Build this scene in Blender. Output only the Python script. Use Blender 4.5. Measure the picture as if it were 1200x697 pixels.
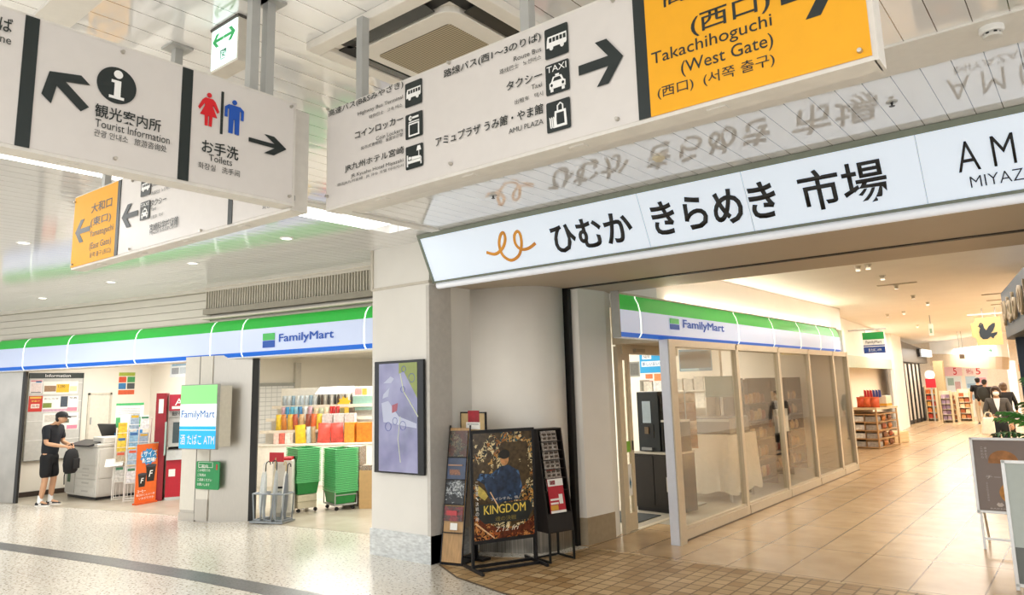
import bpy, bmesh, math, random
from mathutils import Matrix, Vector

for _o in list(bpy.data.objects):
    bpy.data.objects.remove(_o, do_unlink=True)
SC = bpy.context.scene
COL = SC.collection
random.seed(7)
PI = math.pi

# ------------------------------------------------------------------ camera
EYE = Vector((0.0, 0.0, 1.88))
RC = Matrix(((0.77941009, 0.62589991, -0.02773481),
             (0.12467657, -0.11156782, 0.98590485),
             (0.61398345, -0.77188206, -0.16499214)))      # world -> camera
FPX, PX, PY = 847.55, 600.0, 312.03
cam_d = bpy.data.cameras.new('camera')
cam = bpy.data.objects.new('camera', cam_d)
COL.objects.link(cam)
cam_d.sensor_width = 36.0
cam_d.sensor_fit = 'HORIZONTAL'
cam_d.lens = 36.0 * FPX / 1200.0
cam_d.shift_y = (PY - 348.5) / 1200.0
cam_d.clip_start = 0.05
cam_d.clip_end = 200
cam.matrix_world = Matrix.Translation(EYE) @ RC.transposed().to_4x4()
SC.camera = cam

# ------------------------------------------------------------------ light
SC.view_settings.view_transform = 'Standard'
SC.view_settings.look = 'None'
SC.view_settings.gamma = 1.0
SC.view_settings.use_curve_mapping = False
SC.view_settings.exposure = 0.0
w = bpy.data.worlds.new('daylight')
SC.world = w
w.use_nodes = True
w.node_tree.nodes['Background'].inputs[0].default_value = (0.975, 0.99, 1.0, 1)
w.node_tree.nodes['Background'].inputs[1].default_value = 1.85


def lamp(name, x, y, z, sx, sy, power, color=(1, 1, 1), rx=0.0, rz=0.0):
    d = bpy.data.lights.new(name, 'AREA')
    d.shape = 'RECTANGLE'
    d.size, d.size_y, d.energy, d.color = sx, sy, power, color
    o = bpy.data.objects.new(name, d)
    COL.objects.link(o)
    o.location = (x, y, z)
    o.rotation_euler = (rx, 0, rz)
    return o


HALL = (1.0, 0.995, 0.98)
WARM = (1.0, 0.955, 0.885)
COOL = (1.0, 0.98, 0.93)
# ceiling lamps of the station hall
lamp('hall_ceiling_lamp', -1.0, -2.0, 3.58, 5.0, 0.6, 150, HALL)
lamp('hall_ceiling_lamp', -7.5, -1.0, 3.58, 0.5, 6.0, 170, HALL)
lamp('hall_ceiling_lamp', -12.5, 1.5, 3.58, 0.5, 5.0, 190, HALL)
lamp('hall_ceiling_lamp', 2.5, 2.0, 3.58, 0.6, 5.0, 120, HALL)
# convenience store ceiling lamps
lamp('store_ceiling_lamp', -14.6, 6.5, 2.86, 2.6, 0.7, 90, COOL)
lamp('store_ceiling_lamp', -10.2, 8.2, 2.86, 4.0, 0.8, 150, COOL)
lamp('store_ceiling_lamp', -12.5, 11.0, 2.86, 6.0, 0.8, 230, COOL)
lamp('store_ceiling_lamp', -7.2, 10.2, 2.86, 2.0, 4.0, 90, COOL)
lamp('store_ceiling_lamp', -7.2, 14.5, 2.86, 2.0, 3.0, 60, COOL)
# corridor ceiling lamps
lamp('corridor_ceiling_lamp', -1.6, 11.0, 3.36, 3.0, 3.0, 75, WARM)
lamp('corridor_ceiling_lamp', -2.2, 18.0, 3.36, 3.0, 4.0, 150, WARM)
lamp('corridor_ceiling_lamp', -3.6, 26.0, 3.36, 3.0, 5.0, 270, WARM)
lamp('corridor_ceiling_lamp', -3.6, 34.5, 3.0, 4.0, 4.0, 430, (1, 0.97, 0.92))
# unseen uplight, added to brighten the corridor ceiling
lamp('added_corridor_uplight', 1.0, 23.0, 2.9, 1.2, 15.0, 680, WARM, PI)
lamp('corridor_ceiling_lamp', 1.2, 9.5, 3.36, 2.0, 2.0, 45, WARM)


# ------------------------------------------------------------------ pixel rays (1200 x 697 frame)
def ray(u, v):
    return (RC.transposed() @ Vector(((u - PX) / FPX, -(v - PY) / FPX, -1.0))).normalized()


def at(u, v, ax, val):
    d = ray(u, v)
    i = 'xyz'.index(ax)
    return EYE + d * ((val - EYE[i]) / d[i])


def flo(u, v):
    return at(u, v, 'z', 0.0)


def row(p, v):
    """height at which the vertical line over p crosses image row v"""
    lo, hi = -1.0, 9.0
    for _ in range(50):
        m = (lo + hi) / 2
        c = RC @ (Vector((p[0], p[1], m)) - EYE)
        if PY - FPX * c[1] / -c[2] > v:
            lo = m
        else:
            hi = m
    return m


# ------------------------------------------------------------------ materials
def lin(h):
    h = h.lstrip('#')
    out = []
    for i in (0, 2, 4):
        c = int(h[i:i + 2], 16) / 255
        out.append(c / 12.92 if c <= 0.04045 else ((c + 0.055) / 1.055) ** 2.4)
    return (*out, 1.0)


_M = {}


def mat(h, rough=0.5, metal=0.0, emit=0.0, var=0.05, scale=18.0, stretch=None, spec=0.5, bump=0.0, coat=0.0):
    key = (h, rough, metal, emit, var, scale, stretch, spec, bump, coat)
    if key in _M:
        return _M[key]
    m = bpy.data.materials.new('m_' + h.lstrip('#'))
    m.use_nodes = True
    nt = m.node_tree
    b = nt.nodes['Principled BSDF']
    b.inputs['Roughness'].default_value = rough
    b.inputs['Metallic'].default_value = metal
    b.inputs['Specular IOR Level'].default_value = spec
    b.inputs['Coat Weight'].default_value = coat
    c = lin(h)
    b.inputs['Base Color'].default_value = c
    if var or bump:
        tc = nt.nodes.new('ShaderNodeTexCoord')
        mp = nt.nodes.new('ShaderNodeMapping')
        if stretch:
            mp.inputs['Scale'].default_value = stretch
        n = nt.nodes.new('ShaderNodeTexNoise')
        n.inputs['Scale'].default_value = scale
        n.inputs['Detail'].default_value = 3
        nt.links.new(tc.outputs['Object'], mp.inputs['Vector'])
        nt.links.new(mp.outputs[0], n.inputs['Vector'])
        r = nt.nodes.new('ShaderNodeValToRGB')
        r.color_ramp.elements[0].position = 0.3
        r.color_ramp.elements[1].position = 0.7
        r.color_ramp.elements[0].color = (*[x * (1 - var) for x in c[:3]], 1)
        r.color_ramp.elements[1].color = (*[min(1, x * (1 + var)) for x in c[:3]], 1)
        nt.links.new(n.outputs['Fac'], r.inputs[0])
        nt.links.new(r.outputs[0], b.inputs['Base Color'])
        if bump:
            bp = nt.nodes.new('ShaderNodeBump')
            bp.inputs['Strength'].default_value = bump
            bp.inputs['Distance'].default_value = 0.01
            nt.links.new(n.outputs['Fac'], bp.inputs['Height'])
            nt.links.new(bp.outputs[0], b.inputs['Normal'])
    if emit:
        b.inputs['Emission Color'].default_value = c
        b.inputs['Emission Strength'].default_value = emit
    _M[key] = m
    return m


def glass_mat(name, tint=(0.93, 0.97, 0.95), refl=0.10, rough=0.02):
    m = bpy.data.materials.new(name)
    m.use_nodes = True
    nt = m.node_tree
    nt.nodes.clear()
    o = nt.nodes.new('ShaderNodeOutputMaterial')
    t = nt.nodes.new('ShaderNodeBsdfTransparent')
    t.inputs[0].default_value = (*tint, 1)
    g = nt.nodes.new('ShaderNodeBsdfGlossy')
    g.inputs['Roughness'].default_value = rough
    fr = nt.nodes.new('ShaderNodeLayerWeight')
    fr.inputs['Blend'].default_value = 0.5
    pw = nt.nodes.new('ShaderNodeMath')
    pw.operation = 'POWER'
    pw.inputs[1].default_value = 5.0
    nt.links.new(fr.outputs['Facing'], pw.inputs[0])
    mx = nt.nodes.new('ShaderNodeMixShader')
    mth = nt.nodes.new('ShaderNodeMath')
    mth.operation = 'ADD'
    mth.inputs[1].default_value = refl
    nt.links.new(pw.outputs[0], mth.inputs[0])
    nt.links.new(mth.outputs[0], mx.inputs[0])
    nt.links.new(t.outputs[0], mx.inputs[1])
    nt.links.new(g.outputs[0], mx.inputs[2])
    nt.links.new(mx.outputs[0], o.inputs[0])
    return m


def node_mat(name, build, rough=0.3, spec=0.5, coat=0.0, metal=0.0):
    m = bpy.data.materials.new(name)
    m.use_nodes = True
    nt = m.node_tree
    b = nt.nodes['Principled BSDF']
    b.inputs['Roughness'].default_value = rough
    b.inputs['Specular IOR Level'].default_value = spec
    b.inputs['Coat Weight'].default_value = coat
    b.inputs['Metallic'].default_value = metal
    geo = nt.nodes.new('ShaderNodeNewGeometry')
    build(nt, b, geo.outputs['Position'])
    return m


def ramp(nt, fac, stops, interp='LINEAR'):
    r = nt.nodes.new('ShaderNodeValToRGB')
    r.color_ramp.interpolation = interp
    while len(r.color_ramp.elements) < len(stops):
        r.color_ramp.elements.new(0.5)
    for e, (p, c) in zip(r.color_ramp.elements, stops):
        e.position = p
        e.color = lin(c)
    nt.links.new(fac, r.inputs[0])
    return r.outputs[0]


def mixc(nt, fac, a, b, mode='MIX'):
    m = nt.nodes.new('ShaderNodeMix')
    m.data_type = 'RGBA'
    m.blend_type = mode
    for i, s in ((0, fac), (6, a), (7, b)):
        if hasattr(s, 'is_linked') or isinstance(s, bpy.types.NodeSocket):
            nt.links.new(s, m.inputs[i])
        elif isinstance(s, str):
            m.inputs[i].default_value = lin(s)
        else:
            m.inputs[i].default_value = s
    return m.outputs[2]


def noise(nt, pos, scale, detail=3, kind='ShaderNodeTexNoise'):
    n = nt.nodes.new(kind)
    n.inputs['Scale'].default_value = scale
    if 'Detail' in n.inputs:
        n.inputs['Detail'].default_value = detail
    nt.links.new(pos, n.inputs['Vector'])
    return n


# ------------------------------------------------------------------ mesh builder
class MB:
    def __init__(self):
        self.bm = bmesh.new()

    def _f(self, vs, m=0):
        try:
            f = self.bm.faces.new(vs)
            f.material_index = m
            return f
        except ValueError:
            return None

    def box(self, x0, x1, y0, y1, z0, z1, m=0):
        if x0 > x1: x0, x1 = x1, x0
        if y0 > y1: y0, y1 = y1, y0
        if z0 > z1: z0, z1 = z1, z0
        v = [self.bm.verts.new(p) for p in ((x0, y0, z0), (x1, y0, z0), (x1, y1, z0), (x0, y1, z0),
                                            (x0, y0, z1), (x1, y0, z1), (x1, y1, z1), (x0, y1, z1))]
        for q in ((0, 3, 2, 1), (4, 5, 6, 7), (0, 1, 5, 4), (1, 2, 6, 5), (2, 3, 7, 6), (3, 0, 4, 7)):
            self._f([v[i] for i in q], m)
        return self

    def hexa(self, bot, top, m=0):
        """eight corners: bottom loop and top loop"""
        v = [self.bm.verts.new(p) for p in list(bot) + list(top)]
        n = len(bot)
        self._f(v[:n][::-1], m)
        self._f(v[n:], m)
        for i in range(n):
            j = (i + 1) % n
            self._f([v[i], v[j], v[n + j], v[n + i]], m)
        return self

    def prism(self, pts, y0, y1, m=0):
        """polygon in the x-z plane pushed from y0 to y1"""
        return self.hexa([(x, y1, z) for x, z in pts], [(x, y0, z) for x, z in pts], m)

    def slab(self, pts, z0, z1, m=0):
        """polygon in plan pushed from z0 to z1"""
        return self.hexa([(x, y, z0) for x, y in pts], [(x, y, z1) for x, y in pts], m)

    def quad(self, *p, m=0):
        self._f([self.bm.verts.new(q) for q in p], m)
        return self

    def tube(self, path, r, n=8, m=0, closed=False):
        P = [Vector(p) for p in path]
        k = len(P)
        rs = r if isinstance(r, (list, tuple)) else [r] * k
        rings = []
        up = None
        for i in range(k):
            if closed:
                t = (P[(i + 1) % k] - P[i - 1])
            else:
                t = (P[min(i + 1, k - 1)] - P[max(i - 1, 0)])
            if t.length < 1e-9:
                t = Vector((0, 0, 1))
            t.normalize()
            if up is None:
                up = t.orthogonal().normalized()
            a = up - t * up.dot(t)
            if a.length < 1e-6:
                a = t.orthogonal()
            a.normalize()
            up = a
            b = t.cross(a)
            rings.append([self.bm.verts.new(P[i] + (a * math.cos(2 * PI * j / n) + b * math.sin(2 * PI * j / n)) * rs[i]) for j in range(n)])
        for i in range(k if closed else k - 1):
            A, B = rings[i], rings[(i + 1) % k]
            for j in range(n):
                self._f([A[j], A[(j + 1) % n], B[(j + 1) % n], B[j]], m)
        if not closed:
            self._f(rings[0][::-1], m)
            self._f(rings[-1], m)
        return self

    def cyl(self, p0, p1, r0, r1=None, n=14, m=0):
        return self.tube([p0, p1], [r0, r0 if r1 is None else r1], n, m)

    def lathe(self, prof, c=(0, 0, 0), n=18, m=0, sx=1.0, sy=1.0):
        rings = []
        for r, z in prof:
            rings.append([self.bm.verts.new((c[0] + sx * r * math.cos(2 * PI * j / n), c[1] + sy * r * math.sin(2 * PI * j / n), c[2] + z)) for j in range(n)])
        for A, B in zip(rings, rings[1:]):
            for j in range(n):
                self._f([A[j], A[(j + 1) % n], B[(j + 1) % n], B[j]], m)
        self._f(rings[0][::-1], m)
        self._f(rings[-1], m)
        return self

    def ball(self, c, r, seg=12, m=0):
        rx, ry, rz = r if isinstance(r, (tuple, list)) else (r, r, r)
        h = seg // 2
        prof = [(max(1e-4, math.sin(PI * i / h)), -math.cos(PI * i / h)) for i in range(h + 1)]
        rings = []
        for s, z in prof:
            rings.append([self.bm.verts.new((c[0] + rx * s * math.cos(2 * PI * j / seg), c[1] + ry * s * math.sin(2 * PI * j / seg), c[2] + rz * z)) for j in range(seg)])
        for A, B in zip(rings, rings[1:]):
            for j in range(seg):
                self._f([A[j], A[(j + 1) % seg], B[(j + 1) % seg], B[j]], m)
        self._f(rings[0][::-1], m)
        self._f(rings[-1], m)
        return self

    def disc(self, x, z, rx, rz, y0, y1, n=24, m=0):
        return self.prism([(x + rx * math.cos(2 * PI * i / n), z + rz * math.sin(2 * PI * i / n)) for i in range(n)], y0, y1, m)

    def build(self, name, mats, parent=None, smooth=False, bevel=0.0, xf=None):
        me = bpy.data.meshes.new(name)
        bmesh.ops.recalc_face_normals(self.bm, faces=self.bm.faces[:])
        if bevel:
            es = [e for e in self.bm.edges if len(e.link_faces) == 2 and e.calc_face_angle(0) > 0.6]
            bmesh.ops.bevel(self.bm, geom=es, offset=bevel, segments=2, affect='EDGES', profile=0.5, clamp_overlap=True)
        if xf:
            bmesh.ops.transform(self.bm, matrix=xf, verts=self.bm.verts[:])
        self.bm.to_mesh(me)
        self.bm.free()
        for mm in (mats if isinstance(mats, (list, tuple)) else [mats]):
            me.materials.append(mm)
        if smooth:
            for p in me.polygons:
                p.use_smooth = True
            try:
                me.set_sharp_from_angle(angle=0.7)
            except Exception:
                pass
        o = bpy.data.objects.new(name, me)
        COL.objects.link(o)
        if parent is not None:
            o.parent = parent
        return o


def tag(o, label, cat, group=None):
    o['label'] = label
    o['category'] = cat
    if group:
        o['group'] = group
    return o


def thing(name, label, cat, loc=(0, 0, 0), rz=0.0, group=None, mtx=None):
    o = bpy.data.objects.new(name, None)
    o.empty_display_size = 0.1
    COL.objects.link(o)
    if mtx is not None:
        o.matrix_world = mtx
    else:
        o.location = loc
        o.rotation_euler = (0, 0, rz)
    return tag(o, label, cat, group)


def plab(o, label):
    o['label'] = label
    return o


def struct(o):
    o['kind'] = 'structure'
    return o


def copy_tree(o, parent=None, loc=None, rz=None, label=None, group=None):
    c = o.copy()
    COL.objects.link(c)
    if parent is not None:
        c.parent = parent
    if loc is not None:
        c.location = loc
    if rz is not None:
        c.rotation_euler = (0, 0, rz)
    if label:
        c['label'] = label
    if group:
        c['group'] = group
    for ch in list(o.children):
        copy_tree(ch, c)
    return c


class Face:
    """an upright (or tilted) plane: a runs right, b runs up, local -y points to the viewer"""

    def __init__(self, o, ang=0.0, up=None):
        self.o = Vector(o)
        self.X = Vector((math.cos(ang), math.sin(ang), 0))
        self.U = Vector(up).normalized() if up else Vector((0, 0, 1))
        self.N = self.X.cross(self.U).normalized()          # towards the viewer
        m = Matrix((self.X, -self.N, self.U)).transposed().to_4x4()
        self.m = Matrix.Translation(self.o) @ m

    def uv(self, u, v):
        d = ray(u, v)
        t = self.N.dot(self.o - EYE) / self.N.dot(d)
        p = EYE + d * t - self.o
        return p.dot(self.X), p.dot(self.U)

    def box(self, u0, v0, u1, v1):
        a0, b1 = self.uv(u0, v0)
        a1, b0 = self.uv(u1, v1)
        return min(a0, a1), min(b0, b1), max(a0, a1), max(b0, b1)


_DG = None


def lettering(parent, s, m, a0, b0, a1, b1, y=-0.003, ext=0.0012, bold=0.0, name='lettering', ital=0.0, space=1.0):
    cu = bpy.data.curves.new('t', 'FONT')
    cu.body = s
    cu.size = 1.0
    cu.resolution_u = 3
    fat = bold if (bold > 0 and any('A' <= c <= 'z' for c in s)) else 0.0
    cu.offset = 0.0 if fat else bold
    cu.extrude = 0.0
    cu.space_character = space
    cu.shear = ital
    o = bpy.data.objects.new('t', cu)
    COL.objects.link(o)
    dg = bpy.context.evaluated_depsgraph_get()
    me = bpy.data.meshes.new_from_object(o.evaluated_get(dg))
    bpy.data.objects.remove(o, do_unlink=True)
    bpy.data.curves.remove(cu)
    bm = bmesh.new()
    bm.from_mesh(me)
    xs = [v.co.x for v in bm.verts] or [0, 1]
    ys = [v.co.y for v in bm.verts] or [0, 1]
    x0, x1, y0, y1 = min(xs), max(xs), min(ys), max(ys)
    sx = (a1 - a0) / max(1e-6, x1 - x0)
    sy = (b1 - b0) / max(1e-6, y1 - y0)
    for v in bm.verts:
        v.co = Vector((a0 + (v.co.x - x0) * sx, y, b0 + (v.co.y - y0) * sy))
    if fat:
        sc_ = fat * .3 * (sx + sy) * .5
        src = bm.faces[:]
        for kk, (dx, dz) in enumerate(((sc_, 0), (-sc_, 0), (0, sc_), (0, -sc_))):
            g = bmesh.ops.duplicate(bm, geom=src)
            for v in [q for q in g['geom'] if isinstance(q, bmesh.types.BMVert)]:
                v.co += Vector((dx, .0002 * (kk + 1), dz))
    if ext > 0.0015:
        r = bmesh.ops.extrude_face_region(bm, geom=bm.faces[:])
        for v in [g for g in r['geom'] if isinstance(g, bmesh.types.BMVert)]:
            v.co.y += ext
        bmesh.ops.recalc_face_normals(bm, faces=bm.faces[:])
    bm.to_mesh(me)
    bm.free()
    me.name = name
    me.materials.clear()
    me.materials.append(m)
    o = bpy.data.objects.new(name, me)
    COL.objects.link(o)
    o.parent = parent
    return o


def ltr(face, parent, s, m, u0, v0, u1, v1, h=None, **k):
    a0, b0, a1, b1 = face.box(u0, v0, u1, v1)
    if h:
        b1 = face.uv(u0, v0)[1]
        b0 = b1 - h
    return lettering(parent, s, m, a0, b0, a1, b1, **k)


# shared materials
BLACK = mat('14201f', 0.45, var=0.0)
INK = mat('1b1b1b', 0.5, var=0.0)
WHITE = mat('f2f2f0', 0.45, var=0.02)
SIGNWHITE = mat('d9d4d0', 0.35, var=0.015)
YELLOW = mat('efaa10', 0.6, var=0.02)
STEEL = mat('bdb8af', 0.34, 0.75, var=0.05, scale=9, stretch=(40, 40, 1))
GREYM = mat('b3b4b1', 0.45, 0.2, var=0.03)
DARKM = mat('17181a', 0.4, 0.2, var=0.05)
REDM = mat('c3202e', 0.45)
FGREEN = mat('2fb544', 0.35, emit=0.28, var=0.02)
FWHITE = mat('c9d6f4', 0.35, emit=0.22, var=0.0)
FBLUE = mat('0f62c8', 0.35, emit=0.45, var=0.02)
FSEAM = mat('f2fff4', 0.3, emit=0.9, var=0.0)
PAPER = mat('f1efe9', 0.7, var=0.03)
CREAM = mat('e9e0cf', 0.6, var=0.03)
SKIN = mat('c99872', 0.55, var=0.05)
HAIR = mat('191412', 0.5, var=0.15)
# ================================================================== THE SETTING
ZC = 3.62                                        # hall ceiling


def facade(x):
    """plan curve of the left shopfront"""
    return FA + FB * x + FC * x * x


def _fit():
    import itertools
    pts = [(-15.9, 5.09), (-13.23, 5.76), (-10.09, 6.33), (-7.86, 6.67)]
    S = [sum(x ** k for x, _ in pts) for k in range(5)]
    T = [sum(y * x ** k for x, y in pts) for k in range(3)]
    A = Matrix(((S[0], S[1], S[2]), (S[1], S[2], S[3]), (S[2], S[3], S[4])))
    return A.inverted() @ Vector(T)


FA, FB, FC = _fit()


def fang(x):
    return math.atan(FB + 2 * FC * x)


def foff(x, d):
    """point d metres in front (towards the hall) of the shopfront curve"""
    a = fang(x)
    return (x + d * math.sin(a), facade(x) - d * math.cos(a))


# ---- floors
def b_terrazzo(nt, b, pos):
    v = noise(nt, pos, 42, kind='ShaderNodeTexVoronoi')
    n = noise(nt, pos, 34, 4)
    big = noise(nt, pos, 0.7, 2)
    base = ramp(nt, big.outputs['Fac'], [(0.3, 'dbd8d1'), (0.7, 'e6e3dc')])
    ch = ramp(nt, v.outputs['Color'], [(0.0, '5f574a'), (0.10, 'a09482'), (0.2, 'efeae2'), (0.55, 'fdfaf5'), (1.0, 'e6dfd2')])
    c = mixc(nt, 0.75, base, ch, 'MULTIPLY')
    f = ramp(nt, n.outputs['Fac'], [(0.57, '000000'), (0.62, 'ffffff')])
    c2 = mixc(nt, f, c, '8c8172')
    nt.links.new(c2, b.inputs['Base Color'])


TERRAZZO = node_mat('terrazzo', b_terrazzo, 0.22, 0.5, 0.0)


def b_stripe(nt, b, pos):
    v = noise(nt, pos, 60, kind='ShaderNodeTexVoronoi')
    nt.links.new(ramp(nt, v.outputs['Color'], [(0.0, '2f3030'), (0.5, '4c4d4d'), (1.0, '6b6c6b')]), b.inputs['Base Color'])


STRIPE = node_mat('granite', b_stripe, 0.3, 0.3)


def tile_mat(name, wx, wy, c1, c2, mortar, msize, off=0.0, rough=0.25, shift=(0, 0, 0), bias=0.0):
    def f(nt, b, pos):
        mp = nt.nodes.new('ShaderNodeMapping')
        mp.inputs['Location'].default_value = shift
        nt.links.new(pos, mp.inputs['Vector'])
        br = nt.nodes.new('ShaderNodeTexBrick')
        br.inputs['Scale'].default_value = 1.0
        br.inputs['Brick Width'].default_value = wx
        br.inputs['Row Height'].default_value = wy
        br.inputs['Mortar Size'].default_value = msize
        br.inputs['Mortar Smooth'].default_value = 0.1
        br.inputs['Bias'].default_value = bias
        br.offset = off
        br.inputs['Color1'].default_value = lin(c1)
        br.inputs['Color2'].default_value = lin(c2)
        br.inputs['Mortar'].default_value = lin(mortar)
        nt.links.new(mp.outputs[0], br.inputs['Vector'])
        n = noise(nt, pos, 3.0, 4)
        k = ramp(nt, n.outputs['Fac'], [(0.3, 'e6e0d8'), (0.7, 'ffffff')])
        nt.links.new(mixc(nt, 1.0, br.outputs['Color'], k, 'MULTIPLY'), b.inputs['Base Color'])
    return node_mat(name, f, rough, 0.3)


BIGTILE = tile_mat('corridor_tile', 0.56, 1.27, 'c2a47c', 'caad86', '7d6342', 0.008, 0.0, 0.24, (0.44, 0.11, 0))
SMALLTILE = tile_mat('mosaic_tile', 0.148, 0.148, 'a9875a', 'd2b78d', '7d6342', 0.009, 0.0, 0.4, (0, 0, 0))
STORETILE = tile_mat('store_tile', 0.6, 0.6, 'b9b2a3', 'bfb8a8', 'a39c8d', 0.004, 0.0, 0.3)

m = MB()
m.slab([(-30, -8), (12, -8), (12, 40), (-30, 40)], -0.2, 0.0)
struct(m.build('floor', TERRAZZO))

# dark granite stripe (thin inlay following the shopfront curve)
pts = [(-16.0, 2.35), (-11.917, 3.647), (-9.354, 4.105), (-7.736, 4.33), (-6.019, 4.50), (-3.5, 4.62), (0, 4.7)]
m = MB()
for (xa, ya), (xb, yb) in zip(pts, pts[1:]):
    m.slab([(xa, ya - 0.27), (xb, yb - 0.27), (xb, yb), (xa, ya)], 0.0, 0.003)
struct(m.build('floor_stripe', STRIPE))

# mosaic area: curved edge by the column
edge = [(-5.95, 6.45), (-5.84, 5.93), (-5.31, 5.64), (-4.49, 5.44), (-3.2, 5.3), (0, 5.2), (5, 5.2)]
m = MB()
m.slab(edge + [(5, 7.45), (-5.2, 7.45), (-5.9, 6.75)], 0.0, 0.004)
struct(m.build('floor_mosaic', SMALLTILE))
m = MB()
m.tube([(x, y, 0.004) for x, y in edge[1:]], 0.008, 6)
struct(m.build('floor_mosaic_edge', mat('4c3d2a', 0.5)))
m = MB()
m.slab([(-7.0, 7.45), (6, 7.45), (6, 40), (-7.0, 40)], 0.0, 0.004)
struct(m.build('floor_corridor', BIGTILE))
# pale threshold strip along the curved wall and the pier
m = MB()
m.slab([(-5.9, 6.45), (-5.55, 6.55), (-5.2, 6.7), (-5.0, 7.0), (-4.93, 7.5), (-5.2, 7.5), (-5.8, 6.8)], 0.0, 0.006)
struct(m.build('floor_strip', TERRAZZO))
# store floor
N = 26
xs = [-18.0 + i * (11.1 / N) for i in range(N + 1)]
m = MB()
for xa, xb in zip(xs, xs[1:]):
    m.slab([(xa, facade(xa)), (xb, facade(xb)), (xb, 17), (xa, 17)], 0.0, 0.005)
m.slab([(-6.9, 8.3), (-4.98, 8.3), (-4.98, 9.2), (-4.2, 9.2), (-4.2, 16.6), (-6.9, 16.6)], 0.004, 0.008)
struct(m.build('floor_store', STORETILE))


# ---- hall ceiling: glossy white strips running along y
def b_ceil(nt, b, pos):
    sep = nt.nodes.new('ShaderNodeSeparateXYZ')
    nt.links.new(pos, sep.inputs[0])

    def math_(op, a, v):
        q = nt.nodes.new('ShaderNodeMath')
        q.operation = op
        nt.links.new(a, q.inputs[0])
        if isinstance(v, (int, float)):
            q.inputs[1].default_value = v
        return q.outputs[0]
    fr = math_('FRACT', math_('DIVIDE', math_('ADD', sep.outputs[0], 60.0 + SLX), SLW), 0)
    n = noise(nt, pos, 0.8, 2)
    base = ramp(nt, n.outputs['Fac'], [(0.3, 'f0f0f0'), (0.7, 'f5f5f5')])
    line = ramp(nt, fr, [(0.0, '000000'), (0.955, '000000'), (0.965, 'ffffff'), (0.99, 'ffffff'), (1.0, 'ffffff')], 'CONSTANT')
    nt.links.new(mixc(nt, line, base, '5f5b52'), b.inputs['Base Color'])
    bp = nt.nodes.new('ShaderNodeBump')
    bp.inputs['Strength'].default_value = 0.02
    bp.inputs['Distance'].default_value = 0.02
    tri = math_('MULTIPLY', math_('SINE', math_('MULTIPLY', fr, PI), 0), 1.0)
    nt.links.new(tri, bp.inputs['Height'])
    nt.links.new(bp.outputs[0], b.inputs['Normal'])


SLW, SLX = 0.155, 0.1007
CEIL = node_mat('ceiling_strips', b_ceil, 0.055, 0.8)
CEIL.node_tree.nodes['Principled BSDF'].inputs['IOR'].default_value = 2.4
CEILW = mat('e4e1da', 0.45, var=0.02)
m = MB()
LX0, LX1 = -6.0, -5.58                           # light slot
m.box(-30, LX0, -8, 7.6, ZC, ZC + 0.2)
m.box(LX1, 12, -8, 7.6, ZC, ZC + 0.2)
m.box(LX0, LX1, 5.35, 7.6, ZC, ZC + 0.2)
m.box(LX0, LX1, -8, 5.35, ZC + 0.12, ZC + 0.2)
struct(m.build('ceiling', CEIL))
m = MB()
m.box(-5.45, 12, 4.10, 4.51, ZC - 0.012, ZC + 0.01)
m.box(-5.58, -5.45, 0.5, 5.6, ZC - 0.02, ZC + 0.01)
m.box(-12.0, -6.0, 0.55, 0.75, ZC - 0.015, ZC + 0.01)
m.box(-5.45, -2.9, 1.05, 1.2, ZC - 0.015, ZC + 0.01)
struct(m.build('ceiling_trim', CEILW))
LIGHTP = mat('fffdf6', 0.4, emit=3.2, var=0.0)
m = MB()
m.box(LX0 + 0.01, LX1 - 0.01, -7.9, 5.05, ZC - 0.004, ZC + 0.09)
tag(m.build('ceiling_light', LIGHTP), 'long recessed ceiling light slot behind the hanging signs', 'ceiling light')

# ---- column with the screen
WALL = mat('e3e0d9', 0.55, var=0.02, scale=3)
WALL2 = mat('f0ebe2', 0.55, var=0.02, scale=3)
m = MB()
m.box(-6.92, -5.93, 5.9, 6.9, 0, ZC)
struct(m.build('column', WALL))
m = MB()
m.box(-6.925, -5.925, 5.885, 6.3, 3.105, 3.135)
m.box(-6.94, -6.90, 5.88, 6.0, 3.12, ZC)
struct(m.build('column_trim', mat('c9c2b4', 0.5)))
m = MB()
m.box(-6.93, -5.92, 5.88, 6.5, 0.0, 0.295)
struct(m.build('column_skirting', mat('d3d7d8', 0.32, 0.55, var=0.2, scale=14, stretch=(1, 1, 3))))
m = MB()
m.box(-5.97, -5.92, 5.885, 6.25, 0.0, 3.08)
struct(m.build('column_edge', mat('c6c2bb', 0.5)))
# recess and curved wall behind the stands
curve = [(-5.94, 6.24), (-5.96, 6.55), (-5.90, 6.66), (-5.70, 6.72), (-5.5, 6.78), (-5.36, 6.86), (-5.24, 6.95), (-5.17, 7.06), (-5.13, 7.2), (-5.11, 7.42)]
m = MB()
k = [m.bm.verts.new((x, y, 0)) for x, y in curve]
k2 = [m.bm.verts.new((x, y, 3.1)) for x, y in curve]
for i in range(len(curve) - 1):
    m._f([k[i], k[i + 1], k2[i + 1], k2[i]])
q = m.build('wall_curved', WALL2, smooth=True)
sm = q.modifiers.new('t', 'SOLIDIFY')
sm.thickness = 0.05
sm.offset = 1
struct(q)
m = MB()
for (xa, ya), (xb, yb) in zip(curve[2:], curve[3:]):
    m.slab([(xa + 0.0, ya - 0.0), (xb, yb), (xb + 0.012, yb - 0.012), (xa + 0.012, ya - 0.012)], 0.0, 0.33)
struct(m.build('baseboard_curved', mat('8f8a80', 0.28, 0.8, var=0.35, scale=6, stretch=(14, 14, 0.2))))
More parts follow.
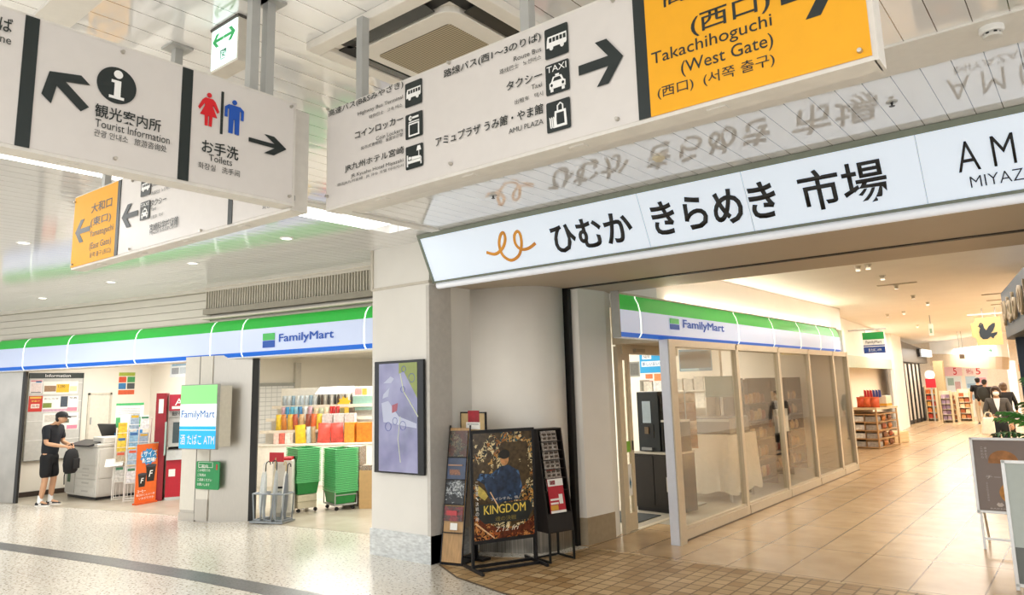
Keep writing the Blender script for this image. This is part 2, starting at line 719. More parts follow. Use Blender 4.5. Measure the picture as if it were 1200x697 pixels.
# pier with shutter slot
m = MB()
m.slab([(-5.11, 7.55), (-4.99, 7.58), (-4.93, 8.12), (-4.99, 8.34), (-6.9, 8.34), (-6.9, 7.55)], 0, 3.1)
struct(m.build('wall_pier', WALL2))
m = MB()
m.slab([(-5.105, 7.545), (-4.98, 7.575), (-4.92, 8.115), (-4.98, 8.2)], 0.0, 0.315)
struct(m.build('baseboard_pier', mat('a5957b', 0.45, 0.2, var=0.06)))
m = MB()
m.box(-5.16, -5.06, 7.46, 7.53, 0, 3.09)
struct(m.build('trim_shutter', mat('1a1815', 0.5, 0.3)))
m = MB()
m.box(-5.11, 6, 7.46, 7.53, 3.078, 3.095)
struct(m.build('trim_soffit', mat('2b241c', 0.5, 0.3)))

# soffit over the opening and the wall above the sign
SOFF = mat('beb19d', 0.55, var=0.02, scale=2)
m = MB()
m.box(-5.93, 8, 5.98, 8.36, 3.09, 3.4)
struct(m.build('ceiling_soffit', SOFF))
m = MB()
m.box(-5.93, 8, 6.05, 8.36, 3.4, ZC)
struct(m.build('wall_front', WALL))

# ---- corridor shell
CW = mat('faf5ec', 0.6, var=0.02, scale=2)
m = MB()
m.slab([(-7, 8.36), (9, 8.36), (9, 40), (-12, 40), (-12, 28)], 3.4, 3.6)
struct(m.build('ceiling_corridor', CW))
m = MB()
m.box(-4.9, -4.3, 8.37, 16.99, 2.92, 3.39)
m.slab([(-4.3, 17.0), (-4.93, 19.5), (-5.95, 31.0), (-6.2, 31.0), (-5.2, 19.5), (-4.6, 17.0)], 2.47, 3.39)
struct(m.build('wall_left', CW))
m = MB()
m.slab([(-5.75, 16.85), (-5.65, 16.85), (-6.3, 31.0), (-6.4, 31.0)], 0, 3.39)
m.box(-5.7, -4.25, 16.62, 16.84, 0, 2.46)
struct(m.build('wall_recess', mat('ecdcc6', 0.55, var=0.02)))
m = MB()
m.slab([(-4.95, 19.35), (-5.74, 29.0), (-5.72, 29.0), (-4.93, 19.35)], 2.15, 2.47)
struct(m.build('trim_recess', mat('b9c7ae', 0.4)))
m = MB()
m.slab([(-5.75, 28.6), (-5.62, 28.6), (-5.8, 31.2), (-6.0, 31.2)], 0, 3.4)
struct(m.build('trim_pilaster', CW))
m = MB()
m.box(3.4, 3.6, 5.98, 40, 0, 3.4)
struct(m.build('wall_right', CW))
m = MB()
m.box(-12, 9, 38.81, 39, 0, 3.39)
struct(m.build('wall_back', mat('f3e6d3', 0.6)))

# ---- left shop facade
FASC = mat('d8d3c7', 0.5, var=0.02, scale=3)
xs = [-20.0 + i * (13.1 / 30) for i in range(31)]
m = MB()
GR = (0.0, 0.01, 0.0)


def strip(m, xlo, xhi, d0, d1, z0, z1, n=24):
    ps = [xlo + (xhi - xlo) * i / n for i in range(n + 1)]
    for xa, xb in zip(ps, ps[1:]):
        m.slab([foff(xa, d0), foff(xb, d0), foff(xb, d1), foff(xa, d1)], z0, z1)
    return m


strip(m, -20, -6.9, -0.15, 0.0, 2.98, ZC, 30)
for i, (z0, z1) in enumerate([(3.06, 3.16), (3.17, 3.29), (3.30, 3.42), (3.43, 3.55)]):
    strip(m, -20, -11.2, 0.0, 0.03, z0, z1, 20)
strip(m, -20, -6.92, 0.0, 0.10, 3.56, ZC, 30)
struct(m.build('wall_fascia', FASC))
m = MB()
strip(m, -20, -6.92, -0.25, 0.02, 2.44, 3.0, 30)
struct(m.build('wall_lintel', CREAM))

# store shell
SW = mat('efe9dc', 0.6, var=0.015, scale=2)
m = MB()
xs = [-20.0 + i * (13.1 / N) for i in range(N + 1)]
for xa, xb in zip(xs, xs[1:]):
    m.slab([foff(xa, -0.1), foff(xb, -0.1), (xb, 17), (xa, 17)], 2.9, 3.0)
m.slab([(-6.9, 8.36), (-4.98, 8.36), (-4.6, 9.2), (-4.6, 16.6), (-6.9, 16.6)], 2.9, 2.999)
struct(m.build('ceiling_store', mat('f4f0e6', 0.6)))
m = MB()
m.box(-17.1, -16.93, 5.05, 7.95, 0.0, 2.9)
struct(m.build('wall_notice', SW))
m = MB()
m.box(-16.93, -13.3, 7.9, 8.0, 0.0, 2.9)
struct(m.build('wall_copier', SW))
m = MB()
m.box(-18.2, -18.0, 8.0, 17, 0.0, 2.9)
struct(m.build('wall_store', SW))
m = MB()
m.box(-18.2, -4.2, 16.6, 16.8, 0.0, 2.9)
struct(m.build('wall_rear', SW))
m = MB()
m.box(-6.92, -6.75, 6.55, 7.6, 0.0, 2.9)
m.box(-6.92, -6.75, 7.6, 8.4, 0.0, 2.9)
struct(m.build('wall_partition', SW))
m = MB()
m.box(-16.93, -16.9, 5.15, 6.6, 0.006, 0.1)
struct(m.build('baseboard_notice', mat('3b2f26', 0.5)))
m = MB()
m.box(-16.93, -16.905, 6.62, 7.02, 0.1, 1.97)
d = struct(m.build('door_1', mat('e2dccd', 0.5), bevel=0.004))
m = MB()
m.box(-16.905, -16.88, 6.64, 6.665, 1.35, 1.5)
m.build('door_handle', GREYM, d)
m = MB()
m.box(-16.93, -16.895, 6.58, 6.62, 0.1, 2.01)
m.box(-16.93, -16.895, 7.02, 7.06, 0.1, 2.01)
m.box(-16.93, -16.895, 6.58, 7.06, 1.97, 2.01)
m.build('door_frame', mat('cfc8b8', 0.5), d)


# ---- steel pillars of the shopfront
def pillar(name, x0, x1, z1, dep=0.35):
    m = MB()
    m.slab([foff(x0, 0.07), foff(x1, 0.07), foff(x1, 0.07 - dep), foff(x0, 0.07 - dep)], 0.0, z1)
    return m


PWHITE = mat('d7d2c6', 0.4, var=0.02)
p1, p2, p3 = Vector((-11.38, 5.86)), Vector((-10.75, 5.985)), Vector((-10.27, 6.35))
m = MB()
m.slab([p1, p2, p3, (-10.6, 6.62), (-11.2, 6.5)], 0.0, 2.5)
pl = struct(m.build('pillar', STEEL))
m = MB()
d0 = (p2 - p1).normalized()
n0 = Vector((d0.y, -d0.x))
A = lambda s, o: tuple(p1 + d0 * s + n0 * o)
m.slab([A(0.0, 0.012), A(0.62, 0.012), A(0.62, 0), A(0.0, 0)], 0.16, 2.5)
m.build('white_panel', PWHITE, pl)
m = MB()
m.slab([A(0.33, 0.016), A(0.345, 0.016), A(0.345, 0), A(0.33, 0)], 0.0, 2.5)
m.build('panel_joint', mat('77746c', 0.4, 0.4), pl)
m = MB()
m.slab([A(0.35, 0.02), A(0.62, 0.02), A(0.62, 0), A(0.35, 0)], 0.02, 0.33)
m.build('steel_plate', STEEL, pl)
m = MB()
m.slab([A(-0.01, 0.02), A(0.34, 0.02), A(0.34, 0), A(-0.01, 0)], 0.0, 0.12)
m.build('steel_plate', STEEL, pl)
m = MB()
m.slab([(-10.30, 6.36), (-10.26, 6.34), (-10.2, 6.42), (-10.24, 6.46)], 0.0, 2.46)
struct(m.build('trim_door', mat('181816', 0.5)))
# left jamb pillar
e1 = flo(17.4, 590)
m = MB()
m.slab([(-18.4, 4.45), (e1.x - 0.06, e1.y - 0.02), (e1.x - 0.03, e1.y + 0.06), (-18.4, 4.65)], 0.0, 2.5)
q = struct(m.build('pillar', mat('b0aca4', 0.3, 0.8, var=0.12, scale=2, stretch=(1, 1, 1))))
m = MB()
m.slab([(e1.x - 0.06, e1.y - 0.02), (e1.x + 0.03, e1.y), (e1.x + 0.02, e1.y + 0.04), (e1.x - 0.06, e1.y + 0.02)], 0.0, 2.5)
struct(m.build('trim_jamb', mat('23211e', 0.5)))
# ================================================================== HALL FITTINGS
def arrow_pts(a0, b0, a1, b1, rot=0.0, t=0.11):
    P = [(0, t), (0.684 + (0.1 - t) * 0.7, t), (0.40, 0.5), (0.66, 0.5), (1, 0), (0.66, -0.5), (0.40, -0.5), (0.684 + (0.1 - t) * 0.7, -t), (0, -t)]
    c, s = math.cos(rot), math.sin(rot)
    Q = [((x - 0.5) * c - z * s, (x - 0.5) * s + z * c) for x, z in P]
    xs, zs = [q[0] for q in Q], [q[1] for q in Q]
    return [(a0 + (x - min(xs)) / (max(xs) - min(xs)) * (a1 - a0), b0 + (z - min(zs)) / (max(zs) - min(zs)) * (b1 - b0)) for x, z in Q]


def flat_poly(pts, y, m, name, parent, ext=0.001):
    return MB().prism(pts, y, y + ext).build(name, m, parent)


def rrect(a0, b0, a1, b1, r, n=4):
    out = []
    for cx, cz, st in ((a1 - r, b1 - r, 0), (a0 + r, b1 - r, 90), (a0 + r, b0 + r, 180), (a1 - r, b0 + r, 270)):
        for i in range(n + 1):
            t = math.radians(st + 90 * i / n)
            out.append((cx + r * math.cos(t), cz + r * math.sin(t)))
    return out


def pictogram(parent, kind, a0, b0, a1, b1, y=-0.003):
    w, h = a1 - a0, b1 - b0
    sq = flat_poly(rrect(a0, b0, a1, b1, w * 0.06), y, BLACK, 'pictogram', parent)
    m = MB()
    X = lambda t: a0 + w * t
    Z = lambda t: b0 + h * t
    R = lambda x0, z0, x1, z1, k=0: m.box(X(x0), X(x1), y - 0.0012 - k * 0.0006, y, Z(z0), Z(z1), k)
    if kind == 'bus':
        m.prism([(X(.08), Z(.36)), (X(.9), Z(.36)), (X(.94), Z(.42)), (X(.94), Z(.72)), (X(.14), Z(.72)), (X(.10), Z(.6))], y - .0012, y)
        for i in range(5):
            R(.2 + i * .15, .52, .31 + i * .15, .66, 1)
        for cx in (.28, .74):
            m.disc(X(cx), Z(.34), w * .08, h * .08, y - .0014, y)
    elif kind == 'locker':
        R(.2, .08, .82, .6)
        R(.27, .14, .75, .54, 1)
        R(.38, .2, .66, .46)
        R(.2, .64, .82, .68)
        m.disc(X(.3), Z(.82), w * .1, h * .1, y - .0012, y)
        R(.3, .78, .78, .86)
    elif kind == 'hotel':
        R(.08, .12, .14, .62)
        R(.86, .12, .92, .42)
        R(.12, .24, .9, .36)
        m.prism([(X(.36), Z(.38)), (X(.88), Z(.38)), (X(.86), Z(.48)), (X(.36), Z(.52))], y - .0012, y)
        m.disc(X(.25), Z(.47), w * .08, h * .07, y - .0012, y)
        m.prism([(X(.64), Z(.72)), (X(.9), Z(.72)), (X(.84), Z(.92)), (X(.7), Z(.92))], y - .0012, y)
        R(.755, .5, .785, .72)
    elif kind == 'taxi':
        m.prism([(X(.16), Z(.18)), (X(.84), Z(.18)), (X(.84), Z(.36)), (X(.76), Z(.4)), (X(.68), Z(.56)), (X(.32), Z(.56)), (X(.24), Z(.4)), (X(.16), Z(.36))], y - .0012, y)
        m.prism([(X(.32), Z(.41)), (X(.68), Z(.41)), (X(.62), Z(.52)), (X(.38), Z(.52))], y - .002, y, 1)
        R(.2, .08, .32, .2)
        R(.68, .08, .8, .2)
        R(.42, .57, .58, .63)
        for cx in (.26, .74):
            m.disc(X(cx), Z(.29), w * .05, h * .05, y - .002, y, m=1)
        lettering(sq, 'TAXI', WHITE, X(.08), Z(.72), X(.92), Z(.92), y=y - .003, bold=.0)
    elif kind == 'bag':
        m.prism([(X(.3), Z(.12)), (X(.86), Z(.12)), (X(.82), Z(.66)), (X(.36), Z(.66))], y - .0012, y)
        m.tube([(X(.48), y, Z(.62)), (X(.48), y, Z(.82)), (X(.6), y, Z(.9)), (X(.7), y, Z(.82)), (X(.7), y, Z(.62))], w * .03, 6)
        m.prism([(X(.42), Z(.2)), (X(.76), Z(.2)), (X(.74), Z(.58)), (X(.44), Z(.58))], y - .002, y, 1)
        for q in (.16, .24, .32, .40):
            m.prism([(X(q), Z(.14)), (X(q + .05), Z(.12)), (X(q + .02), Z(.46)), (X(q - .03), Z(.5))], y - .0024, y)
    m.build('symbol', [WHITE, BLACK], sq)
    return sq


def screw(m, a, b, y=0.0):
    m.cyl((a, y, b), (a, y - 0.012, b), 0.0075, 0.006, 10)


def pole(parent, a, y, b0, b1, plate=True, r=0.02, name='pole'):
    m = MB().box(a - r, a + r, y - r, y + r, b0, b1)
    if plate:
        m.box(a - .055, a + .055, y - .055, y + .055, b1 - .012, b1)
        m.box(a - r * 1.2, a + r * 1.2, y - r * 1.2, y + r * 1.2, b0, b0 + .02)
    return m.build(name, GREYM, parent)


def sign_board(name, label, face, a0, a1, h, t=0.09, sections=(), frame=True):
    th = thing(name, label, 'direction sign', mtx=face.m)
    MB().box(a0, a1, 0.002, t - 0.002, 0, h).build('panel', SIGNWHITE, th, bevel=0.003)
    m = MB()
    m.box(a0 - .004, a1 + .004, .004, t, -.012, 0.0)
    m.box(a0 - .004, a1 + .004, .004, t, h, h + .008)
    m.box(a1, a1 + .012, .006, t, -.012, h + .008)
    m.box(a0 - .012, a0, .006, t, -.012, h + .008)
    for i in range(int((a1 - a0) / .5)):
        m.box(a0 + .3 + i * .5, a0 + .36 + i * .5, .03, .06, -.016, -.01)
    m.build('frame', mat('dbd7d0', 0.4), th)
    return th


BZ = 2.70
HS = 0.455
# ---- sign along y (toilets / information)
f1 = Face((-2.65, 0, BZ), PI / 2)
t1 = sign_board('hanging_sign', 'white hanging sign with toilet figures and information circle', f1, -0.9, 1.806, HS)


def bar(face, th, u0, v0, u1, v1, wd, h=HS, m=BLACK):
    a, _ = face.uv(u0, v0)
    a2, _ = face.uv(u1, v1)
    a = (a + a2) / 2
    MB().box(a - wd / 2, a + wd / 2, -.0015, .002, 0, h).build('divider_bar', m, th)


bar(f1, t1, 39, 18, 26, 167, 0.042)
bar(f1, t1, 221, 79, 214, 209, 0.042)
ltr(f1, t1, 'りば', BLACK, -15, 13.5, 14, 37, h=.05, bold=.012)
ltr(f1, t1, 'Line', BLACK, -10, 36.5, 12.8, 48, h=.028)
flat_poly(arrow_pts(*f1.box(51, 76, 103.5, 133), rot=math.radians(135), t=.11), -.003, BLACK, 'arrow', t1)
a0, b0, a1, b1 = f1.box(114, 80, 159, 120)
q = MB().disc((a0 + a1) / 2, (b0 + b1) / 2, .068, .068, -.003, 0, 40).build('information_circle', BLACK, t1)
cx, cz = (a0 + a1) / 2, (b0 + b1) / 2
m = MB()
m.disc(cx + .002, cz + .042, .0155, .0155, -.0045, -.002)
m.prism([(cx - .02, cz + .018), (cx + .013, cz + .018), (cx + .013, cz - .042), (cx + .026, cz - .042), (cx + .026, cz - .052),
         (cx - .026, cz - .052), (cx - .026, cz - .042), (cx - .009, cz - .042), (cx - .009, cz + .008), (cx - .02, cz + .008)], -.0045, -.002)
m.build('letter_i', WHITE, q)
ltr(f1, t1, '観光案内所', BLACK, 111.5, 120.5, 188, 153, h=.05, bold=.012)
ltr(f1, t1, 'Tourist Information', BLACK, 111.5, 138.6, 198.5, 164, h=.030)
ltr(f1, t1, '관광 안내소   旅游咨询处', BLACK, 110, 150.5, 195, 176, h=.027)


def person_icon(face, th, u0, v0, u1, v1, m, woman):
    a0, b0, a1, b1 = face.box(u0, v0, u1, v1)
    w, h = a1 - a0, b1 - b0
    X = lambda t: a0 + w * t
    Z = lambda t: b0 + h * t
    q = MB()
    q.disc(X(.5), Z(.925), h * .07, h * .07, -.003, 0)
    if woman:
        q.prism([(X(.32), Z(.83)), (X(.68), Z(.83)), (X(.8), Z(.76)), (X(1.0), Z(.5)), (X(.92), Z(.44)), (X(.7), Z(.66)), (X(.68), Z(.6)), (X(.9), Z(.3)), (X(.68), Z(.3)),
                 (X(.66), Z(0)), (X(.53), Z(0)), (X(.53), Z(.3)), (X(.47), Z(.3)), (X(.47), Z(0)), (X(.34), Z(0)), (X(.32), Z(.3)), (X(.1), Z(.3)), (X(.32), Z(.6)), (X(.3), Z(.66)),
                 (X(.08), Z(.44)), (X(0), Z(.5)), (X(.2), Z(.76))], -.003, 0)
    else:
        q.prism([(X(.2), Z(.83)), (X(.8), Z(.83)), (X(1.0), Z(.74)), (X(1.0), Z(.45)), (X(.86), Z(.45)), (X(.86), Z(.7)), (X(.78), Z(.7)), (X(.78), Z(0)), (X(.56), Z(0)),
                 (X(.53), Z(.42)), (X(.47), Z(.42)), (X(.44), Z(0)), (X(.22), Z(0)), (X(.22), Z(.7)), (X(.14), Z(.7)), (X(.14), Z(.45)), (X(0), Z(.45)), (X(0), Z(.74))], -.003, 0)
    return q.build('toilet_figure', m, th)


plab(person_icon(f1, t1, 233, 105, 256, 151, mat('d3121f', .45, var=0), True), 'red woman figure')
plab(person_icon(f1, t1, 264, 114, 284.5, 160, mat('0f4fb0', .45, var=0), False), 'blue man figure')
a, b0_ = f1.uv(259, 157)
_, b1_ = f1.uv(259, 107)
MB().box(a - .005, a + .005, -.003, 0, b0_, b1_).build('thin_bar', BLACK, t1)
ltr(f1, t1, 'お手洗', BLACK, 236.5, 162.5, 279, 183, h=.055, bold=.012)
ltr(f1, t1, 'Toilets', BLACK, 244.5, 180.5, 271.5, 194.5, h=.028)
ltr(f1, t1, '화장실   洗手间', BLACK, 232, 189, 280.5, 206, h=.027)
flat_poly(arrow_pts(*f1.box(291.5, 152, 335, 186)), -.003, BLACK, 'arrow', t1)
m = MB()
for u, v in ((143.7, 61), (341, 125), (134.7, 185.6), (338.6, 230)):
    m = MB()
    screw(m, *f1.uv(u, v))
    m.build('screw', STEEL, t1)
p = at(316, 2, 'z', ZC)
pole(t1, p.y, 0.05, HS, ZC - BZ)
p = at(296, 60, 'x', -2.70)
pole(t1, p.y, 0.05, HS, ZC - BZ)

# ---- sign along x (buses / west gate)
f2 = Face((0, 1.965, BZ), 0)
t2 = sign_board('hanging_sign', 'long hanging sign with bus, taxi and hotel squares and a yellow west gate end', f2, -2.622, -0.352, HS)
ay, _ = f2.uv(752, 140)
MB().box(ay + .03, -.354, -.0015, .002, .001, HS - .001).build('yellow_panel', YELLOW, t2)
MB().box(ay - .008, ay + .034, -.002, .002, .001, HS - .001).build('divider_bar', BLACK, t2)
HT2 = {'高': .037, 'H': .021, '特': .017, 'コ': .034, 'C': .017, '投': .016, 'J': .037, '酒': .016, '路': .039, 'R': .018, 'タ': .034, 'T': .018, '出': .018, 'ア': .039, 'A': .019, '(': .07}
for s, u0, v0, u1, v1, bd in (
        ('高速バス(B&Sみやざき)', 385.7, 129.5, 473, 118, .008), ('Highway Bus Terminal', 420, 131.8, 472.6, 122.5, 0), ('特快巴士   고속 버스', 433, 135.3, 471.8, 129.5, 0),
        ('コインロッカー', 416.6, 155, 473, 148.5, .012), ('Coin Lockers', 441.2, 160.5, 472.6, 158.5, 0), ('投币式寄物柜   물품보관함', 423.6, 172, 472.6, 168.5, 0),
        ('JR九州ホテル宮崎', 404.7, 193.5, 473.6, 187, .012), ('JR Kyushu Hotel Miyazaki', 411.7, 204.5, 473.2, 198, 0), ('酒店JR九州宮崎   JR 큐슈 호텔 미야자키', 395.5, 215.5, 473.2, 206, 0),
        ('路線バス(西1～3のりば)', 520.3, 82.6, 634.6, 56, .012), ('Route Bus', 602.5, 67, 635, 65, 0), ('路线巴士   노선버스', 586, 82, 635, 74, 0),
        ('タクシー', 593.8, 96.8, 636, 95, .012), ('Taxi', 623, 100, 636, 106, 0), ('出租车   택시', 603.6, 117.5, 637, 114, 0),
        ('アミュプラザ うみ館・やま館', 511, 161.5, 637.4, 139.5, .012), ('AMU PLAZA', 596.6, 151.5, 637.4, 148, 0),
        ('高千穂口', 776, -9, 908, -14, .01), ('(西口)', 809, 20, 903, 7, .01), ('Takachihoguchi', 763.4, 63, 905.6, 34, .006), ('(West Gate)', 798, 72.5, 907, 55, .006),
        ('(西口)  (서쪽 출구)', 770.7, 103, 908.7, 77, .003)):
    hh_ = HT2[s[0]]
    if u0 > 740:
        hh_ = {'高': .055, '(西口)': .07, 'T': .05, '(W': .052, '(西口) ': .042}.get(s if s == '(西口)' else ('(西口) ' if s.startswith('(西口) ') else ('(W' if s[:2] == '(W' else s[0])), .05)
    if s.startswith('JR K'):
        hh_ = .020
    if s.startswith('路线'):
        hh_ = .019
    ltr(f2, t2, s, BLACK, u0, v0, u1, v1, h=hh_, bold=bd)
for kd, u0, v0, u1, v1 in (('bus', 475.3, 99.2, 495, 120), ('locker', 475.7, 136, 495.7, 158), ('hotel', 476, 173.3, 496.4, 194), ('bus', 638.4, 36.2, 666.9, 61.3), ('taxi', 639.4, 78, 668.3, 104.4), ('bag', 640.5, 122, 669.7, 149)):
    pictogram(t2, kd, *f2.box(u0, v0, u1, v1))
flat_poly(arrow_pts(*f2.box(677.4, 58, 732, 92)), -.003, BLACK, 'arrow', t2)
flat_poly(arrow_pts(*f2.box(912, -32, 986, 10)), -.003, BLACK, 'arrow', t2)
m = MB()
for u, v in ((1008, 60), (384.8, 128), (383.9, 230), (526.6, 73.8), (528.7, 192), (723.8, 139.5), (718.5, .7)):
    m = MB()
    screw(m, *f2.uv(u, v))
    m.build('screw', STEEL, t2)
for u, v in ((425, 60), (618, 15)):
    p = at(u, v, 'y', 2.01)
    pole(t2, p.x, 0.045, HS, ZC - BZ - (.05 if u < 500 else 0), plate=u > 500)
pole(t2, -0.6, 0.045, HS, ZC - BZ)

# ---- sign beyond (east gate)
f3 = Face((-2.7, 1.844, BZ), math.atan2(.066, 2.4))
a3, _ = f3.uv(86, 270)
t3 = sign_board('hanging_sign', 'hanging sign with a yellow east gate panel at its far end', f3, a3, -0.03, HS)
ay, _ = f3.uv(136.5, 255)
MB().box(a3, ay, -.0015, .002, .001, HS - .001).build('yellow_panel', YELLOW, t3)
MB().box(ay, ay + .036, -.002, .002, .001, HS - .001).build('divider_bar', BLACK, t3)
bar(f3, t3, 268.5, 240, 270.5, 262, .036)
HT3 = {'大': .06, '(': .062, 'Y': .05, '동': .036, '路': .036, 'R': .018, 'タ': .038, 'T': .018, '出': .02, '宮': .048, 'M': .022, '화': .024}
for s, u0, v0, u1, v1, bd in (
        ('大和口', 107.9, 239.5, 131.6, 241, .012), ('(東口)', 107, 256, 130, 261, .012), ('Yamatoguchi', 105.8, 271, 132.6, 276, 0), ('(East Gate)', 105.6, 285, 130, 289, 0), ('동쪽 출구 (东口)', 105.6, 296.5, 130, 296, 0),
        ('路線バス', 177.5, 207, 208, 203, .01), ('Route Bus', 177.5, 216, 194, 216, 0), ('路线巴士  노선버스', 177.5, 225, 200, 219, 0),
        ('タクシー', 177, 235, 195, 238.5, .01), ('Taxi', 177, 244, 183, 248, 0), ('出租车  택시', 177, 253, 191, 251, 0),
        ('宮崎科学技術館', 176, 263, 209, 262.5, .008), ('Miyazaki Science Center', 176, 272, 209, 266.5, 0), ('화장실   洗手间', 308, 240, 346, 236, 0)):
    ltr(f3, t3, s, BLACK, u0, v0, u1, v1, h=.02 if s[:2] == '路线' else HT3[s[0]] - (.010 if s[:2] == '(E' else 0), bold=bd)
for kd, u0, v0, u1, v1 in (('bus', 166.3, 211, 176.5, 227.4), ('taxi', 165.4, 238, 175.4, 255.4)):
    pictogram(t3, kd, *f3.box(u0, v0, u1, v1))
flat_poly(arrow_pts(*f3.box(89.6, 260, 105, 281), rot=PI), -.003, BLACK, 'arrow', t3)
flat_poly(arrow_pts(*f3.box(144, 242, 161, 263), rot=PI), -.003, BLACK, 'arrow', t3)
m = MB()
for u, v in ((89, 237), (85.5, 310), (152, 292), (156, 212), (236, 270), (341, 242), (290, 228)):
    m = MB()
    screw(m, *f3.uv(u, v))
    m.build('screw', STEEL, t3)
p = at(115, 200, 'y', 1.86)
a, _ = f3.uv(115.5, 205)
pole(t3, a, 0.05, HS, ZC - BZ)
q = f3.m.inverted() @ at(208, 56, 'z', ZC)
o = pole(t3, q.x, q.y, HS - .1, ZC - BZ)
m = MB().box(q.x - .012, q.x + .012, q.y, 0.03, HS - .09, HS - .06)
m.build('bracket', GREYM, t3)

# ---- exit guidance lamp
fe = Face((0, 1.66, 0), 0)
a0, b0, a1, b1 = fe.box(249, 38, 276.5, 67)
te = thing('exit_sign', 'small lit exit sign with green arrows hung from the ceiling', 'exit sign', mtx=Face((a0, 1.66, b0), 0).m)
W_, H_ = a1 - a0, b1 - b0
MB().box(-.008, W_ + .008, .003, .085, -.012, H_ + .012).build('housing', mat('d8d1c4', .45), te, bevel=.003)
MB().box(0, W_, -.001, .004, 0, H_).build('lit_face', mat('e8fffb', .4, emit=.85, var=0), te)
G = mat('27b060', .4, emit=.15, var=0)
flat_poly(arrow_pts(W_ * .5, H_ * .52, W_ * .95, H_ * .86), -.0025, G, 'arrow', te)
flat_poly(arrow_pts(W_ * .05, H_ * .52, W_ * .48, H_ * .86, rot=PI), -.0025, G, 'arrow', te)
lettering(te, '図', mat('1d8f6a', .4, var=0), W_ * .38, H_ * .14, W_ * .62, H_ * .38, y=-.0025, bold=.01)
MB().box(W_ * .3, W_ * .7, .03, .06, H_ + .012, ZC - b0).build('hanger', GREYM, te)
MB().box(-.012, W_ + .012, -.004, .09, ZC - b0 - .012, ZC - b0).build('mounting_plate', mat('4d4a44', .5), te)

# ---- air conditioner cassette
tc = thing('air_conditioner', 'square ceiling air conditioner with beige grille above the signs', 'air conditioner', (-2.40, 2.535, ZC - 0.045))
m = MB()
ACW = mat('efeae0', .45, var=.02)
S = .5
for (x0, x1, y0, y1) in ((-S, S, -S, -.42), (-S, S, .42, S), (-S, -.42, -.42, .42), (.42, S, -.42, .42)):
    m.box(x0, x1, y0, y1, 0, .045)
m.box(-.42, .42, -.42, .42, .03, .045)
m.build('panel', ACW, tc, bevel=.006)
m = MB()
pts = rrect(-.33, -.33, .33, .33, .09, 6)
m.slab(pts, -.004, .03)
m.build('inner_panel', ACW, tc, bevel=.004)


def b_grille(nt, b, pos):
    tcn = nt.nodes.new('ShaderNodeTexCoord')
    wv = nt.nodes.new('ShaderNodeTexWave')
    wv.bands_direction = 'Y'
    wv.inputs['Scale'].default_value = 22
    nt.links.new(tcn.outputs['Object'], wv.inputs['Vector'])
    nt.links.new(ramp(nt, wv.outputs['Fac'], [(0.25, '6f6550'), (0.6, 'c5b798')]), b.inputs['Base Color'])


m = MB()
m.slab(rrect(-.27, -.23, .23, .27, .02), -.007, -.003)
m.build('grille', node_mat('ac_grille', b_grille, .5), tc)
for k in range(4):
    m = MB()
    m.hexa([(-.25, -.415, .008), (.25, -.415, .008), (.25, -.345, -.002), (-.25, -.345, -.002)],
           [(-.25, -.415, .014), (.25, -.415, .014), (.25, -.345, .004), (-.25, -.345, .004)])
    m.build('louvre', mat('4a4a46', .25, .3), tc, xf=Matrix.Rotation(k * PI / 2, 4, 'Z'))
    MB().box(-.36, .36, -.425, -.333, .024, .03).build('air_slot', mat('2b2a27', .6), tc, xf=Matrix.Rotation(k * PI / 2, 4, 'Z'))

# ---- ceiling dots
p = at(1162, 36, 'z', ZC - .03)
t = thing('smoke_detector', 'round white smoke detector on the ceiling strip above the market sign', 'smoke detector', (p.x, p.y, ZC - .012))
MB().lathe([(.055, 0), (.056, -.022), (.048, -.03)], n=24).build('base', WHITE, t, smooth=True)
MB().lathe([(.034, -.03), (.034, -.04), (.044, -.043), (.04, -.055), (.012, -.058)], n=24).build('sensor_head', mat('d8d6d0', .4), t, smooth=True)
m = MB()
for k in range(6):
    m.box(.030, .036, -.008, .008, -.0405, -.031)
    bmesh.ops.rotate(m.bm, verts=m.bm.verts[:], cent=(0, 0, 0), matrix=Matrix.Rotation(PI / 3, 3, 'Z'))
m.build('slots', DARKM, t)
for u, v, nm, lb in ((772, 186, 'heat_sensor', 'small beige sensor on the ceiling above the sign lettering'),
                     (1045, 121, 'sprinkler_head', 'small metal sprinkler head on the ceiling right of the round sensor'),
                     (578, 230, 'sprinkler_head', 'tiny dark sprinkler head on the ceiling over the orange emblem')):
    p = at(u, v, 'z', ZC - .01)
    t = thing(nm, lb, 'ceiling fitting', (p.x, p.y, ZC))
    if nm == 'heat_sensor':
        MB().lathe([(.05, 0), (.05, -.012), (.03, -.03), (.004, -.036)], n=20).build('cover', mat('d5cbb2', .5), t, smooth=True)
    else:
        MB().lathe([(.035, 0), (.033, -.006)], n=18).build('flange', GREYM, t)
        MB().lathe([(.008, -.006), (.006, -.025), (.018, -.028), (.018, -.031)], n=12).build('nozzle', DARKM, t)
for u, v in ((28, 284), (130, 330), (226, 308), (50, 349), (336, 279)):
    p = at(u, v, 'z', ZC)
    where = {28: 'nearest the yellow sign end', 130: 'in mid ceiling before the shop', 226: 'right of middle before the shop', 50: 'above the left end of the green shop sign', 336: 'nearest the light slot'}[u]
    t = thing('downlight', 'round ceiling downlight ' + where, 'downlight', (p.x, p.y, ZC), group='downlights before the left shop')
    MB().lathe([(.075, 0), (.075, -.006), (.058, -.008)], n=20).build('ring', WHITE, t)
    MB().lathe([(.055, -.0082), (.05, -.010)], n=20).build('lens', mat('fffaf0', .3, emit=2.5, var=0), t)

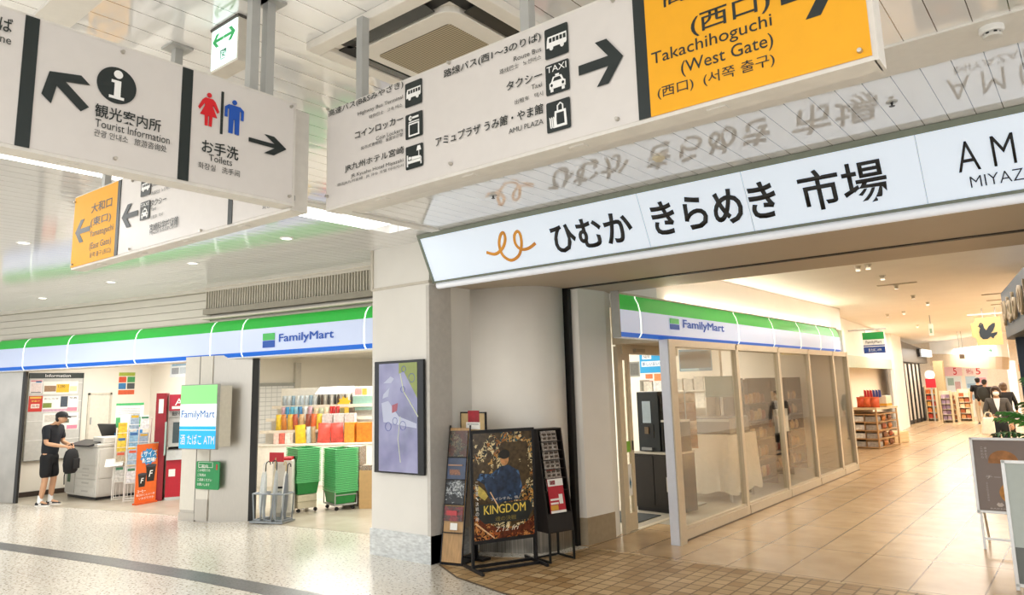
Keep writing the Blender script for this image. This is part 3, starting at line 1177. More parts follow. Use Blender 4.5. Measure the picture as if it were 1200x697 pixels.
# ================================================================== MARKET SIGN OVER THE OPENING
fb = Face((-5.86, 5.9, 3.09), 0, up=(0, -.25, .51))
LB = (0.25 ** 2 + 0.51 ** 2) ** .5
tb = thing('market_sign', 'long white lit signboard with black market lettering over the corridor opening', 'signboard', mtx=fb.m)
LITW = mat('dbe7f6', .3, emit=.36, var=0)
MB().box(0.03, 7.5, 0, .06, .022, LB - .03).build('lit_face', LITW, tb)
FR = mat('7b8378', .4, .4)
m = MB()
m.box(0, 7.5, -.012, .07, 0, .022)
m.box(0, .03, -.012, .07, 0, LB - .02)
m.box(0, 7.5, -.008, .08, LB - .03, LB + .02)
m.build('frame', FR, tb)
m = MB()
for u, v in ((867, 200), (0, 0), (749, 240), (1074, 170)):
    if u:
        a, _ = fb.uv(u, v)
        m.box(a - .003, a + .003, -.001, .002, .022, LB - .03)
m.build('panel_joints', mat('cdd8e6', .4, var=0), tb)
# rounded white lip under the sign
o = MB()
o.tube([(0.02, .045, -.045), (7.5, .045, -.045)], .042, 12)
o.build('lower_lip', mat('e9edf4', .3, emit=.25, var=0), tb, smooth=True)
for s, u0, v0, u1, v1, bd in (('ひむか', 642.5, 264, 745.4, 280.5, .022), ('きらめき', 759.4, 238.5, 914.8, 252, .022), ('市場', 931.7, 203, 1043.8, 230.5, .012), ('A M U', 1117.5, 168, 1237, 182.5, -.008), ('MIYAZAKI', 1136, 207, 1236, 199.5, -.012)):
    ltr(fb, tb, s, INK, u0, v0, u1, v1, h={'ひ': .30, 'き': .31, '市': .33, 'A': .215, 'M': .08}[s[0]], bold=bd, ext=.004, y=-.006)


def smooth_path(P, n=6):
    out = []
    for i in range(len(P) - 1):
        p0, p1, p2, p3 = P[max(i - 1, 0)], P[i], P[i + 1], P[min(i + 2, len(P) - 1)]
        for k in range(n):
            t = k / n
            out.append(tuple(.5 * (2 * p1[j] + (p2[j] - p0[j]) * t + (2 * p0[j] - 5 * p1[j] + 4 * p2[j] - p3[j]) * t * t + (3 * p1[j] - p0[j] - 3 * p2[j] + p3[j]) * t ** 3) for j in range(len(p1))))
    out.append(tuple(P[-1]))
    return out


P = [(285, 302), (318, 308), (345, 285), (354, 252), (347, 229), (336, 240), (332, 275), (345, 312), (375, 331), (403, 315), (414, 280), (411, 240), (399, 224), (388, 240), (392, 270), (412, 290), (440, 287), (466, 268)]
P = [fb.uv(480 + x * .31667, 200 + y * .31667) for x, y in P]
PP = smooth_path([(a, -.004, b) for a, b in P])


def b_or(nt, b, pos):
    n = noise(nt, pos, 2.2, 1)
    nt.links.new(ramp(nt, n.outputs['Fac'], [(0.35, 'b8691e'), (0.6, 'e8a13a')]), b.inputs['Base Color'])


plab(MB().tube(PP, .018, 8).build('emblem', node_mat('orange_emblem', b_or, .45), tb, smooth=True, xf=Matrix.Diagonal((1, .3, 1, 1))), 'orange curled U emblem')

# ================================================================== SHOP FASCIA SIGNS
def sweep(path, prof, m=None):
    """path: (x, y, nx, ny); prof: (d, z)"""
    m = m or MB()
    rings = [[m.bm.verts.new((x + nx * d, y + ny * d, z)) for d, z in prof] for x, y, nx, ny in path]
    for A, B in zip(rings, rings[1:]):
        for j in range(len(prof) - 1):
            m._f([A[j], B[j], B[j + 1], A[j + 1]])
    m._f(rings[0])
    m._f(rings[-1][::-1])
    return m


def fpath(x0, x1, n=24):
    out = []
    for i in range(n + 1):
        x = x0 + (x1 - x0) * i / n
        a = fang(x)
        out.append((x, facade(x), math.sin(a), -math.cos(a)))
    return out


def prof(z0, z1, zb, zg, dmax=.185, grow=0.0):
    full = [(dmax * .80, z0), (dmax * .93, z0 + .03), (dmax * .985, zb), (dmax, zb + .12), (dmax, zg - .1), (dmax * .96, zg), (dmax * .83, zg + (z1 - zg) * .5), (dmax * .55, z1 - .02), (dmax * .35, z1)]
    return [(max(d, .1 if dmax < .17 else 0) + grow, z) for d, z in full]


def canopy(name, label, path, z0, z1, zb, zg, seams, pathf, dmax=.185, d_in=-.01):
    th = thing(name, label, 'shop sign', (0, 0, 0))
    pf = prof(z0, z1, zb, zg, dmax)
    cl = lambda seg: [(min(d_in, seg[0][0]), seg[0][1])] + seg + [(min(d_in, seg[-1][0]), seg[-1][1])]
    sweep(path, cl(pf[:3])).build('blue_band', FBLUE, th, smooth=True)
    sweep(path, cl(pf[2:6])).build('white_band', FWHITE, th, smooth=True)
    sweep(path, cl(pf[5:])).build('green_band', FGREEN, th, smooth=True)
    sweep(path, [(d_in, pf[-1][1]), (max(d_in + .03, dmax * .40), pf[-1][1]), (max(d_in + .03, dmax * .4), pf[-1][1] + .02), (d_in, pf[-1][1] + .02)]).build('top_rail', mat('b9b2a2', .5), th)
    sweep(path, [(d_in, z0 - .018), (dmax * .8, z0 - .018), (dmax * .8, z0), (d_in, z0)]).build('bottom_rail', mat('e9ecf0', .4), th)
    pg = prof(z0, z1, zb, zg, dmax, .003)
    for s in seams:
        sweep(pathf(s), cl(pg)).build('seam', FSEAM, th)
    return th


def xcol(u, v, d):
    """x on the shopfront curve (offset d) under pixel u"""
    lo, hi = -19.0, -6.0
    dr = ray(u, v)
    k = dr.x / dr.y
    for _ in range(50):
        mm = (lo + hi) / 2
        X, Y = foff(mm, d)
        if X - k * Y < 0:
            lo = mm
        else:
            hi = mm
    return mm


seams = [xcol(u, 410, .18) for u in (28, 79, 158, 246.5, 283, 427)]
tl = canopy('shop_sign', 'curved green white and blue lit shop sign left of the column', fpath(-16.62, -6.93, 30), 2.46, 3.05, 2.523, 2.87, seams, lambda s: fpath(s - .012, s + .012, 1))
xa, xb = xcol(327.4, 395, .19), xcol(391, 395, .19)
X0, Y0 = foff(xa, .190)
X1, Y1 = foff(xb, .190)
fl_ = Face((X0, Y0, 0), math.atan2(Y1 - Y0, X1 - X0))
LTB = mat('0a52b4', .5, emit=.1, var=0)
o = thing('x', 'x', 'x', mtx=fl_.m)
kids = []
kids.append(ltr(fl_, o, 'FamilyMart', LTB, 327.4, 391.5, 391, 401.5, h=.15, bold=.03, y=-.008, ext=.003))
a0, b0, a1, b1 = fl_.box(308.5, 391, 321.8, 406.6)
hh = (b1 - b0) / 2
kids.append(MB().box(a0, a1, -.008, -.002, b0 + hh + .004, b1).build('logo_green', mat('35b34a', .4, emit=.2, var=0), o))
kids.append(MB().box(a0, a1, -.008, -.002, b0, b0 + hh - .004).build('logo_blue', LTB, o))
bpy.context.view_layer.update()
for kk in kids:
    kk.parent = tl
    kk.matrix_parent_inverse = Matrix()
    kk.matrix_basis = fl_.m
bpy.data.objects.remove(o, do_unlink=True)

# right shop: straight along y, turned back at its far end
pr_ = [(-4.31, y, 1, 0) for y in (7.12, 8.2, 10, 12, 14, 15.6, 16.1)]
for i in range(1, 7):
    t = math.radians(90 * i / 6)
    pr_.append((-4.51 + .2 * math.cos(t), 16.1 + .35 * math.sin(t), math.cos(t), math.sin(t)))
fr_ = Face((-4.142, 0, 0), PI / 2)
sy = [fr_.uv(u, 390)[0] for u in (752, 866, 907, 938, 961, 977)]
tr = canopy('shop_sign', 'green white and blue lit shop sign above the glass front of the right shop', pr_, 2.415, 2.91, 2.465, 2.725, sy, lambda s: [(-4.31, s - .012, 1, 0), (-4.31, s + .012, 1, 0)], .165, .09)
MB().box(-4.225, -4.125, 7.10, 7.12, 2.40, 2.93).build('end_frame', mat('77756c', .4, .4), tr)
kids = []
o = thing('x', 'x', 'x', mtx=fr_.m)
kids.append(ltr(fr_, o, 'FamilyMart', LTB, 800, 374.5, 848.8, 393, h=.135, bold=.03, y=-.005, ext=.003))
a0, b0, a1, b1 = fr_.box(784.6, 372.6, 796, 386.6)
hh = (b1 - b0) / 2
kids.append(MB().box(a0, a1, -.006, -.001, b0 + hh + .004, b1).build('logo_green', mat('35b34a', .4, emit=.2, var=0), o))
kids.append(MB().box(a0, a1, -.006, -.001, b0, b0 + hh - .004).build('logo_blue', LTB, o))
for kk in kids:
    kk.parent = tr
    kk.matrix_basis = fr_.m
bpy.data.objects.remove(o, do_unlink=True)

# ---- ventilation louvre over the left shop sign
xl = xcol(243, 345, .08)
tv = thing('ventilation_louvre', 'wide grey vertical slat ventilation louvre above the left shop sign', 'ventilation louvre', (0, 0, 0))
strip(MB(), xl, -6.95, .0, .05, 3.27, 3.60, 20).build('backing', mat('57544c', .6), tv)
m = MB()
nsl = 78
for i in range(nsl):
    x = xl + (-6.96 - xl) * i / (nsl - 1)
    (ax, ay), (bx, by) = foff(x - .012, .05), foff(x + .012, .05)
    (cx_, cy_), (dx_, dy_) = foff(x + .008, .10), foff(x - .008, .10)
    m.slab([(dx_, dy_), (cx_, cy_), (bx, by), (ax, ay)], 3.275, 3.595)
m.build('slats', mat('cfc9ba', .5), tv)
m = MB()
strip(m, xl - .03, -6.93, .0, .13, 3.18, 3.27, 20)
m.build('bottom_sill', mat('9a9484', .5), tv)
m = MB()
strip(m, xl - .03, -6.93, .0, .16, 3.10, 3.13, 20)
m.build('bottom_rail', mat('d6d0c2', .5), tv)
strip(MB(), xl - .03, -6.93, .0, .12, 3.595, 3.62, 20).build('top_rail', mat('d6d0c2', .5), tv)

# ---- screen on the column
fs = Face((0, 5.9, 0), 0)
a0, b0, a1, b1 = -6.815, .94, -5.982, 2.228
ts = thing('information_screen', 'tall dark information screen with a pale map on the column', 'screen', mtx=Face((a0, 5.878, b0), 0).m)
W_, H_ = a1 - a0, b1 - b0
MB().box(0, W_, -.035, .0, 0, H_).build('casing', mat('15171a', .25, .2), ts, bevel=.004)


def b_scr(nt, b, pos):
    tcn = nt.nodes.new('ShaderNodeTexCoord')
    n = noise(nt, tcn.outputs['Object'], 7, 5)
    n2 = noise(nt, tcn.outputs['Object'], 2.5, 2)
    c = ramp(nt, n2.outputs['Fac'], [(0.3, '5d5f7e'), (0.5, '77769c'), (0.7, '8d8db0')])
    d = ramp(nt, n.outputs['Fac'], [(0.42, '000000'), (0.6, '5f5f5f')])
    cc = mixc(nt, d, c, '9aa3b5')
    nt.links.new(cc, b.inputs['Base Color'])
    nt.links.new(cc, b.inputs['Emission Color'])
    b.inputs['Emission Strength'].default_value = .22


sc = MB().box(.085, W_ - .095, -.037, -.034, .02, H_ - .03).build('display', node_mat('map_screen', b_scr, .08, .8), ts)
SCG = mat('7f8a45', .1, emit=.2, var=.05)
m = MB()
m.prism([(W_ * .52, H_ - .03), (W_ - .095, H_ - .03), (W_ - .095, H_ * .66), (W_ * .8, H_ * .74), (W_ * .62, H_ * .9), (W_ * .52, H_ * .88)], -.0385, -.036)
plab(m.build('map_area', SCG, sc), 'olive green map area')
m = MB()
LP = mat('a7abc0', .1, emit=.22, var=0)
for pts in ([(.2, .80), (.35, .86), (.42, .84), (.36, .80)], [(.2, .70), (.33, .76), (.3, .68), (.18, .66)], [(.16, .62), (.3, .64), (.52, .5), (.87, .44), (.87, .40), (.2, .45)]):
    m.prism([(W_ * x, H_ * z) for x, z in pts], -.0385, -.036)
m.build('map_block', LP, sc)
m = MB()
m.prism([(W_ * .38, H_ * .60), (W_ * .5, H_ * .62), (W_ * .48, H_ * .55), (W_ * .38, H_ * .53)], -.0390, -.036)
m.build('map_block', mat('9a4a58', .1, emit=.15), sc)
m = MB()
for cx_, cz_, r in ((.62, .92, .035), (.78, .84, .05), (.6, .74, .035), (.44, .46, .04), (.3, .41, .05), (.6, .42, .05)):
    m.tube([(W_ * cx_ + r * math.cos(i * PI / 6), -.038, H_ * cz_ + r * math.sin(i * PI / 6)) for i in range(12)], .004, 5, closed=True)
m.build('map_rings', mat('5d66a0', .2, emit=.15), sc)
m = MB()
m.tube([(W_ * .55, -.038, H_ * .88), (W_ * .62, -.038, H_ * .72), (W_ * .75, -.038, H_ * .62), (W_ * .9, -.038, H_ * .5)], .006, 5)
m.tube([(W_ * .55, -.038, H_ * .5), (W_ * .5, -.038, H_ * .3), (W_ * .55, -.038, H_ * .1)], .004, 5)
m.build('map_route', mat('c5cbb0', .2, emit=.2), sc)
# ================================================================== PEOPLE
def skin_mesh(name, V, E, R, m, parent, sub=2):
    me = bpy.data.meshes.new(name)
    me.from_pydata([tuple(v) for v in V], E, [])
    o = bpy.data.objects.new(name, me)
    COL.objects.link(o)
    o.modifiers.new('s', 'SKIN')
    for i, r in enumerate(R):
        d = me.skin_vertices[0].data[i]
        d.radius = r if isinstance(r, tuple) else (r, r)
        d.use_root = (i == 0)
    if sub:
        sb = o.modifiers.new('d', 'SUBSURF')
        sb.levels = sub
        sb.render_levels = sub
    dg = bpy.context.evaluated_depsgraph_get()
    me2 = bpy.data.meshes.new_from_object(o.evaluated_get(dg))
    bpy.data.objects.remove(o, do_unlink=True)
    me2.name = name
    me2.materials.clear()
    me2.materials.append(m)
    for p in me2.polygons:
        p.use_smooth = True
    q = bpy.data.objects.new(name, me2)
    COL.objects.link(q)
    if parent is not None:
        q.parent = parent
    return q


class Sk:
    def __init__(self):
        self.V, self.E, self.R = [], [], []

    def chain(self, pts, start=None):
        prev = start
        for p in pts:
            self.V.append(Vector(p[:3]))
            self.R.append(p[3] if len(p) == 4 else (p[3], p[4]))
            i = len(self.V) - 1
            if prev is not None:
                self.E.append((prev, i))
            prev = i
        return prev


def hand(sk, wrist, i, fwd, side, curl=0.5):
    """palm and five fingers growing from wrist vertex i; fwd = finger direction, side = thumb direction"""
    f, s = Vector(fwd).normalized(), Vector(side).normalized()
    dn = f.cross(s).normalized()
    if dn.z > 0:
        dn = -dn
    wv = Vector(wrist)
    palm = wv + f * .055
    j = sk.chain([(*(wv + f * .03), .026, .017), (*palm, .036, .016)], i)
    for k, (off, ln) in enumerate(((.032, .070), (.011, .078), (-.010, .073), (-.030, .056))):
        b = palm + f * .03 + s * off
        d = (f + dn * curl * .6).normalized()
        d2 = (f * .4 + dn * curl * 1.4).normalized()
        sk.chain([(*b, .0095), (*(b + d * ln * .5), .0088), (*(b + d * ln * .5 + d2 * ln * .5), .0072)], j)
    t0 = wv + f * .035 + s * .03
    sk.chain([(*t0, .012), (*(t0 + s * .025 + f * .025), .0105), (*(t0 + s * .03 + f * .052), .008)], i)


def figure(label, pos, rz, H=1.7, skin=SKIN, hair=HAIR, pose=None, clothes=(), hairshape='short', female=False, group=None):
    """standing person facing local -y.  pose keys: armL/armR = (elbow, wrist), lean, head"""
    th = thing('person', label, 'person', (pos[0], pos[1], 0), rz, group)
    k = H / 1.72
    pose = pose or {}
    ln = pose.get('lean', 0.0)
    hd = pose.get('head', (0, -.03, 0))
    sw = .175 if female else .19

    def L(x, y, z):                       # lean the upper body forward
        t = max(0, z - .95)
        return (x * k, (y - ln * t) * k, z * k)
    sk = Sk()
    p = sk.chain([(*L(0, .01, .94), .115 * k, .09 * k)])
    s1 = sk.chain([(*L(0, .02, 1.1), .12 * k, .09 * k), (*L(0, .02, 1.26), .135 * k, .095 * k), (*L(0, .015, 1.39), .12 * k, .08 * k)], p)
    nk = sk.chain([(*L(0, 0, 1.46), .055 * k), (*L(hd[0] * .4, hd[1] * .5 - .01, 1.515), .05 * k)], s1)
    hx, hy, hz = L(hd[0], hd[1] - .02, 1.60 + hd[2])
    top = sk.chain([(hx, hy - .005 * k, hz - .035 * k, .062 * k, .07 * k), (hx, hy + .005 * k, hz + .03 * k, .076 * k, .09 * k), (hx, hy + .01 * k, hz + .085 * k, .066 * k, .078 * k)], nk)
    hm = len(sk.V) - 2
    sk.chain([(hx, hy - .088 * k, hz + .005 * k, .014 * k), (hx, hy - .10 * k, hz - .012 * k, .012 * k)], hm)      # nose
    for s in (-1, 1):
        sk.chain([(hx + s * .078 * k, hy + .01 * k, hz + .01 * k, .014 * k, .02 * k)], hm)                          # ears
    info = {}
    for s, nm in ((-1, 'armR'), (1, 'armL')):
        el, wr = pose.get(nm, ((s * .25, .03, 1.14), (s * .27, -.06, .90)))
        sh = L(s * sw, .015, 1.405)
        e_, w_ = L(*el), L(*wr)
        i = sk.chain([(*sh, .058 * k), (*[(a + b) / 2 for a, b in zip(sh, e_)], .05 * k), (*e_, .041 * k), (*[(a + b) / 2 for a, b in zip(e_, w_)], .038 * k), (*w_, .026 * k)], s1)
        fw = Vector(w_) - Vector(e_)
        hand(sk, w_, i, fw, (-s, -.2, .1) if abs(fw.z) > .1 else (-s * .4, 0, 1), pose.get('curl', .5))
        info[nm] = (sh, e_, w_)
    st = pose.get('stride', 0.0)
    for s in (-1, 1):
        q = s * st
        hip, kn, an = (s * .09 * k, .01, .88 * k), (s * .10 * k, (-.02 - q * .5) * k, .48 * k), (s * .10 * k, (.03 - q) * k, .085 * k)
        sk.chain([(*hip, .095 * k, .09 * k), (*[(a + b) / 2 for a, b in zip(hip, kn)], .078 * k), (*kn, .056 * k), (kn[0], kn[1] + .02 * k, (kn[2] + an[2]) / 2 + .05 * k, .056 * k), (*an, .036 * k),
                  (an[0] + s * .01, an[1] - .08 * k, .045 * k, .036 * k, .03 * k), (an[0] + s * .015, an[1] - .15 * k, .035 * k, .032 * k, .022 * k)], p)
        info['leg%d' % s] = (hip, kn, an)
    skin_mesh('body', sk.V, sk.E, sk.R, skin, th)
    # face marks and hair
    m = MB()
    for s in (-1, 1):
        m.ball((hx + s * .03 * k, hy - .083 * k, hz + .03 * k), (.012 * k, .008 * k, .006 * k), 8)
    m.build('eyes', mat('1b1512', .3), th)
    m = MB()
    m.ball((hx, hy - .083 * k, hz - .045 * k), (.022 * k, .008 * k, .006 * k), 8)
    m.build('mouth', mat('8d4a40', .5), th)
    m = MB()
    if hairshape == 'short':
        m.ball((hx, hy + .022 * k, hz + .058 * k), (.088 * k, .10 * k, .085 * k), 16)
        m.ball((hx, hy + .055 * k, hz + .01 * k), (.08 * k, .06 * k, .08 * k), 14)
    else:
        m.ball((hx, hy + .02 * k, hz + .055 * k), (.098 * k, .105 * k, .09 * k), 16)
        m.ball((hx, hy + .05 * k, hz - .02 * k), (.098 * k, .07 * k, .10 * k), 14)
        for s in (-1, 1):
            m.ball((hx + s * .082 * k, hy - .01 * k, hz - .0 * k), (.028 * k, .055 * k, .085 * k), 10)
        m.ball((hx, hy - .055 * k, hz + .095 * k), (.075 * k, .04 * k, .03 * k), 10)
    m.build('hair', hair, th, smooth=True)
    # clothing
    for cl in clothes:
        kind, cm = cl[0], cl[1]
        c = Sk()
        if kind in ('tshirt', 'jacket'):
            g = .034 if kind == 'tshirt' else .034
            a = c.chain([(*L(0, .01, .83), .14 * k + g, .112 * k + g)])
            a = c.chain([(*L(0, .02, 1.08), .14 * k + g, .105 * k + g), (*L(0, .02, 1.26), .148 * k + g, .11 * k + g), (*L(0, .015, 1.39), .128 * k + g * .6, .088 * k + g * .6)], a)
            c.chain([(*L(0, .005, 1.455), .062 * k)], a)
            for nm in ('armR', 'armL'):
                sh, e_, w_ = info[nm]
                mid = [(x + y) / 2 for x, y in zip(sh, e_)]
                if kind == 'tshirt':
                    e2 = [x + (y - x) * .8 for x, y in zip(sh, e_)]
                    c.chain([(*sh, .075 * k), (*mid, .07 * k), (*e2, .07 * k)], a)
                else:
                    w2 = [x + (y - x) * .9 for x, y in zip(e_, w_)]
                    c.chain([(*sh, .078 * k), (*mid, .068 * k), (*e_, .058 * k), (*w2, .045 * k)], a)
            nm_ = 'shirt' if kind == 'tshirt' else 'jacket'
        else:
            a = c.chain([(*L(0, .01, 1.0), .16 * k, .13 * k)])
            a = c.chain([(0, .01 * k, .90 * k, .16 * k, .13 * k)], a)
            for s in (-1, 1):
                hip, kn, an = info['leg%d' % s]
                hip = (s * .085 * k, .01, .80 * k)
                mid = [(x + y) / 2 for x, y in zip(hip, kn)]
                if kind == 'shorts':
                    k2 = [x + (y - x) * 1.0 for x, y in zip(hip, kn)]
                    c.chain([(*hip, .105 * k), (*mid, .105 * k), (*k2, .10 * k)], a)
                else:
                    c.chain([(*hip, .100 * k), (*mid, .098 * k), (*kn, .078 * k), (kn[0], kn[1] + .01, (kn[2] + an[2]) / 2, .07 * k), (an[0], an[1], an[2] + .0, .06 * k)], a)
            nm_ = 'shorts' if kind == 'shorts' else 'trousers'
        skin_mesh(nm_, c.V, c.E, c.R, cm, th)
    info['head'] = (hx, hy, hz, k)
    info['feet'] = [info['leg-1'][2], info['leg1'][2]]
    return th, info


def shoe(th, an, k, s, up, sole):
    m = MB()
    x, y = an[0] + s * .008, an[1]
    out = []
    for i, (dy, wd, hh) in enumerate(((.065, .034, .07), (.03, .042, .085), (-.03, .044, .075), (-.09, .048, .055), (-.15, .046, .045), (-.19, .03, .035))):
        out.append([m.bm.verts.new((x + wd * k * cx, y + dy * k, (.026 + (hh - .026) * cz) * k)) for cx, cz in ((-1, 0), (1, 0), (.9, .6), (.45, 1), (-.45, 1), (-.9, .6))])
    for A, B in zip(out, out[1:]):
        for j in range(6):
            m._f([A[j], A[(j + 1) % 6], B[(j + 1) % 6], B[j]])
    m._f(out[0]); m._f(out[-1])
    sh = m.build('shoe', up, th, smooth=True)
    MB().slab([(x - .03 * k, y + .07 * k), (x + .03 * k, y + .07 * k), (x + .05 * k, y - .09 * k), (x + .046 * k, y - .16 * k), (x + .02 * k, y - .197 * k), (x - .02 * k, y - .197 * k), (x - .046 * k, y - .16 * k), (x - .05 * k, y - .09 * k)], 0.001, .028 * k).build('sole', sole, sh)
    MB().box(x - .047 * k, x + .047 * k, y - .06 * k, y - .01 * k, .03 * k, .055 * k).build('side_patch', sole, sh)
    return sh


NAVY = mat('10151d', .75, var=.1)
BLK = mat('0e0f12', .8, var=.1)
fdir = Vector((.80, .60))
th, inf = figure('person in dark cap, navy t-shirt and shorts standing at the copier', (-15.20, 5.33), math.atan2(fdir.x, -fdir.y), 1.69,
                 skin=mat('c79a78', .55, var=.04), pose={'lean': .10, 'head': (0, -.10, -.035), 'armR': ((-.23, -.04, 1.13), (-.10, -.31, 1.06)), 'armL': ((.23, -.06, 1.13), (.10, -.31, 1.07)), 'stride': .03},
                 clothes=(('tshirt', NAVY), ('shorts', BLK)))
hx, hy, hz, k = inf['head']
m = MB()
m.ball((hx, hy + .012, hz + .068), (.094, .108, .07), 16)
cap = m.build('cap', mat('15171a', .7), th, smooth=True)
m = MB()
pts = [(hx + .075 * math.cos(t), hy - .07 - .085 * math.sin(t)) for t in [PI * i / 10 for i in range(11)]]
m.hexa([(x, y, hz + .045 - (hy - .07 - y) * .35) for x, y in pts], [(x, y, hz + .057 - (hy - .07 - y) * .35) for x, y in pts])
m.build('visor', mat('15171a', .7), cap)
for s, an in zip((-1, 1), inf['feet']):
    m = MB()
    m.cyl((an[0], an[1], .06), (an[0], an[1] , .19), .046, .042, 12)
    m.build('sock', WHITE, th, smooth=True)
    shoe(th, an, k, s, mat('1c1d20', .5), mat('eeeae2', .5))
# dark bag held in front of him
tb_ = thing('backpack', 'black backpack hanging from the hand of the person in the cap', 'backpack', (-15.20, 5.33, 0), math.atan2(fdir.x, -fdir.y))
m = MB()
rings = []
for z, w_, d_ in ((.56, .11, .06), (.60, .15, .09), (.72, .17, .105), (.85, .165, .10), (.95, .13, .08), (1.0, .06, .04)):
    rings.append([m.bm.verts.new((w_ * math.cos(2 * PI * j / 14) * (1 + .12 * math.cos(4 * PI * j / 14)), -.40 + d_ * math.sin(2 * PI * j / 14), z)) for j in range(14)])
for A_, B_ in zip(rings, rings[1:]):
    for j in range(14):
        m._f([A_[j], A_[(j + 1) % 14], B_[(j + 1) % 14], B_[j]])
m._f(rings[0]); m._f(rings[-1])
m.build('body', BLK, tb_, smooth=True)
m = MB()
m.tube([(-.06, -.39, .98), (-.06, -.38, 1.05), (0, -.375, 1.08), (.06, -.38, 1.05), (.06, -.39, .98)], .012, 8)
m.build('handle', BLK, tb_, smooth=True)
m = MB()
m.tube([(.0, -.31, .62), (.02, -.28, .5), (.0, -.30, .36)], .010, 6)
m.build('strap', BLK, tb_, smooth=True)
m = MB()
m.box(-.09, .09, -.515, -.49, .64, .82)
m.build('front_pocket', mat('15161a', .7), tb_, bevel=.01)

# ================================================================== STANDS BY THE COLUMN
def collage(name, cols, scale=9, seed=0.0, rough=.25, dark=None):
    def f(nt, b, pos):
        tcn = nt.nodes.new('ShaderNodeTexCoord')
        mp = nt.nodes.new('ShaderNodeMapping')
        mp.inputs['Location'].default_value = (seed, seed * .7, seed * 1.3)
        nt.links.new(tcn.outputs['Object'], mp.inputs[0])
        n0 = noise(nt, mp.outputs[0], scale * .8, 4)
        mm = nt.nodes.new('ShaderNodeMix')
        mm.data_type = 'VECTOR'
        mm.inputs[0].default_value = .12
        nt.links.new(mp.outputs[0], mm.inputs[4])
        nt.links.new(n0.outputs['Color'], mm.inputs[5])
        v = noise(nt, mm.outputs[1], scale, kind='ShaderNodeTexVoronoi')
        sp = nt.nodes.new('ShaderNodeSeparateColor')
        nt.links.new(v.outputs['Color'], sp.inputs[0])
        st = [(i / len(cols), c) for i, c in enumerate(cols)]
        c = ramp(nt, sp.outputs[0], st, 'CONSTANT')
        n1 = noise(nt, mp.outputs[0], scale * 3, 5)
        k = ramp(nt, n1.outputs['Fac'], [(.3, '8a8a8a'), (.6, 'ffffff')])
        nt.links.new(mixc(nt, .8, c, k, 'MULTIPLY'), b.inputs['Base Color'])
    return node_mat(name, f, rough)


def dist(a, b):
    return math.hypot(b[0] - a[0], b[1] - a[1])


FRAME = mat('16171a', .4, .2, var=.05)
L_, R_ = flo(553, 670), flo(630, 658.5)
ang = math.atan2(R_.y - L_.y, R_.x - L_.x)
W_ = dist(L_, R_)
tp = thing('poster_stand', 'black framed film poster stand between the two leaflet racks', 'poster stand', mtx=Face((L_.x, L_.y, 0), ang).m)
PZ0, PZ1 = .30, 1.40
MB().box(.0, .03, -.015, .015, .03, PZ1 + .035).build('upright', FRAME, tp, bevel=.003)
MB().box(W_ - .03, W_, -.015, .015, .03, PZ1 + .035).build('upright', FRAME, tp, bevel=.003)
MB().box(.03, W_ - .03, -.015, .015, PZ1, PZ1 + .035).build('top_rail', FRAME, tp)
MB().box(.03, W_ - .03, -.015, .015, PZ0 - .035, PZ0).build('bottom_rail', FRAME, tp)
for x in (0.0, W_ - .03):
    MB().box(x, x + .03, -.26, .26, .004, .034).build('foot', FRAME, tp, bevel=.003)
MB().box(.03, W_ - .03, -.11, -.08, .008, .034).build('floor_bar', FRAME, tp)
MB().box(.03, W_ - .03, .08, .11, .008, .034).build('floor_bar', FRAME, tp)
POST = collage('film_poster', ['22363a', '2b4448', 'a8763a', '24302f', 'e0b060', '35585c', 'b87a3c', '1c2626', 'f0dca8', '54442c'], 8, 3.0, .18)
pp = MB().box(.03, W_ - .03, -.006, .006, PZ0, PZ1).build('poster', POST, tp)
m = MB()
cx = W_ * .52
m.prism([(cx - .05, 1.04), (cx + .05, 1.05), (cx + .17, .98), (cx + .21, .80), (cx + .16, .68), (cx - .10, .66), (cx - .19, .72), (cx - .24, .86), (cx - .33, .92), (cx - .30, .98), (cx - .16, .97)], -.0085, -.006)
m.build('printed_shape', collage('poster_blue', ['2a4466', '375a86', '22364e', '4f78a8', '2c4260'], 6, 1.0, .2), pp)
m = MB()
m.disc(cx + .0, 1.115, .05, .068, -.009, -.006)
m.build('printed_shape', mat('c58e5a', .3, var=.25, scale=30), pp)
m = MB()
m.disc(cx + .0, 1.165, .066, .05, -.0095, -.006)
m.build('printed_shape', mat('15140f', .3), pp)
m = MB()
m.prism([(.03, PZ0), (W_ - .03, PZ0), (W_ - .03, .50), (W_ * .8, .42), (W_ * .6, .38), (W_ * .35, .42), (W_ * .18, .50), (.03, .56)], -.0075, -.006)
m.build('printed_shape', collage('poster_ember', ['8a4422', '4c2214', 'b8602e', '3a1c12', 'd08a4a', '6a301c'], 9, 5.0, .2), pp)
m = MB()
m.prism([(.09, .86), (.16, .80), (.2, .74), (.16, .70), (.08, .76)], -.0078, -.006)
m.build('printed_shape', mat('c9b55a', .3, var=.3, scale=20), pp)
m = MB()
m.prism([(.04, .47), (.055, .48), (.27, .31), (.26, .305)], -.0088, -.006)
m.prism([(.22, .78), (.23, .785), (.34, .60), (.325, .6)], -.0088, -.006)
m.build('printed_streak', mat('e6c090', .3), pp)
GOLD = mat('ecd35c', .4, 0, var=.12, scale=12)
m = MB()
m.prism([(W_ * .1, .66), (W_ * .9, .66), (W_ * .95, .56), (W_ * .85, .46), (W_ * .2, .46), (W_ * .06, .56)], -.0082, -.006)
m.build('printed_shape', mat('1c2423', .3, var=.3, scale=9), pp)
lettering(pp, 'KINGDOM', GOLD, W_ * .19, .555, W_ * .83, .645, y=-.0095, bold=.035)
lettering(pp, '魂の決戦', mat('8a7a3c', .4), W_ * .36, .475, W_ * .68, .525, y=-.0095)
lettering(pp, 'アイシテル、信。', mat('e9e6dd', .4), W_ * .30, .69, W_ * .74, .72, y=-.0095)
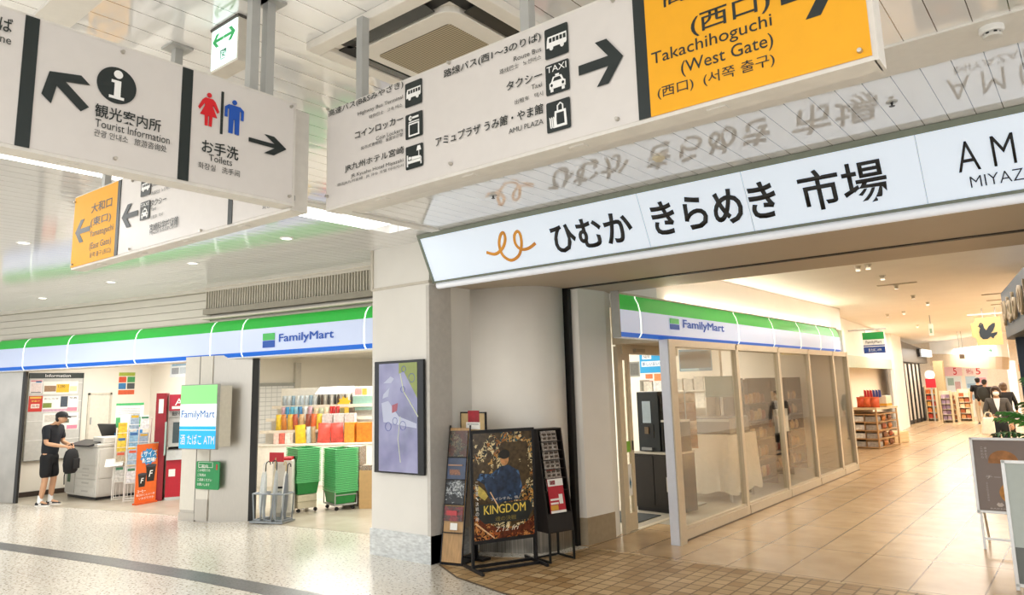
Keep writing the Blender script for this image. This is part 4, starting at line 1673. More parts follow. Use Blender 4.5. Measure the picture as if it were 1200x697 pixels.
lettering(pp, '7.12 fri', mat('f0e0c8', .4), W_ * .36, .37, W_ * .72, .42, y=-.0095, ital=.3)
for i, ch in enumerate('この夏、決戦の時'):
    lettering(pp, ch, mat('e9e6dd', .4), .052, .86 - i * .052, .088, .90 - i * .052, y=-.0095)

# wooden leaflet rack
L_, R_ = flo(515.5, 661.5), flo(541, 664)
ang = math.atan2(R_.y - L_.y, R_.x - L_.x)
W_ = dist(L_, R_)
fw = Face((L_.x, L_.y, 0), ang)
tw = thing('leaflet_rack', 'narrow wood leaflet rack leaning back beside the column', 'leaflet rack', mtx=fw.m)
HW, LEAN = 1.47, .24
for x in (0, W_ - .012):
    MB().hexa([(x, 0, 0.004), (x + .012, 0, .004), (x + .012, .02, .004), (x, .02, .004)], [(x, LEAN, HW), (x + .012, LEAN, HW), (x + .012, LEAN + .02, HW), (x, LEAN + .02, HW)]).build('upright', FRAME, tw)
    m = MB()
    m.hexa([(x, .33, .004), (x + .012, .33, .004), (x + .012, .35, .004), (x, .35, .004)], [(x, LEAN + .02, HW - .1), (x + .012, LEAN + .02, HW - .1), (x + .012, LEAN + .04, HW - .1), (x, LEAN + .04, HW - .1)])
    m.build('rear_leg', FRAME, tw)
MB().box(0, W_, .0, .35, .004, .022).build('base_frame', FRAME, tw)
OAK = mat('b08a5a', .45, var=.18, scale=4, stretch=(14, 14, .8))


def lean(z):
    return LEAN * z / HW


MB().hexa([(.012, lean(.03) + .004, .03), (W_ - .012, lean(.03) + .004, .03), (W_ - .012, lean(.03) + .016, .03), (.012, lean(.03) + .016, .03)],
          [(.012, lean(1.44) + .004, 1.44), (W_ - .012, lean(1.44) + .004, 1.44), (W_ - .012, lean(1.44) + .016, 1.44), (.012, lean(1.44) + .016, 1.44)]).build('wood_panel', OAK, tw)
ACR = glass_mat('clear_pocket', (.95, .97, .97), .03)
for z in (.33, .62, .88, 1.12):
    o = MB().hexa([(.015, lean(z) - .03, z), (W_ - .015, lean(z) - .03, z), (W_ - .015, lean(z), z), (.015, lean(z), z)],
                  [(.015, lean(z) - .03, z + .006), (W_ - .015, lean(z) - .03, z + .006), (W_ - .015, lean(z), z + .006), (.015, lean(z), z + .006)]).build('ledge', DARKM, tw)
m = MB()
z = .36
m.hexa([(.10, lean(z) - .006, z), (.19, lean(z) - .006, z), (.19, lean(z) - .003, z), (.10, lean(z) - .003, z)], [(.10, lean(z + .07) - .006, z + .07), (.19, lean(z + .07) - .006, z + .07), (.19, lean(z + .07) - .003, z + .07), (.10, lean(z + .07) - .003, z + .07)])
m.build('paper_tag', PAPER, tw)
for z0, z1, mt, lb in ((1.128, 1.41, collage('l1', ['20241f', '6d5a3c', '2e3a33', '8a7a5c', '1a1715', '5a3020'], 20, 2, .3), 'dark crowded leaflet topmost in the wood rack'),
                       (.888, 1.116, mat('3c4a66', .3, var=.35, scale=6), 'blue leaflet second from top in the wood rack'),
                       (.628, .876, collage('l3', ['1a1c1e', '8b9094', '30363a', 'c2c6c6', '15181a'], 14, 4, .3), 'black and white portrait leaflet in the wood rack'),
                       (.45, .60, collage('l4', ['3a1c18', '7a2a2a', '2a2622', '56443a', '8c3034'], 16, 6, .3), 'dark red leaflet lowest in the wood rack')):
    dz = .012 if z0 > .5 else .008
    q = MB().hexa([(.02, lean(z0) - .012, z0), (W_ - .02, lean(z0) - .012, z0), (W_ - .02, lean(z0) - .012 + dz, z0), (.02, lean(z0) - .012 + dz, z0)],
                  [(.02, lean(z1) - .012, z1), (W_ - .02, lean(z1) - .012, z1), (W_ - .02, lean(z1) - .012 + dz, z1), (.02, lean(z1) - .012 + dz, z1)]).build('leaflet', mt)
    q.matrix_world = fw.m
    tag(q, lb, 'leaflet', 'leaflets in the wood rack')
    if z0 < .5:
        o = MB().box(.05, W_ - .09, lean(.5) - .017, lean(.5) - .012, .51, .56).build('title_band', mat('c24a50', .4), q)
    if .8 < z0 < 1:
        MB().hexa([(.05, lean(.92) - .014, .90), (.20, lean(.92) - .014, .90), (.20, lean(.92) - .012, .90), (.05, lean(.92) - .012, .90)], [(.05, lean(1.0) - .016, .99), (.18, lean(1.0) - .016, .99), (.18, lean(1.0) - .012, .99), (.05, lean(1.0) - .012, .99)]).build('printed_group', collage('l2b', ['c9b8a4', '5a4a40', '2b2f3c', 'a06a4a'], 30, 1, .3), q)
        MB().box(.03, W_ - .06, lean(1.02) - .018, lean(1.02) - .012, 1.03, 1.045).build('printed_line', mat('b08a74', .4), q)
# small framed board behind the rack
ta = thing('framed_notice', 'small black framed wood notice peeping over the wood rack', 'notice', mtx=Face((-5.845, 6.32, 0), 0).m)
MB().box(0, .36, 0, .02, 1.22, 1.60).build('board', mat('c2a778', .5, var=.1), ta)
m = MB()
m.box(-.012, .0, -.004, .024, 1.21, 1.61)
m.box(.36, .372, -.004, .024, 1.21, 1.61)
m.box(-.012, .372, -.004, .024, 1.60, 1.614)
m.build('frame', FRAME, ta)
MB().box(.08, .29, -.004, 0, 1.42, 1.50).build('paper', PAPER, ta)
MB().box(.11, .28, -.005, 0, 1.50, 1.63).build('red_tag', mat('a02a34', .4, var=.2), ta)
lettering(ta, 'INFORMATION', INK, .10, 1.47, .27, 1.485, y=-.0055)
MB().box(.16, .20, .005, .03, 0.004, 1.22).build('post', FRAME, ta)
MB().box(.03, .33, -.05, .09, 0.004, .03).build('base', FRAME, ta)

# black leaflet rack on legs
L_, R_ = flo(645, 661), flo(674.5, 655)
ang = math.atan2(R_.y - L_.y, R_.x - L_.x)
W_ = dist(L_, R_)
fk = Face((L_.x, L_.y, 0), ang)
tk = thing('leaflet_rack', 'black leaflet rack on four thin legs in front of the curved wall', 'leaflet rack', mtx=fk.m)
D_ = .30
for x in (0, W_ - .02):
    for y in (0, D_ - .02):
        MB().box(x, x + .02, y, y + .02, .004, .31).build('leg', mat('20211f', .5, .3), tk)
for x in (0, W_ - .02):
    MB().box(x, x + .02, .02, D_ - .02, .004, .024).build('floor_rail', mat('20211f', .5, .3), tk)
MB().box(.02, W_ - .02, D_ - .02, D_, .004, .024).build('floor_rail', mat('20211f', .5, .3), tk)
BLKW = mat('1b1614', .45, var=.06)
for x in (0, W_ - .015):
    MB().hexa([(x, 0, .31), (x + .015, 0, .31), (x + .015, D_, .31), (x, D_, .31)], [(x, .17, 1.41), (x + .015, .17, 1.41), (x + .015, D_, 1.41), (x, D_, 1.41)]).build('side_panel', BLKW, tk)
MB().box(.015, W_ - .015, D_ - .012, D_, .31, 1.41).build('back_panel', BLKW, tk)
MB().box(.015, W_ - .015, .17, D_, 1.395, 1.41).build('top_panel', BLKW, tk)
MB().box(.015, W_ - .015, 0, D_, .31, .325).build('bottom_panel', BLKW, tk)
kl = lambda z: .17 * (z - .31) / 1.1
MB().hexa([(.015, .0, .325), (W_ - .015, .0, .325), (W_ - .015, .012, .325), (.015, .012, .325)], [(.015, kl(.5), .5), (W_ - .015, kl(.5), .5), (W_ - .015, kl(.5) + .012, .5), (.015, kl(.5) + .012, .5)]).build('front_panel', BLKW, tk)
for i, z in enumerate((.50, .73, .86, .96, 1.06, 1.16, 1.26)):
    MB().box(.015, W_ - .015, kl(z) + .01, D_ - .012, z, z + .008).build('shelf', BLKW, tk)
LEAF = collage('leaf_white', ['d8d4cc', 'b4a9a0', 'e6e2dc', '8d847c', 'cfc6ba', 'a89c90'], 30, 2, .4)
names = ['lowest white leaflet', 'second white leaflet from below', 'third white leaflet from below', 'fourth white leaflet from below', 'fifth white leaflet from below', 'topmost white leaflet']
for i, z in enumerate((.74, .87, .97, 1.07, 1.17, 1.27)):
    q = MB().hexa([(.06, kl(z) + .015, z), (W_ - .07, kl(z) + .015, z), (W_ - .07, kl(z) + .028, z), (.06, kl(z) + .028, z)], [(.06, kl(z) + .04, z + .112), (W_ - .07, kl(z) + .04, z + .112), (W_ - .07, kl(z) + .053, z + .112), (.06, kl(z) + .053, z + .112)]).build('leaflet', LEAF)
    q.matrix_world = fk.m
    tag(q, names[i] + ' in the black rack', 'leaflet', 'leaflets in the black rack')
    if i == 1:
        MB().box(.08, .20, kl(z + .07) + .02, kl(z + .07) + .024, z + .075, z + .098).build('printed_block', mat('c2553f', .4), q)
    m = MB()
    for r in range(2):
        for c in range(3):
            m.box(.085 + c * .068, .125 + c * .068, kl(z) + .018, kl(z) + .022 + r * .012, z + .018 + r * .042, z + .042 + r * .042)
    m.build('printed_pictures', mat('4c423a', .5, var=.3, scale=40), q)
q = MB().hexa([(.055, kl(.52) - .012, .51), (W_ - .085, kl(.52) - .012, .51), (W_ - .085, kl(.52), .51), (.055, kl(.52), .51)], [(.055, kl(.9) - .012, .865), (W_ - .085, kl(.9) - .012, .865), (W_ - .085, kl(.9), .865), (.055, kl(.9), .865)]).build('leaflet', mat('b92a38', .35, var=.08))
q.matrix_world = fk.m
tag(q, 'large red and white leaflet at the front of the black rack', 'leaflet')
m = MB()
yy = lambda z: kl(.52) - .0155 + (kl(.9) - kl(.52)) * (z - .51) / .355


def lpatch(x0, x1, z0, z1, nm, mt):
    MB().hexa([(x0, yy(z0), z0), (x1, yy(z0), z0), (x1, yy(z0) + .004, z0), (x0, yy(z0) + .004, z0)], [(x0, yy(z1), z1), (x1, yy(z1), z1), (x1, yy(z1) + .004, z1), (x0, yy(z1) + .004, z1)]).build(nm, mt, q)


lpatch(.055, W_ - .085, .79, .865, 'white_header', PAPER)
lpatch(.055, W_ - .085, .51, .535, 'white_footer', PAPER)
lpatch(.06, .16, .54, .59, 'yellow_block', mat('d9a53c', .4, var=.1))
lpatch(.065, .19, .64, .66, 'white_line', PAPER)
lpatch(.065, .17, .60, .62, 'white_line', PAPER)
lpatch(.185, .235, .60, .70, 'white_drink', PAPER)
lpatch(.075, .155, .805, .85, 'red_emblem', mat('a52533', .4))

# ================================================================== LEFT SHOP
# lightbox on the pillar
pa = math.atan2(d0.y, d0.x)
off = .30
fo = p1 + n0 * off
fp = Face((fo.x, fo.y, 0), pa)
a0, b0, a1, b1 = fp.box(213, 452, 252, 526)
tx = thing('lightbox_sign', 'green white and blue lightbox sign on the shop pillar', 'lightbox', mtx=Face((fo.x, fo.y, b0), pa).m)
HB = b1 - b0
BX = mat('bab5a8', .45, .1)
MB().box(a0 + .02, a1 - .01, .05, off - .015, .02, HB - .02).build('housing', BX, tx)
MB().box(a0 - .012, a1 + .012, 0, .05, -.012, HB + .012).build('frame', mat('8f918c', .4, .4), tx, bevel=.005)
MB().box(a0, a1, -.004, .0, HB * .70, HB).build('green_panel', mat('86d882', .4, emit=.4, var=0), tx)
MB().box(a0, a1, -.004, .0, HB * .285, HB * .70).build('white_panel', mat('eef6fa', .4, emit=.36, var=0), tx)
MB().box(a0, a1, -.004, .0, 0, HB * .285).build('blue_panel', mat('16a2dc', .4, emit=.5, var=0), tx)
MB().box(a0, a1, -.0055, -.003, HB * .295, HB * .35).build('blue_stripe', mat('16a2dc', .4, emit=.5, var=0), tx)
lettering(tx, 'FamilyMart', mat('1668b8', .4, var=0), a0 + .03, HB * .45, a1 - .03, HB * .60, y=-.006, bold=.03)
lettering(tx, '酒 たばこ ATM', WHITE, a0 + .03, HB * .06, a1 - .02, HB * .22, y=-.006, bold=.015)
# green notice
fg = Face((p1.x + n0.x * .02, p1.y + n0.y * .02, 0), pa)
a0, b0, a1, b1 = fg.box(231, 540, 257, 574)
tg = thing('green_notice', 'small green notice board below the lightbox on the pillar', 'notice', mtx=Face((p1.x + n0.x * .02, p1.y + n0.y * .02, 0), pa).m)
MB().prism(rrect(a0, b0, a1, b1, .025), -.012, 0).build('board', mat('1f8a4c', .4), tg)
m = MB()
for x0, x1, z0, z1 in ((.1, .7, .97, .96), (.1, .7, .79, .78), (.1, .11, .78, .97), (.7, .71, .78, .97)):
    m.box(a0 + (a1 - a0) * x0, a0 + (a1 - a0) * x1, -.015, -.011, b0 + (b1 - b0) * z0, b0 + (b1 - b0) * z1)
m.build('outline', PAPER, tg)
lettering(tg, 'ご案内', PAPER, a0 + .05, b1 - .10, a0 + .26, b1 - .045, y=-.014)
for i, s in enumerate(('この場所での', 'ご利用は', 'ご遠慮ください', 'お願いします')):
    lettering(tg, s, PAPER, a0 + .04, b0 + .26 - i * .07, a0 + .04 + .045 * len(s), b0 + .30 - i * .07, y=-.014)
MB().box(a1 - .07, a1 - .045, -.015, -.011, b1 - .12, b1 - .04).build('red_mark', REDM, tg)

# information board and sheets
fi = Face((-16.9, 0, 0), PI / 2)
a0, b0, a1, b1 = fi.box(35, 437, 92, 512)
b0 = fi.uv(88, 535)[1]
ti = thing('information_board', 'grey information board with black header on the shop wall', 'information board', mtx=fi.m)
MB().box(a0, a1, -.03, 0, b0, b1 - .11).build('panel', mat('c9c8c2', .4), ti)
hb = MB().box(a0 - .01, a1 + .01, -.045, 0, b1 - .11, b1).build('header', mat('14211c', .4), ti)
lettering(hb, 'Information', WHITE, a0 + .27, b1 - .085, a1 - .25, b1 - .025, y=-.048, bold=.01)
m = MB()
for i in range(4):
    z = b0 + (b1 - b0) * (.22 + i * .22)
    m.box(a0, a1, -.036, -.028, z, z + .012)
m.build('rails', mat('ecebe6', .4), ti)
m = MB()
m.box(a0 - .01, a0 + .005, -.04, 0, b0 - .01, b1 - .11)
m.box(a1 - .005, a1 + .01, -.04, 0, b0 - .01, b1 - .11)
m.box(a0, a1, -.04, 0, b0 - .012, b0)
m.build('edge_frame', mat('9a9a95', .4, .4), ti)


def sheet(face, u0, v0, u1, v1, col, label, blocks=(), y=-.034, name='notice_sheet', cat='notice', group=None):
    a0, b0, a1, b1 = face.box(u0, v0, u1, v1)
    q = thing(name, label, cat, mtx=face.m, group=group)
    MB().box(a0, a1, y - .003, y, b0, b1).build('paper', mat(col, .6, var=.03), q)
    for bl in blocks:
        x0, z0, x1, z1, c = bl[:5]
        A = (a0 + (a1 - a0) * x0, a0 + (a1 - a0) * x1, b0 + (b1 - b0) * z0, b0 + (b1 - b0) * z1)
        if len(bl) > 5:
            lettering(q, bl[5], mat(c, .6, var=0), A[0], A[2], A[1], A[3], y=y - .0045, bold=.01)
        else:
            MB().box(A[0], A[1], y - .0042, y - .003, A[2], A[3]).build('printed_block', mat(c, .6, var=.12, scale=30), q)
    return q


GI = 'sheets on the information board'
sheet(fi, 34.9, 445, 48.4, 460.5, 'ece4e4', 'pink edged sheet at the top left of the information board', [(.05, .86, .95, .96, 'd88a92'), (.45, .78, .9, .9, '4a86b8'), (.1, .1, .9, .72, 'e6d6d2'), (.1, .03, .9, .09, '4a4a52')], group=GI)
sheet(fi, 50.5, 447, 90, 461, 'f0eee6', 'wide yellow sale sheet at the top of the information board', [(.03, .2, .36, .66, '9a7a5c'), (.37, .12, .74, .78, 'e7b62e'), (.76, .2, .97, .6, 'e9dcb0'), (.42, .45, .62, .7, '4a3a1c', '1,290')], group=GI)
sheet(fi, 32.8, 464, 48.2, 482, 'c8352c', 'red sheet at the left of the information board', [(.1, .82, .9, .95, 'e0b04a'), (.2, .22, .8, .48, 'f3ece0'), (.2, .62, .8, .72, 'e6c25a', '募集中'), (.25, .26, .75, .44, 'b02a24', '採用')], group=GI)
sheet(fi, 49.2, 464.5, 90, 481.5, 'f1eee8', 'white sheet with a dark portrait in the middle of the information board', [(.02, .28, .26, .58, '7a8a3a'), (.5, .3, .7, .98, '46505c'), (.02, .03, .7, .2, 'c9a4b4'), (.7, .02, .98, .26, 'e58a9c'), (.05, .8, .44, .9, '3a3a40', 'おしらせ'), (.74, .82, .96, .92, '3a3a40', '写真')], group=GI)
sheet(fi, 49.6, 484.5, 90, 502.5, 'efece6', 'white sheet with pink foot low on the information board', [(.05, .5, .4, .9, 'cfcac0'), (.5, .4, .74, .62, '6d7260'), (.68, .04, .98, .26, 'dd8aa0'), (.5, .72, .95, .8, '9a9a98')], group=GI)
fw2 = Face((-16.93, 0, 0), PI / 2)
sheet(fw2, 138.5, 435.5, 158, 463, 'efe9d8', 'poster of coloured squares on the wall behind the copier', [(.05, .82, .95, .97, 'a9b94a'), (.06, .55, .47, .79, 'd9573a'), (.53, .55, .95, .79, '4a9a5c'), (.06, .27, .47, .52, '3f7fb4'), (.53, .27, .95, .52, '545a5c'), (.06, .04, .95, .23, 'd9603c')], y=0, name='wall_poster', cat='poster')
fw3 = Face((0, 7.9, 0), 0)
sheet(fw3, 200, 424, 220, 441, 'dfe6ea', 'pale blue notice high on the wall beside the cash machine', [(.1, .7, .9, .9, '8fb0c8'), (.1, .2, .5, .6, '9aa0a8'), (.55, .2, .9, .6, 'b9c4cc')], y=0, name='wall_poster', cat='poster')

# ---- copier
cc = flo(111, 587)
ca = math.radians(3)
tcp = thing('copier', 'large pale grey photocopier with open lid beside the standing person', 'photocopier', mtx=Face((cc.x, cc.y, 0), ca).m)
CG = mat('d6d4cc', .45, var=.02)
CG2 = mat('bdbbb4', .45, var=.02)
CD = mat('2f3133', .4, var=.05)
CW_, CD_ = 1.22, .82
MB().box(-CW_, 0, 0, CD_, .06, .98).build('body', CG, tcp, bevel=.015)
MB().box(-CW_ + .03, -.03, .03, CD_ - .03, .012, .06).build('plinth', CD, tcp)
m = MB()
for x in (-CW_ + .08, -.08):
    for y in (.08, CD_ - .08):
        m.cyl((x, y, .004), (x, y, .03), .03)
m.build('castors', CD, tcp)
for i, (z0, z1) in enumerate(((.10, .24), (.25, .38), (.39, .50), (.51, .62))):
    dr = MB().box(-CW_ + .42, -.03, -.012, .0, z0, z1 - .008).build('paper_drawer', CG, tcp, bevel=.004)
    MB().box(-CW_ + .68, -.28, -.016, -.010, z0 + .045, z0 + .075).build('drawer_grip', CG2, dr)
MB().box(-CW_, -CW_ + .38, -.02, .0, .10, .92).build('front_cover', CG2, tcp, bevel=.006)
MB().box(-CW_ + .10, -CW_ + .22, -.025, -.018, .30, .46).build('green_sticker', mat('3c5a40', .5), tcp)
MB().box(-CW_ + .42, -.03, -.012, 0, .64, .96).build('front_cover', CG, tcp, bevel=.006)
for (y0, y1, z0, z1) in ((.04, .78, .10, .38), (.04, .40, .40, .94), (.42, .78, .40, .94)):
    MB().box(-.002, .012, y0, y1, z0, z1).build('side_door', CG, tcp, bevel=.005)
MB().box(.012, .018, .30, .36, .55, .62).build('grip', CG2, tcp)
MB().box(.012, .016, .50, .66, .66, .74).build('yellow_label', mat('d8c84a', .5), tcp)
MB().box(-CW_ - .01, .01, -.02, CD_, .98, 1.04).build('scanner_deck', CG, tcp, bevel=.008)
MB().hexa([(-CW_ + .25, -.12, .99), (-.12, -.12, .99), (-.12, .2, 1.04), (-CW_ + .25, .2, 1.04)], [(-CW_ + .25, -.12, 1.02), (-.12, -.12, 1.02), (-.12, .2, 1.10), (-CW_ + .25, .2, 1.10)]).build('control_panel', CD, tcp)
MB().hexa([(-CW_ + .05, .25, 1.05), (-.5, .25, 1.05), (-.5, .62, 1.05), (-CW_ + .05, .62, 1.05)], [(-CW_ + .05, .25, 1.065), (-.5, .25, 1.065), (-.5, .62, 1.065), (-CW_ + .05, .62, 1.065)]).build('glass_plate', mat('26292b', .1), tcp)
MB().hexa([(-CW_ + .12, .60, 1.06), (-.42, .60, 1.06), (-.42, .63, 1.06), (-CW_ + .12, .63, 1.06)], [(-CW_ + .22, .42, 1.38), (-.32, .42, 1.38), (-.32, .45, 1.39), (-CW_ + .22, .45, 1.39)]).build('raised_lid', CD, tcp)
MB().box(-.45, .0, .1, CD_, 1.04, 1.16).build('document_feeder', CG, tcp, bevel=.02)
# price board standing on the copier
bp_ = tcp.matrix_world
tq = thing('price_board', 'white price board with green head standing on the copier', 'price board', mtx=Face((cc.x - .38, cc.y + .70, 1.165), PI / 2 - .55).m)
MB().box(-.24, .26, -.01, .01, 0, .62).build('board', PAPER, tq)
MB().box(-.24, .26, -.013, -.009, .57, .62).build('green_head', mat('3f9a5a', .5), tq)
MB().box(-.24, .26, -.013, -.009, .0, .10).build('blue_foot', mat('2f7fc0', .5), tq)
MB().box(-.23, -.15, -.013, -.009, .11, .34).build('green_block', mat('4aa060', .5), tq)
MB().box(.16, .25, -.013, -.009, .11, .34).build('green_block', mat('4aa060', .5), tq)
m = MB()
for i in range(4):
    m.box(-.19, .2, -.012, -.009, .40 + i * .035, .412 + i * .035)
m.build('printed_lines', mat('7c8078', .6), tq)
m = MB()
m.box(-.2, .22, .01, .12, 0, .012)
m.build('stand', CG2, tq)


# ---- magazine racks
def mag_rack(label, x, y, rz, w=.36, hh=1.35, dp=.30):
    t = thing('magazine_rack', label, 'magazine rack', (x, y, 0.006), rz, 'white wire magazine racks')
    WR = mat('e9e6de', .35, .1)
    for s in (0, w):
        MB().tube([(s, 0, .01), (s, 0, .30), (s, dp * .8, hh), (s, dp, hh), (s, dp, .01)], .010, 6).build('side_frame', WR, t)
    for i in range(4):
        z = .34 + i * (hh - .42) / 3.4
        y_ = dp * .8 * (z - .30) / (hh - .30)
        MB().tube([(0, y_, z), (0, y_ - .07, z), (w, y_ - .07, z), (w, y_, z)], .006, 5).build('pocket_wire', WR, t)
        MB().tube([(0, y_ - .07, z + .09), (w, y_ - .07, z + .09)], .005, 5).build('pocket_wire', WR, t)
    MB().tube([(0, 0, .03), (w, 0, .03)], .008, 5).build('foot_bar', WR, t)
    MB().tube([(0, dp, .03), (w, dp, .03)], .008, 5).build('foot_bar', WR, t)
    m = MB()
    for i in range(5):
        m.tube([(w * (i + 1) / 6, 0.0, .05), (w * (i + 1) / 6, 0.0, .30)], .004, 4)
    m.build('wire_grid', WR, t)
    return t, lambda i: (.34 + i * (hh - .42) / 3.4, dp * .8 * ((.34 + i * (hh - .42) / 3.4) - .30) / (hh - .30))


r1, tier = mag_rack('white wire magazine rack against the copier', -14.60, 6.20, math.radians(62), .38, 1.32, .30)
r2, tier2 = mag_rack('white wire magazine rack beside the orange banner', -14.16, 6.22, math.radians(62), .38, 1.50, .30)
GM = 'magazines in the wire racks'
for rk, tf, cols, nm in ((r1, tier, ('c9c5bc', 'b9a88c', 'd8b83a', 'e0b42c'), 'copier side'), (r2, tier2, ('d7d9da', '9fb8c9', '7fa6bf', '8fa2b4'), 'banner side')):
    for i in range(4):
        z, y_ = tf(i)
        for j in range(2):
            hgt = .25 if j else .28
            q = MB().hexa([(.03 + j * .17, y_ - .06, z + .01), (.18 + j * .17, y_ - .06, z + .01), (.18 + j * .17, y_ - .03, z + .01), (.03 + j * .17, y_ - .03, z + .01)],
                          [(.03 + j * .17, y_ - .02, z + hgt), (.18 + j * .17, y_ - .02, z + hgt), (.18 + j * .17, y_ + .01, z + hgt), (.03 + j * .17, y_ + .01, z + hgt)]).build('magazine', mat(cols[i] if j == 0 else cols[(i + 1) % 4], .5, var=.25, scale=25))
            q.matrix_world = Matrix.Translation(rk.location) @ Matrix.Rotation(rk.rotation_euler.z, 4, 'Z')
            tn = ('lowest', 'second', 'third', 'top')[i]
            tag(q, f"{'near' if j == 0 else 'far'} magazine in the {tn} pocket of the {nm} wire rack", 'magazine', GM)
            MB().hexa([(.045 + j * .17, y_ - .0215, z + hgt - .07), (.165 + j * .17, y_ - .0215, z + hgt - .07), (.165 + j * .17, y_ - .03, z + hgt - .07), (.045 + j * .17, y_ - .03, z + hgt - .07)],
                      [(.045 + j * .17, y_ - .022, z + hgt - .02), (.165 + j * .17, y_ - .022, z + hgt - .02), (.165 + j * .17, y_ - .028, z + hgt - .02), (.045 + j * .17, y_ - .028, z + hgt - .02)]).build('title_block', mat(('3f7f5a', 'd85a3a', '2f5f9a', 'c9a52a')[(i + j) % 4], .5), q)
q = MB().hexa([(0, 0, 0), (.3, 0, .02), (.3, .22, .05), (0, .22, .02)], [(0, 0, .01), (.3, 0, .03), (.3, .22, .06), (0, .22, .03)]).build('newspaper', mat('d9d6cf', .6, var=.25, scale=40))
q.location = (-14.62, 6.05, .62)
q.rotation_euler = (0.5, 0, math.radians(62))
tag(q, 'folded newspaper hanging open from the copier side rack', 'newspaper')

# ---- orange banner
L_, R_ = flo(157, 592.5), flo(182, 588)
fn = Face((L_.x, L_.y, .006), math.atan2(R_.y - L_.y, R_.x - L_.x))
Wb = dist(L_, R_)
tn_ = thing('banner_stand', 'orange floor banner showing two dark coffee cups', 'banner', mtx=fn.m)
MB().box(0, Wb, -.003, .003, .03, 1.05).build('banner', mat('e0641c', .5, var=.05), tn_)
MB().box(0, Wb, -.05, .05, 0, .03).build('base', mat('d0561a', .5), tn_)
MB().box(0, Wb, -.008, .008, 1.045, 1.06).build('top_rail', mat('b9b9b4', .4, .4), tn_)
m = MB()
pts = []
for i in range(24):
    r = .19 if i % 2 else .155
    pts.append((Wb * .56 + r * .95 * math.cos(i * PI / 12), .82 + r * .8 * math.sin(i * PI / 12)))
m.prism(pts, -.006, -.003)
m.build('blue_burst', mat('2a86c4', .5), tn_)
lettering(tn_, 'Lサイズ', WHITE, Wb * .2, .82, Wb * .95, .93, y=-.008, bold=.03)
lettering(tn_, '新登場!', WHITE, Wb * .25, .72, Wb * .9, .80, y=-.008, bold=.03)
for x, z, s in ((Wb * .30, .30, .8), (Wb * .70, .38, 1.0)):
    c_ = MB()
    c_.prism([(x - .075 * s, z), (x + .075 * s, z), (x + .105 * s, z + .27 * s), (x - .105 * s, z + .27 * s)], -.006, -.003)
    q = c_.build('printed_cup', mat('1c1a18', .4), tn_)
    MB().disc(x, z + .275 * s, .115 * s, .028 * s, -.0075, -.003).build('cup_lid', mat('3a3a44', .4), q)
    lettering(q, 'F', WHITE, x - .04 * s, z + .08 * s, x + .04 * s, z + .19 * s, y=-.008, bold=.03, ital=.2)
lettering(tn_, 'コーヒー', WHITE, Wb * .1, .2, Wb * .5, .25, y=-.006, bold=.02)
lettering(tn_, '毎日おいしい一杯', WHITE, Wb * .06, .14, Wb * .94, .18, y=-.006)
lettering(tn_, 'いかがですか', WHITE, Wb * .2, .08, Wb * .9, .12, y=-.006)

# ---- cash machine with red partition
tm = thing('cash_machine', 'grey and red cash machine with a tall red side board', 'cash machine', mtx=Face((-13.72, 6.76, .006), math.radians(60)).m)
AG = mat('c2c3c2', .4, .1)
MB().box(0, .72, 0, .62, 0, .72).build('lower_cabinet', mat('b3182c', .4), tm, bevel=.01)
MB().box(-.0, .72, -.002, .62, 0, .05).build('plinth', AG, tm)
MB().hexa([(0, -.06, .72), (.72, -.06, .72), (.72, .62, .72), (0, .62, .72)], [(0, -.02, .88), (.72, -.02, .88), (.72, .62, .95), (0, .62, .95)]).build('key_shelf', AG, tm)
MB().hexa([(0, .08, .95), (.72, .08, .95), (.72, .62, .95), (0, .62, .95)], [(0, .16, 1.5), (.72, .16, 1.5), (.72, .62, 1.5), (0, .62, 1.5)]).build('upper_cabinet', AG, tm, bevel=.01)
MB().hexa([(.08, .085, 1.02), (.60, .085, 1.02), (.60, .10, 1.02), (.08, .10, 1.02)], [(.08, .135, 1.4), (.60, .135, 1.4), (.60, .15, 1.4), (.08, .15, 1.4)]).build('screen', mat('39474c', .15, emit=.1), tm)
MB().box(0, .72, .12, .62, 1.5, 1.62).build('head_band', AG, tm)
lettering(tm, '銀行 ATM', INK, .05, 1.52, .5, 1.60, y=.115, bold=.02)
MB().box(0, .72, .06, .62, 1.62, 1.92).build('red_header', mat('a8203a', .4, emit=.15), tm)
lettering(tm, 'ATM', WHITE, .1, 1.72, .5, 1.84, y=.055, bold=.03)
MB().box(.05, .65, .055, .06, 1.65, 1.70).build('pale_strip', PAPER, tm)
MB().box(.28, .62, -.008, .0, .28, .56).build('white_label', PAPER, tm, bevel=.003)
lettering(tm, 'お得', mat('c02038', .4), .34, .34, .58, .5, y=-.012, bold=.02)
MB().box(.05, .16, -.008, 0, .42, .55).build('white_label', PAPER, tm)
MB().box(-.22, -.04, -.02, .72, 0, 1.95).build('red_board', mat('8f1a28', .45), tm, bevel=.004)
MB().box(-.17, -.09, -.025, -.02, 1.58, 1.84).build('white_notice', PAPER, tm)
MB().slab([(-.035, -.22), (-.02, -.22), (-.02, .05), (-.035, .05)], .82, 1.42).build('privacy_screen', mat('a9c4bc', .3), tm)

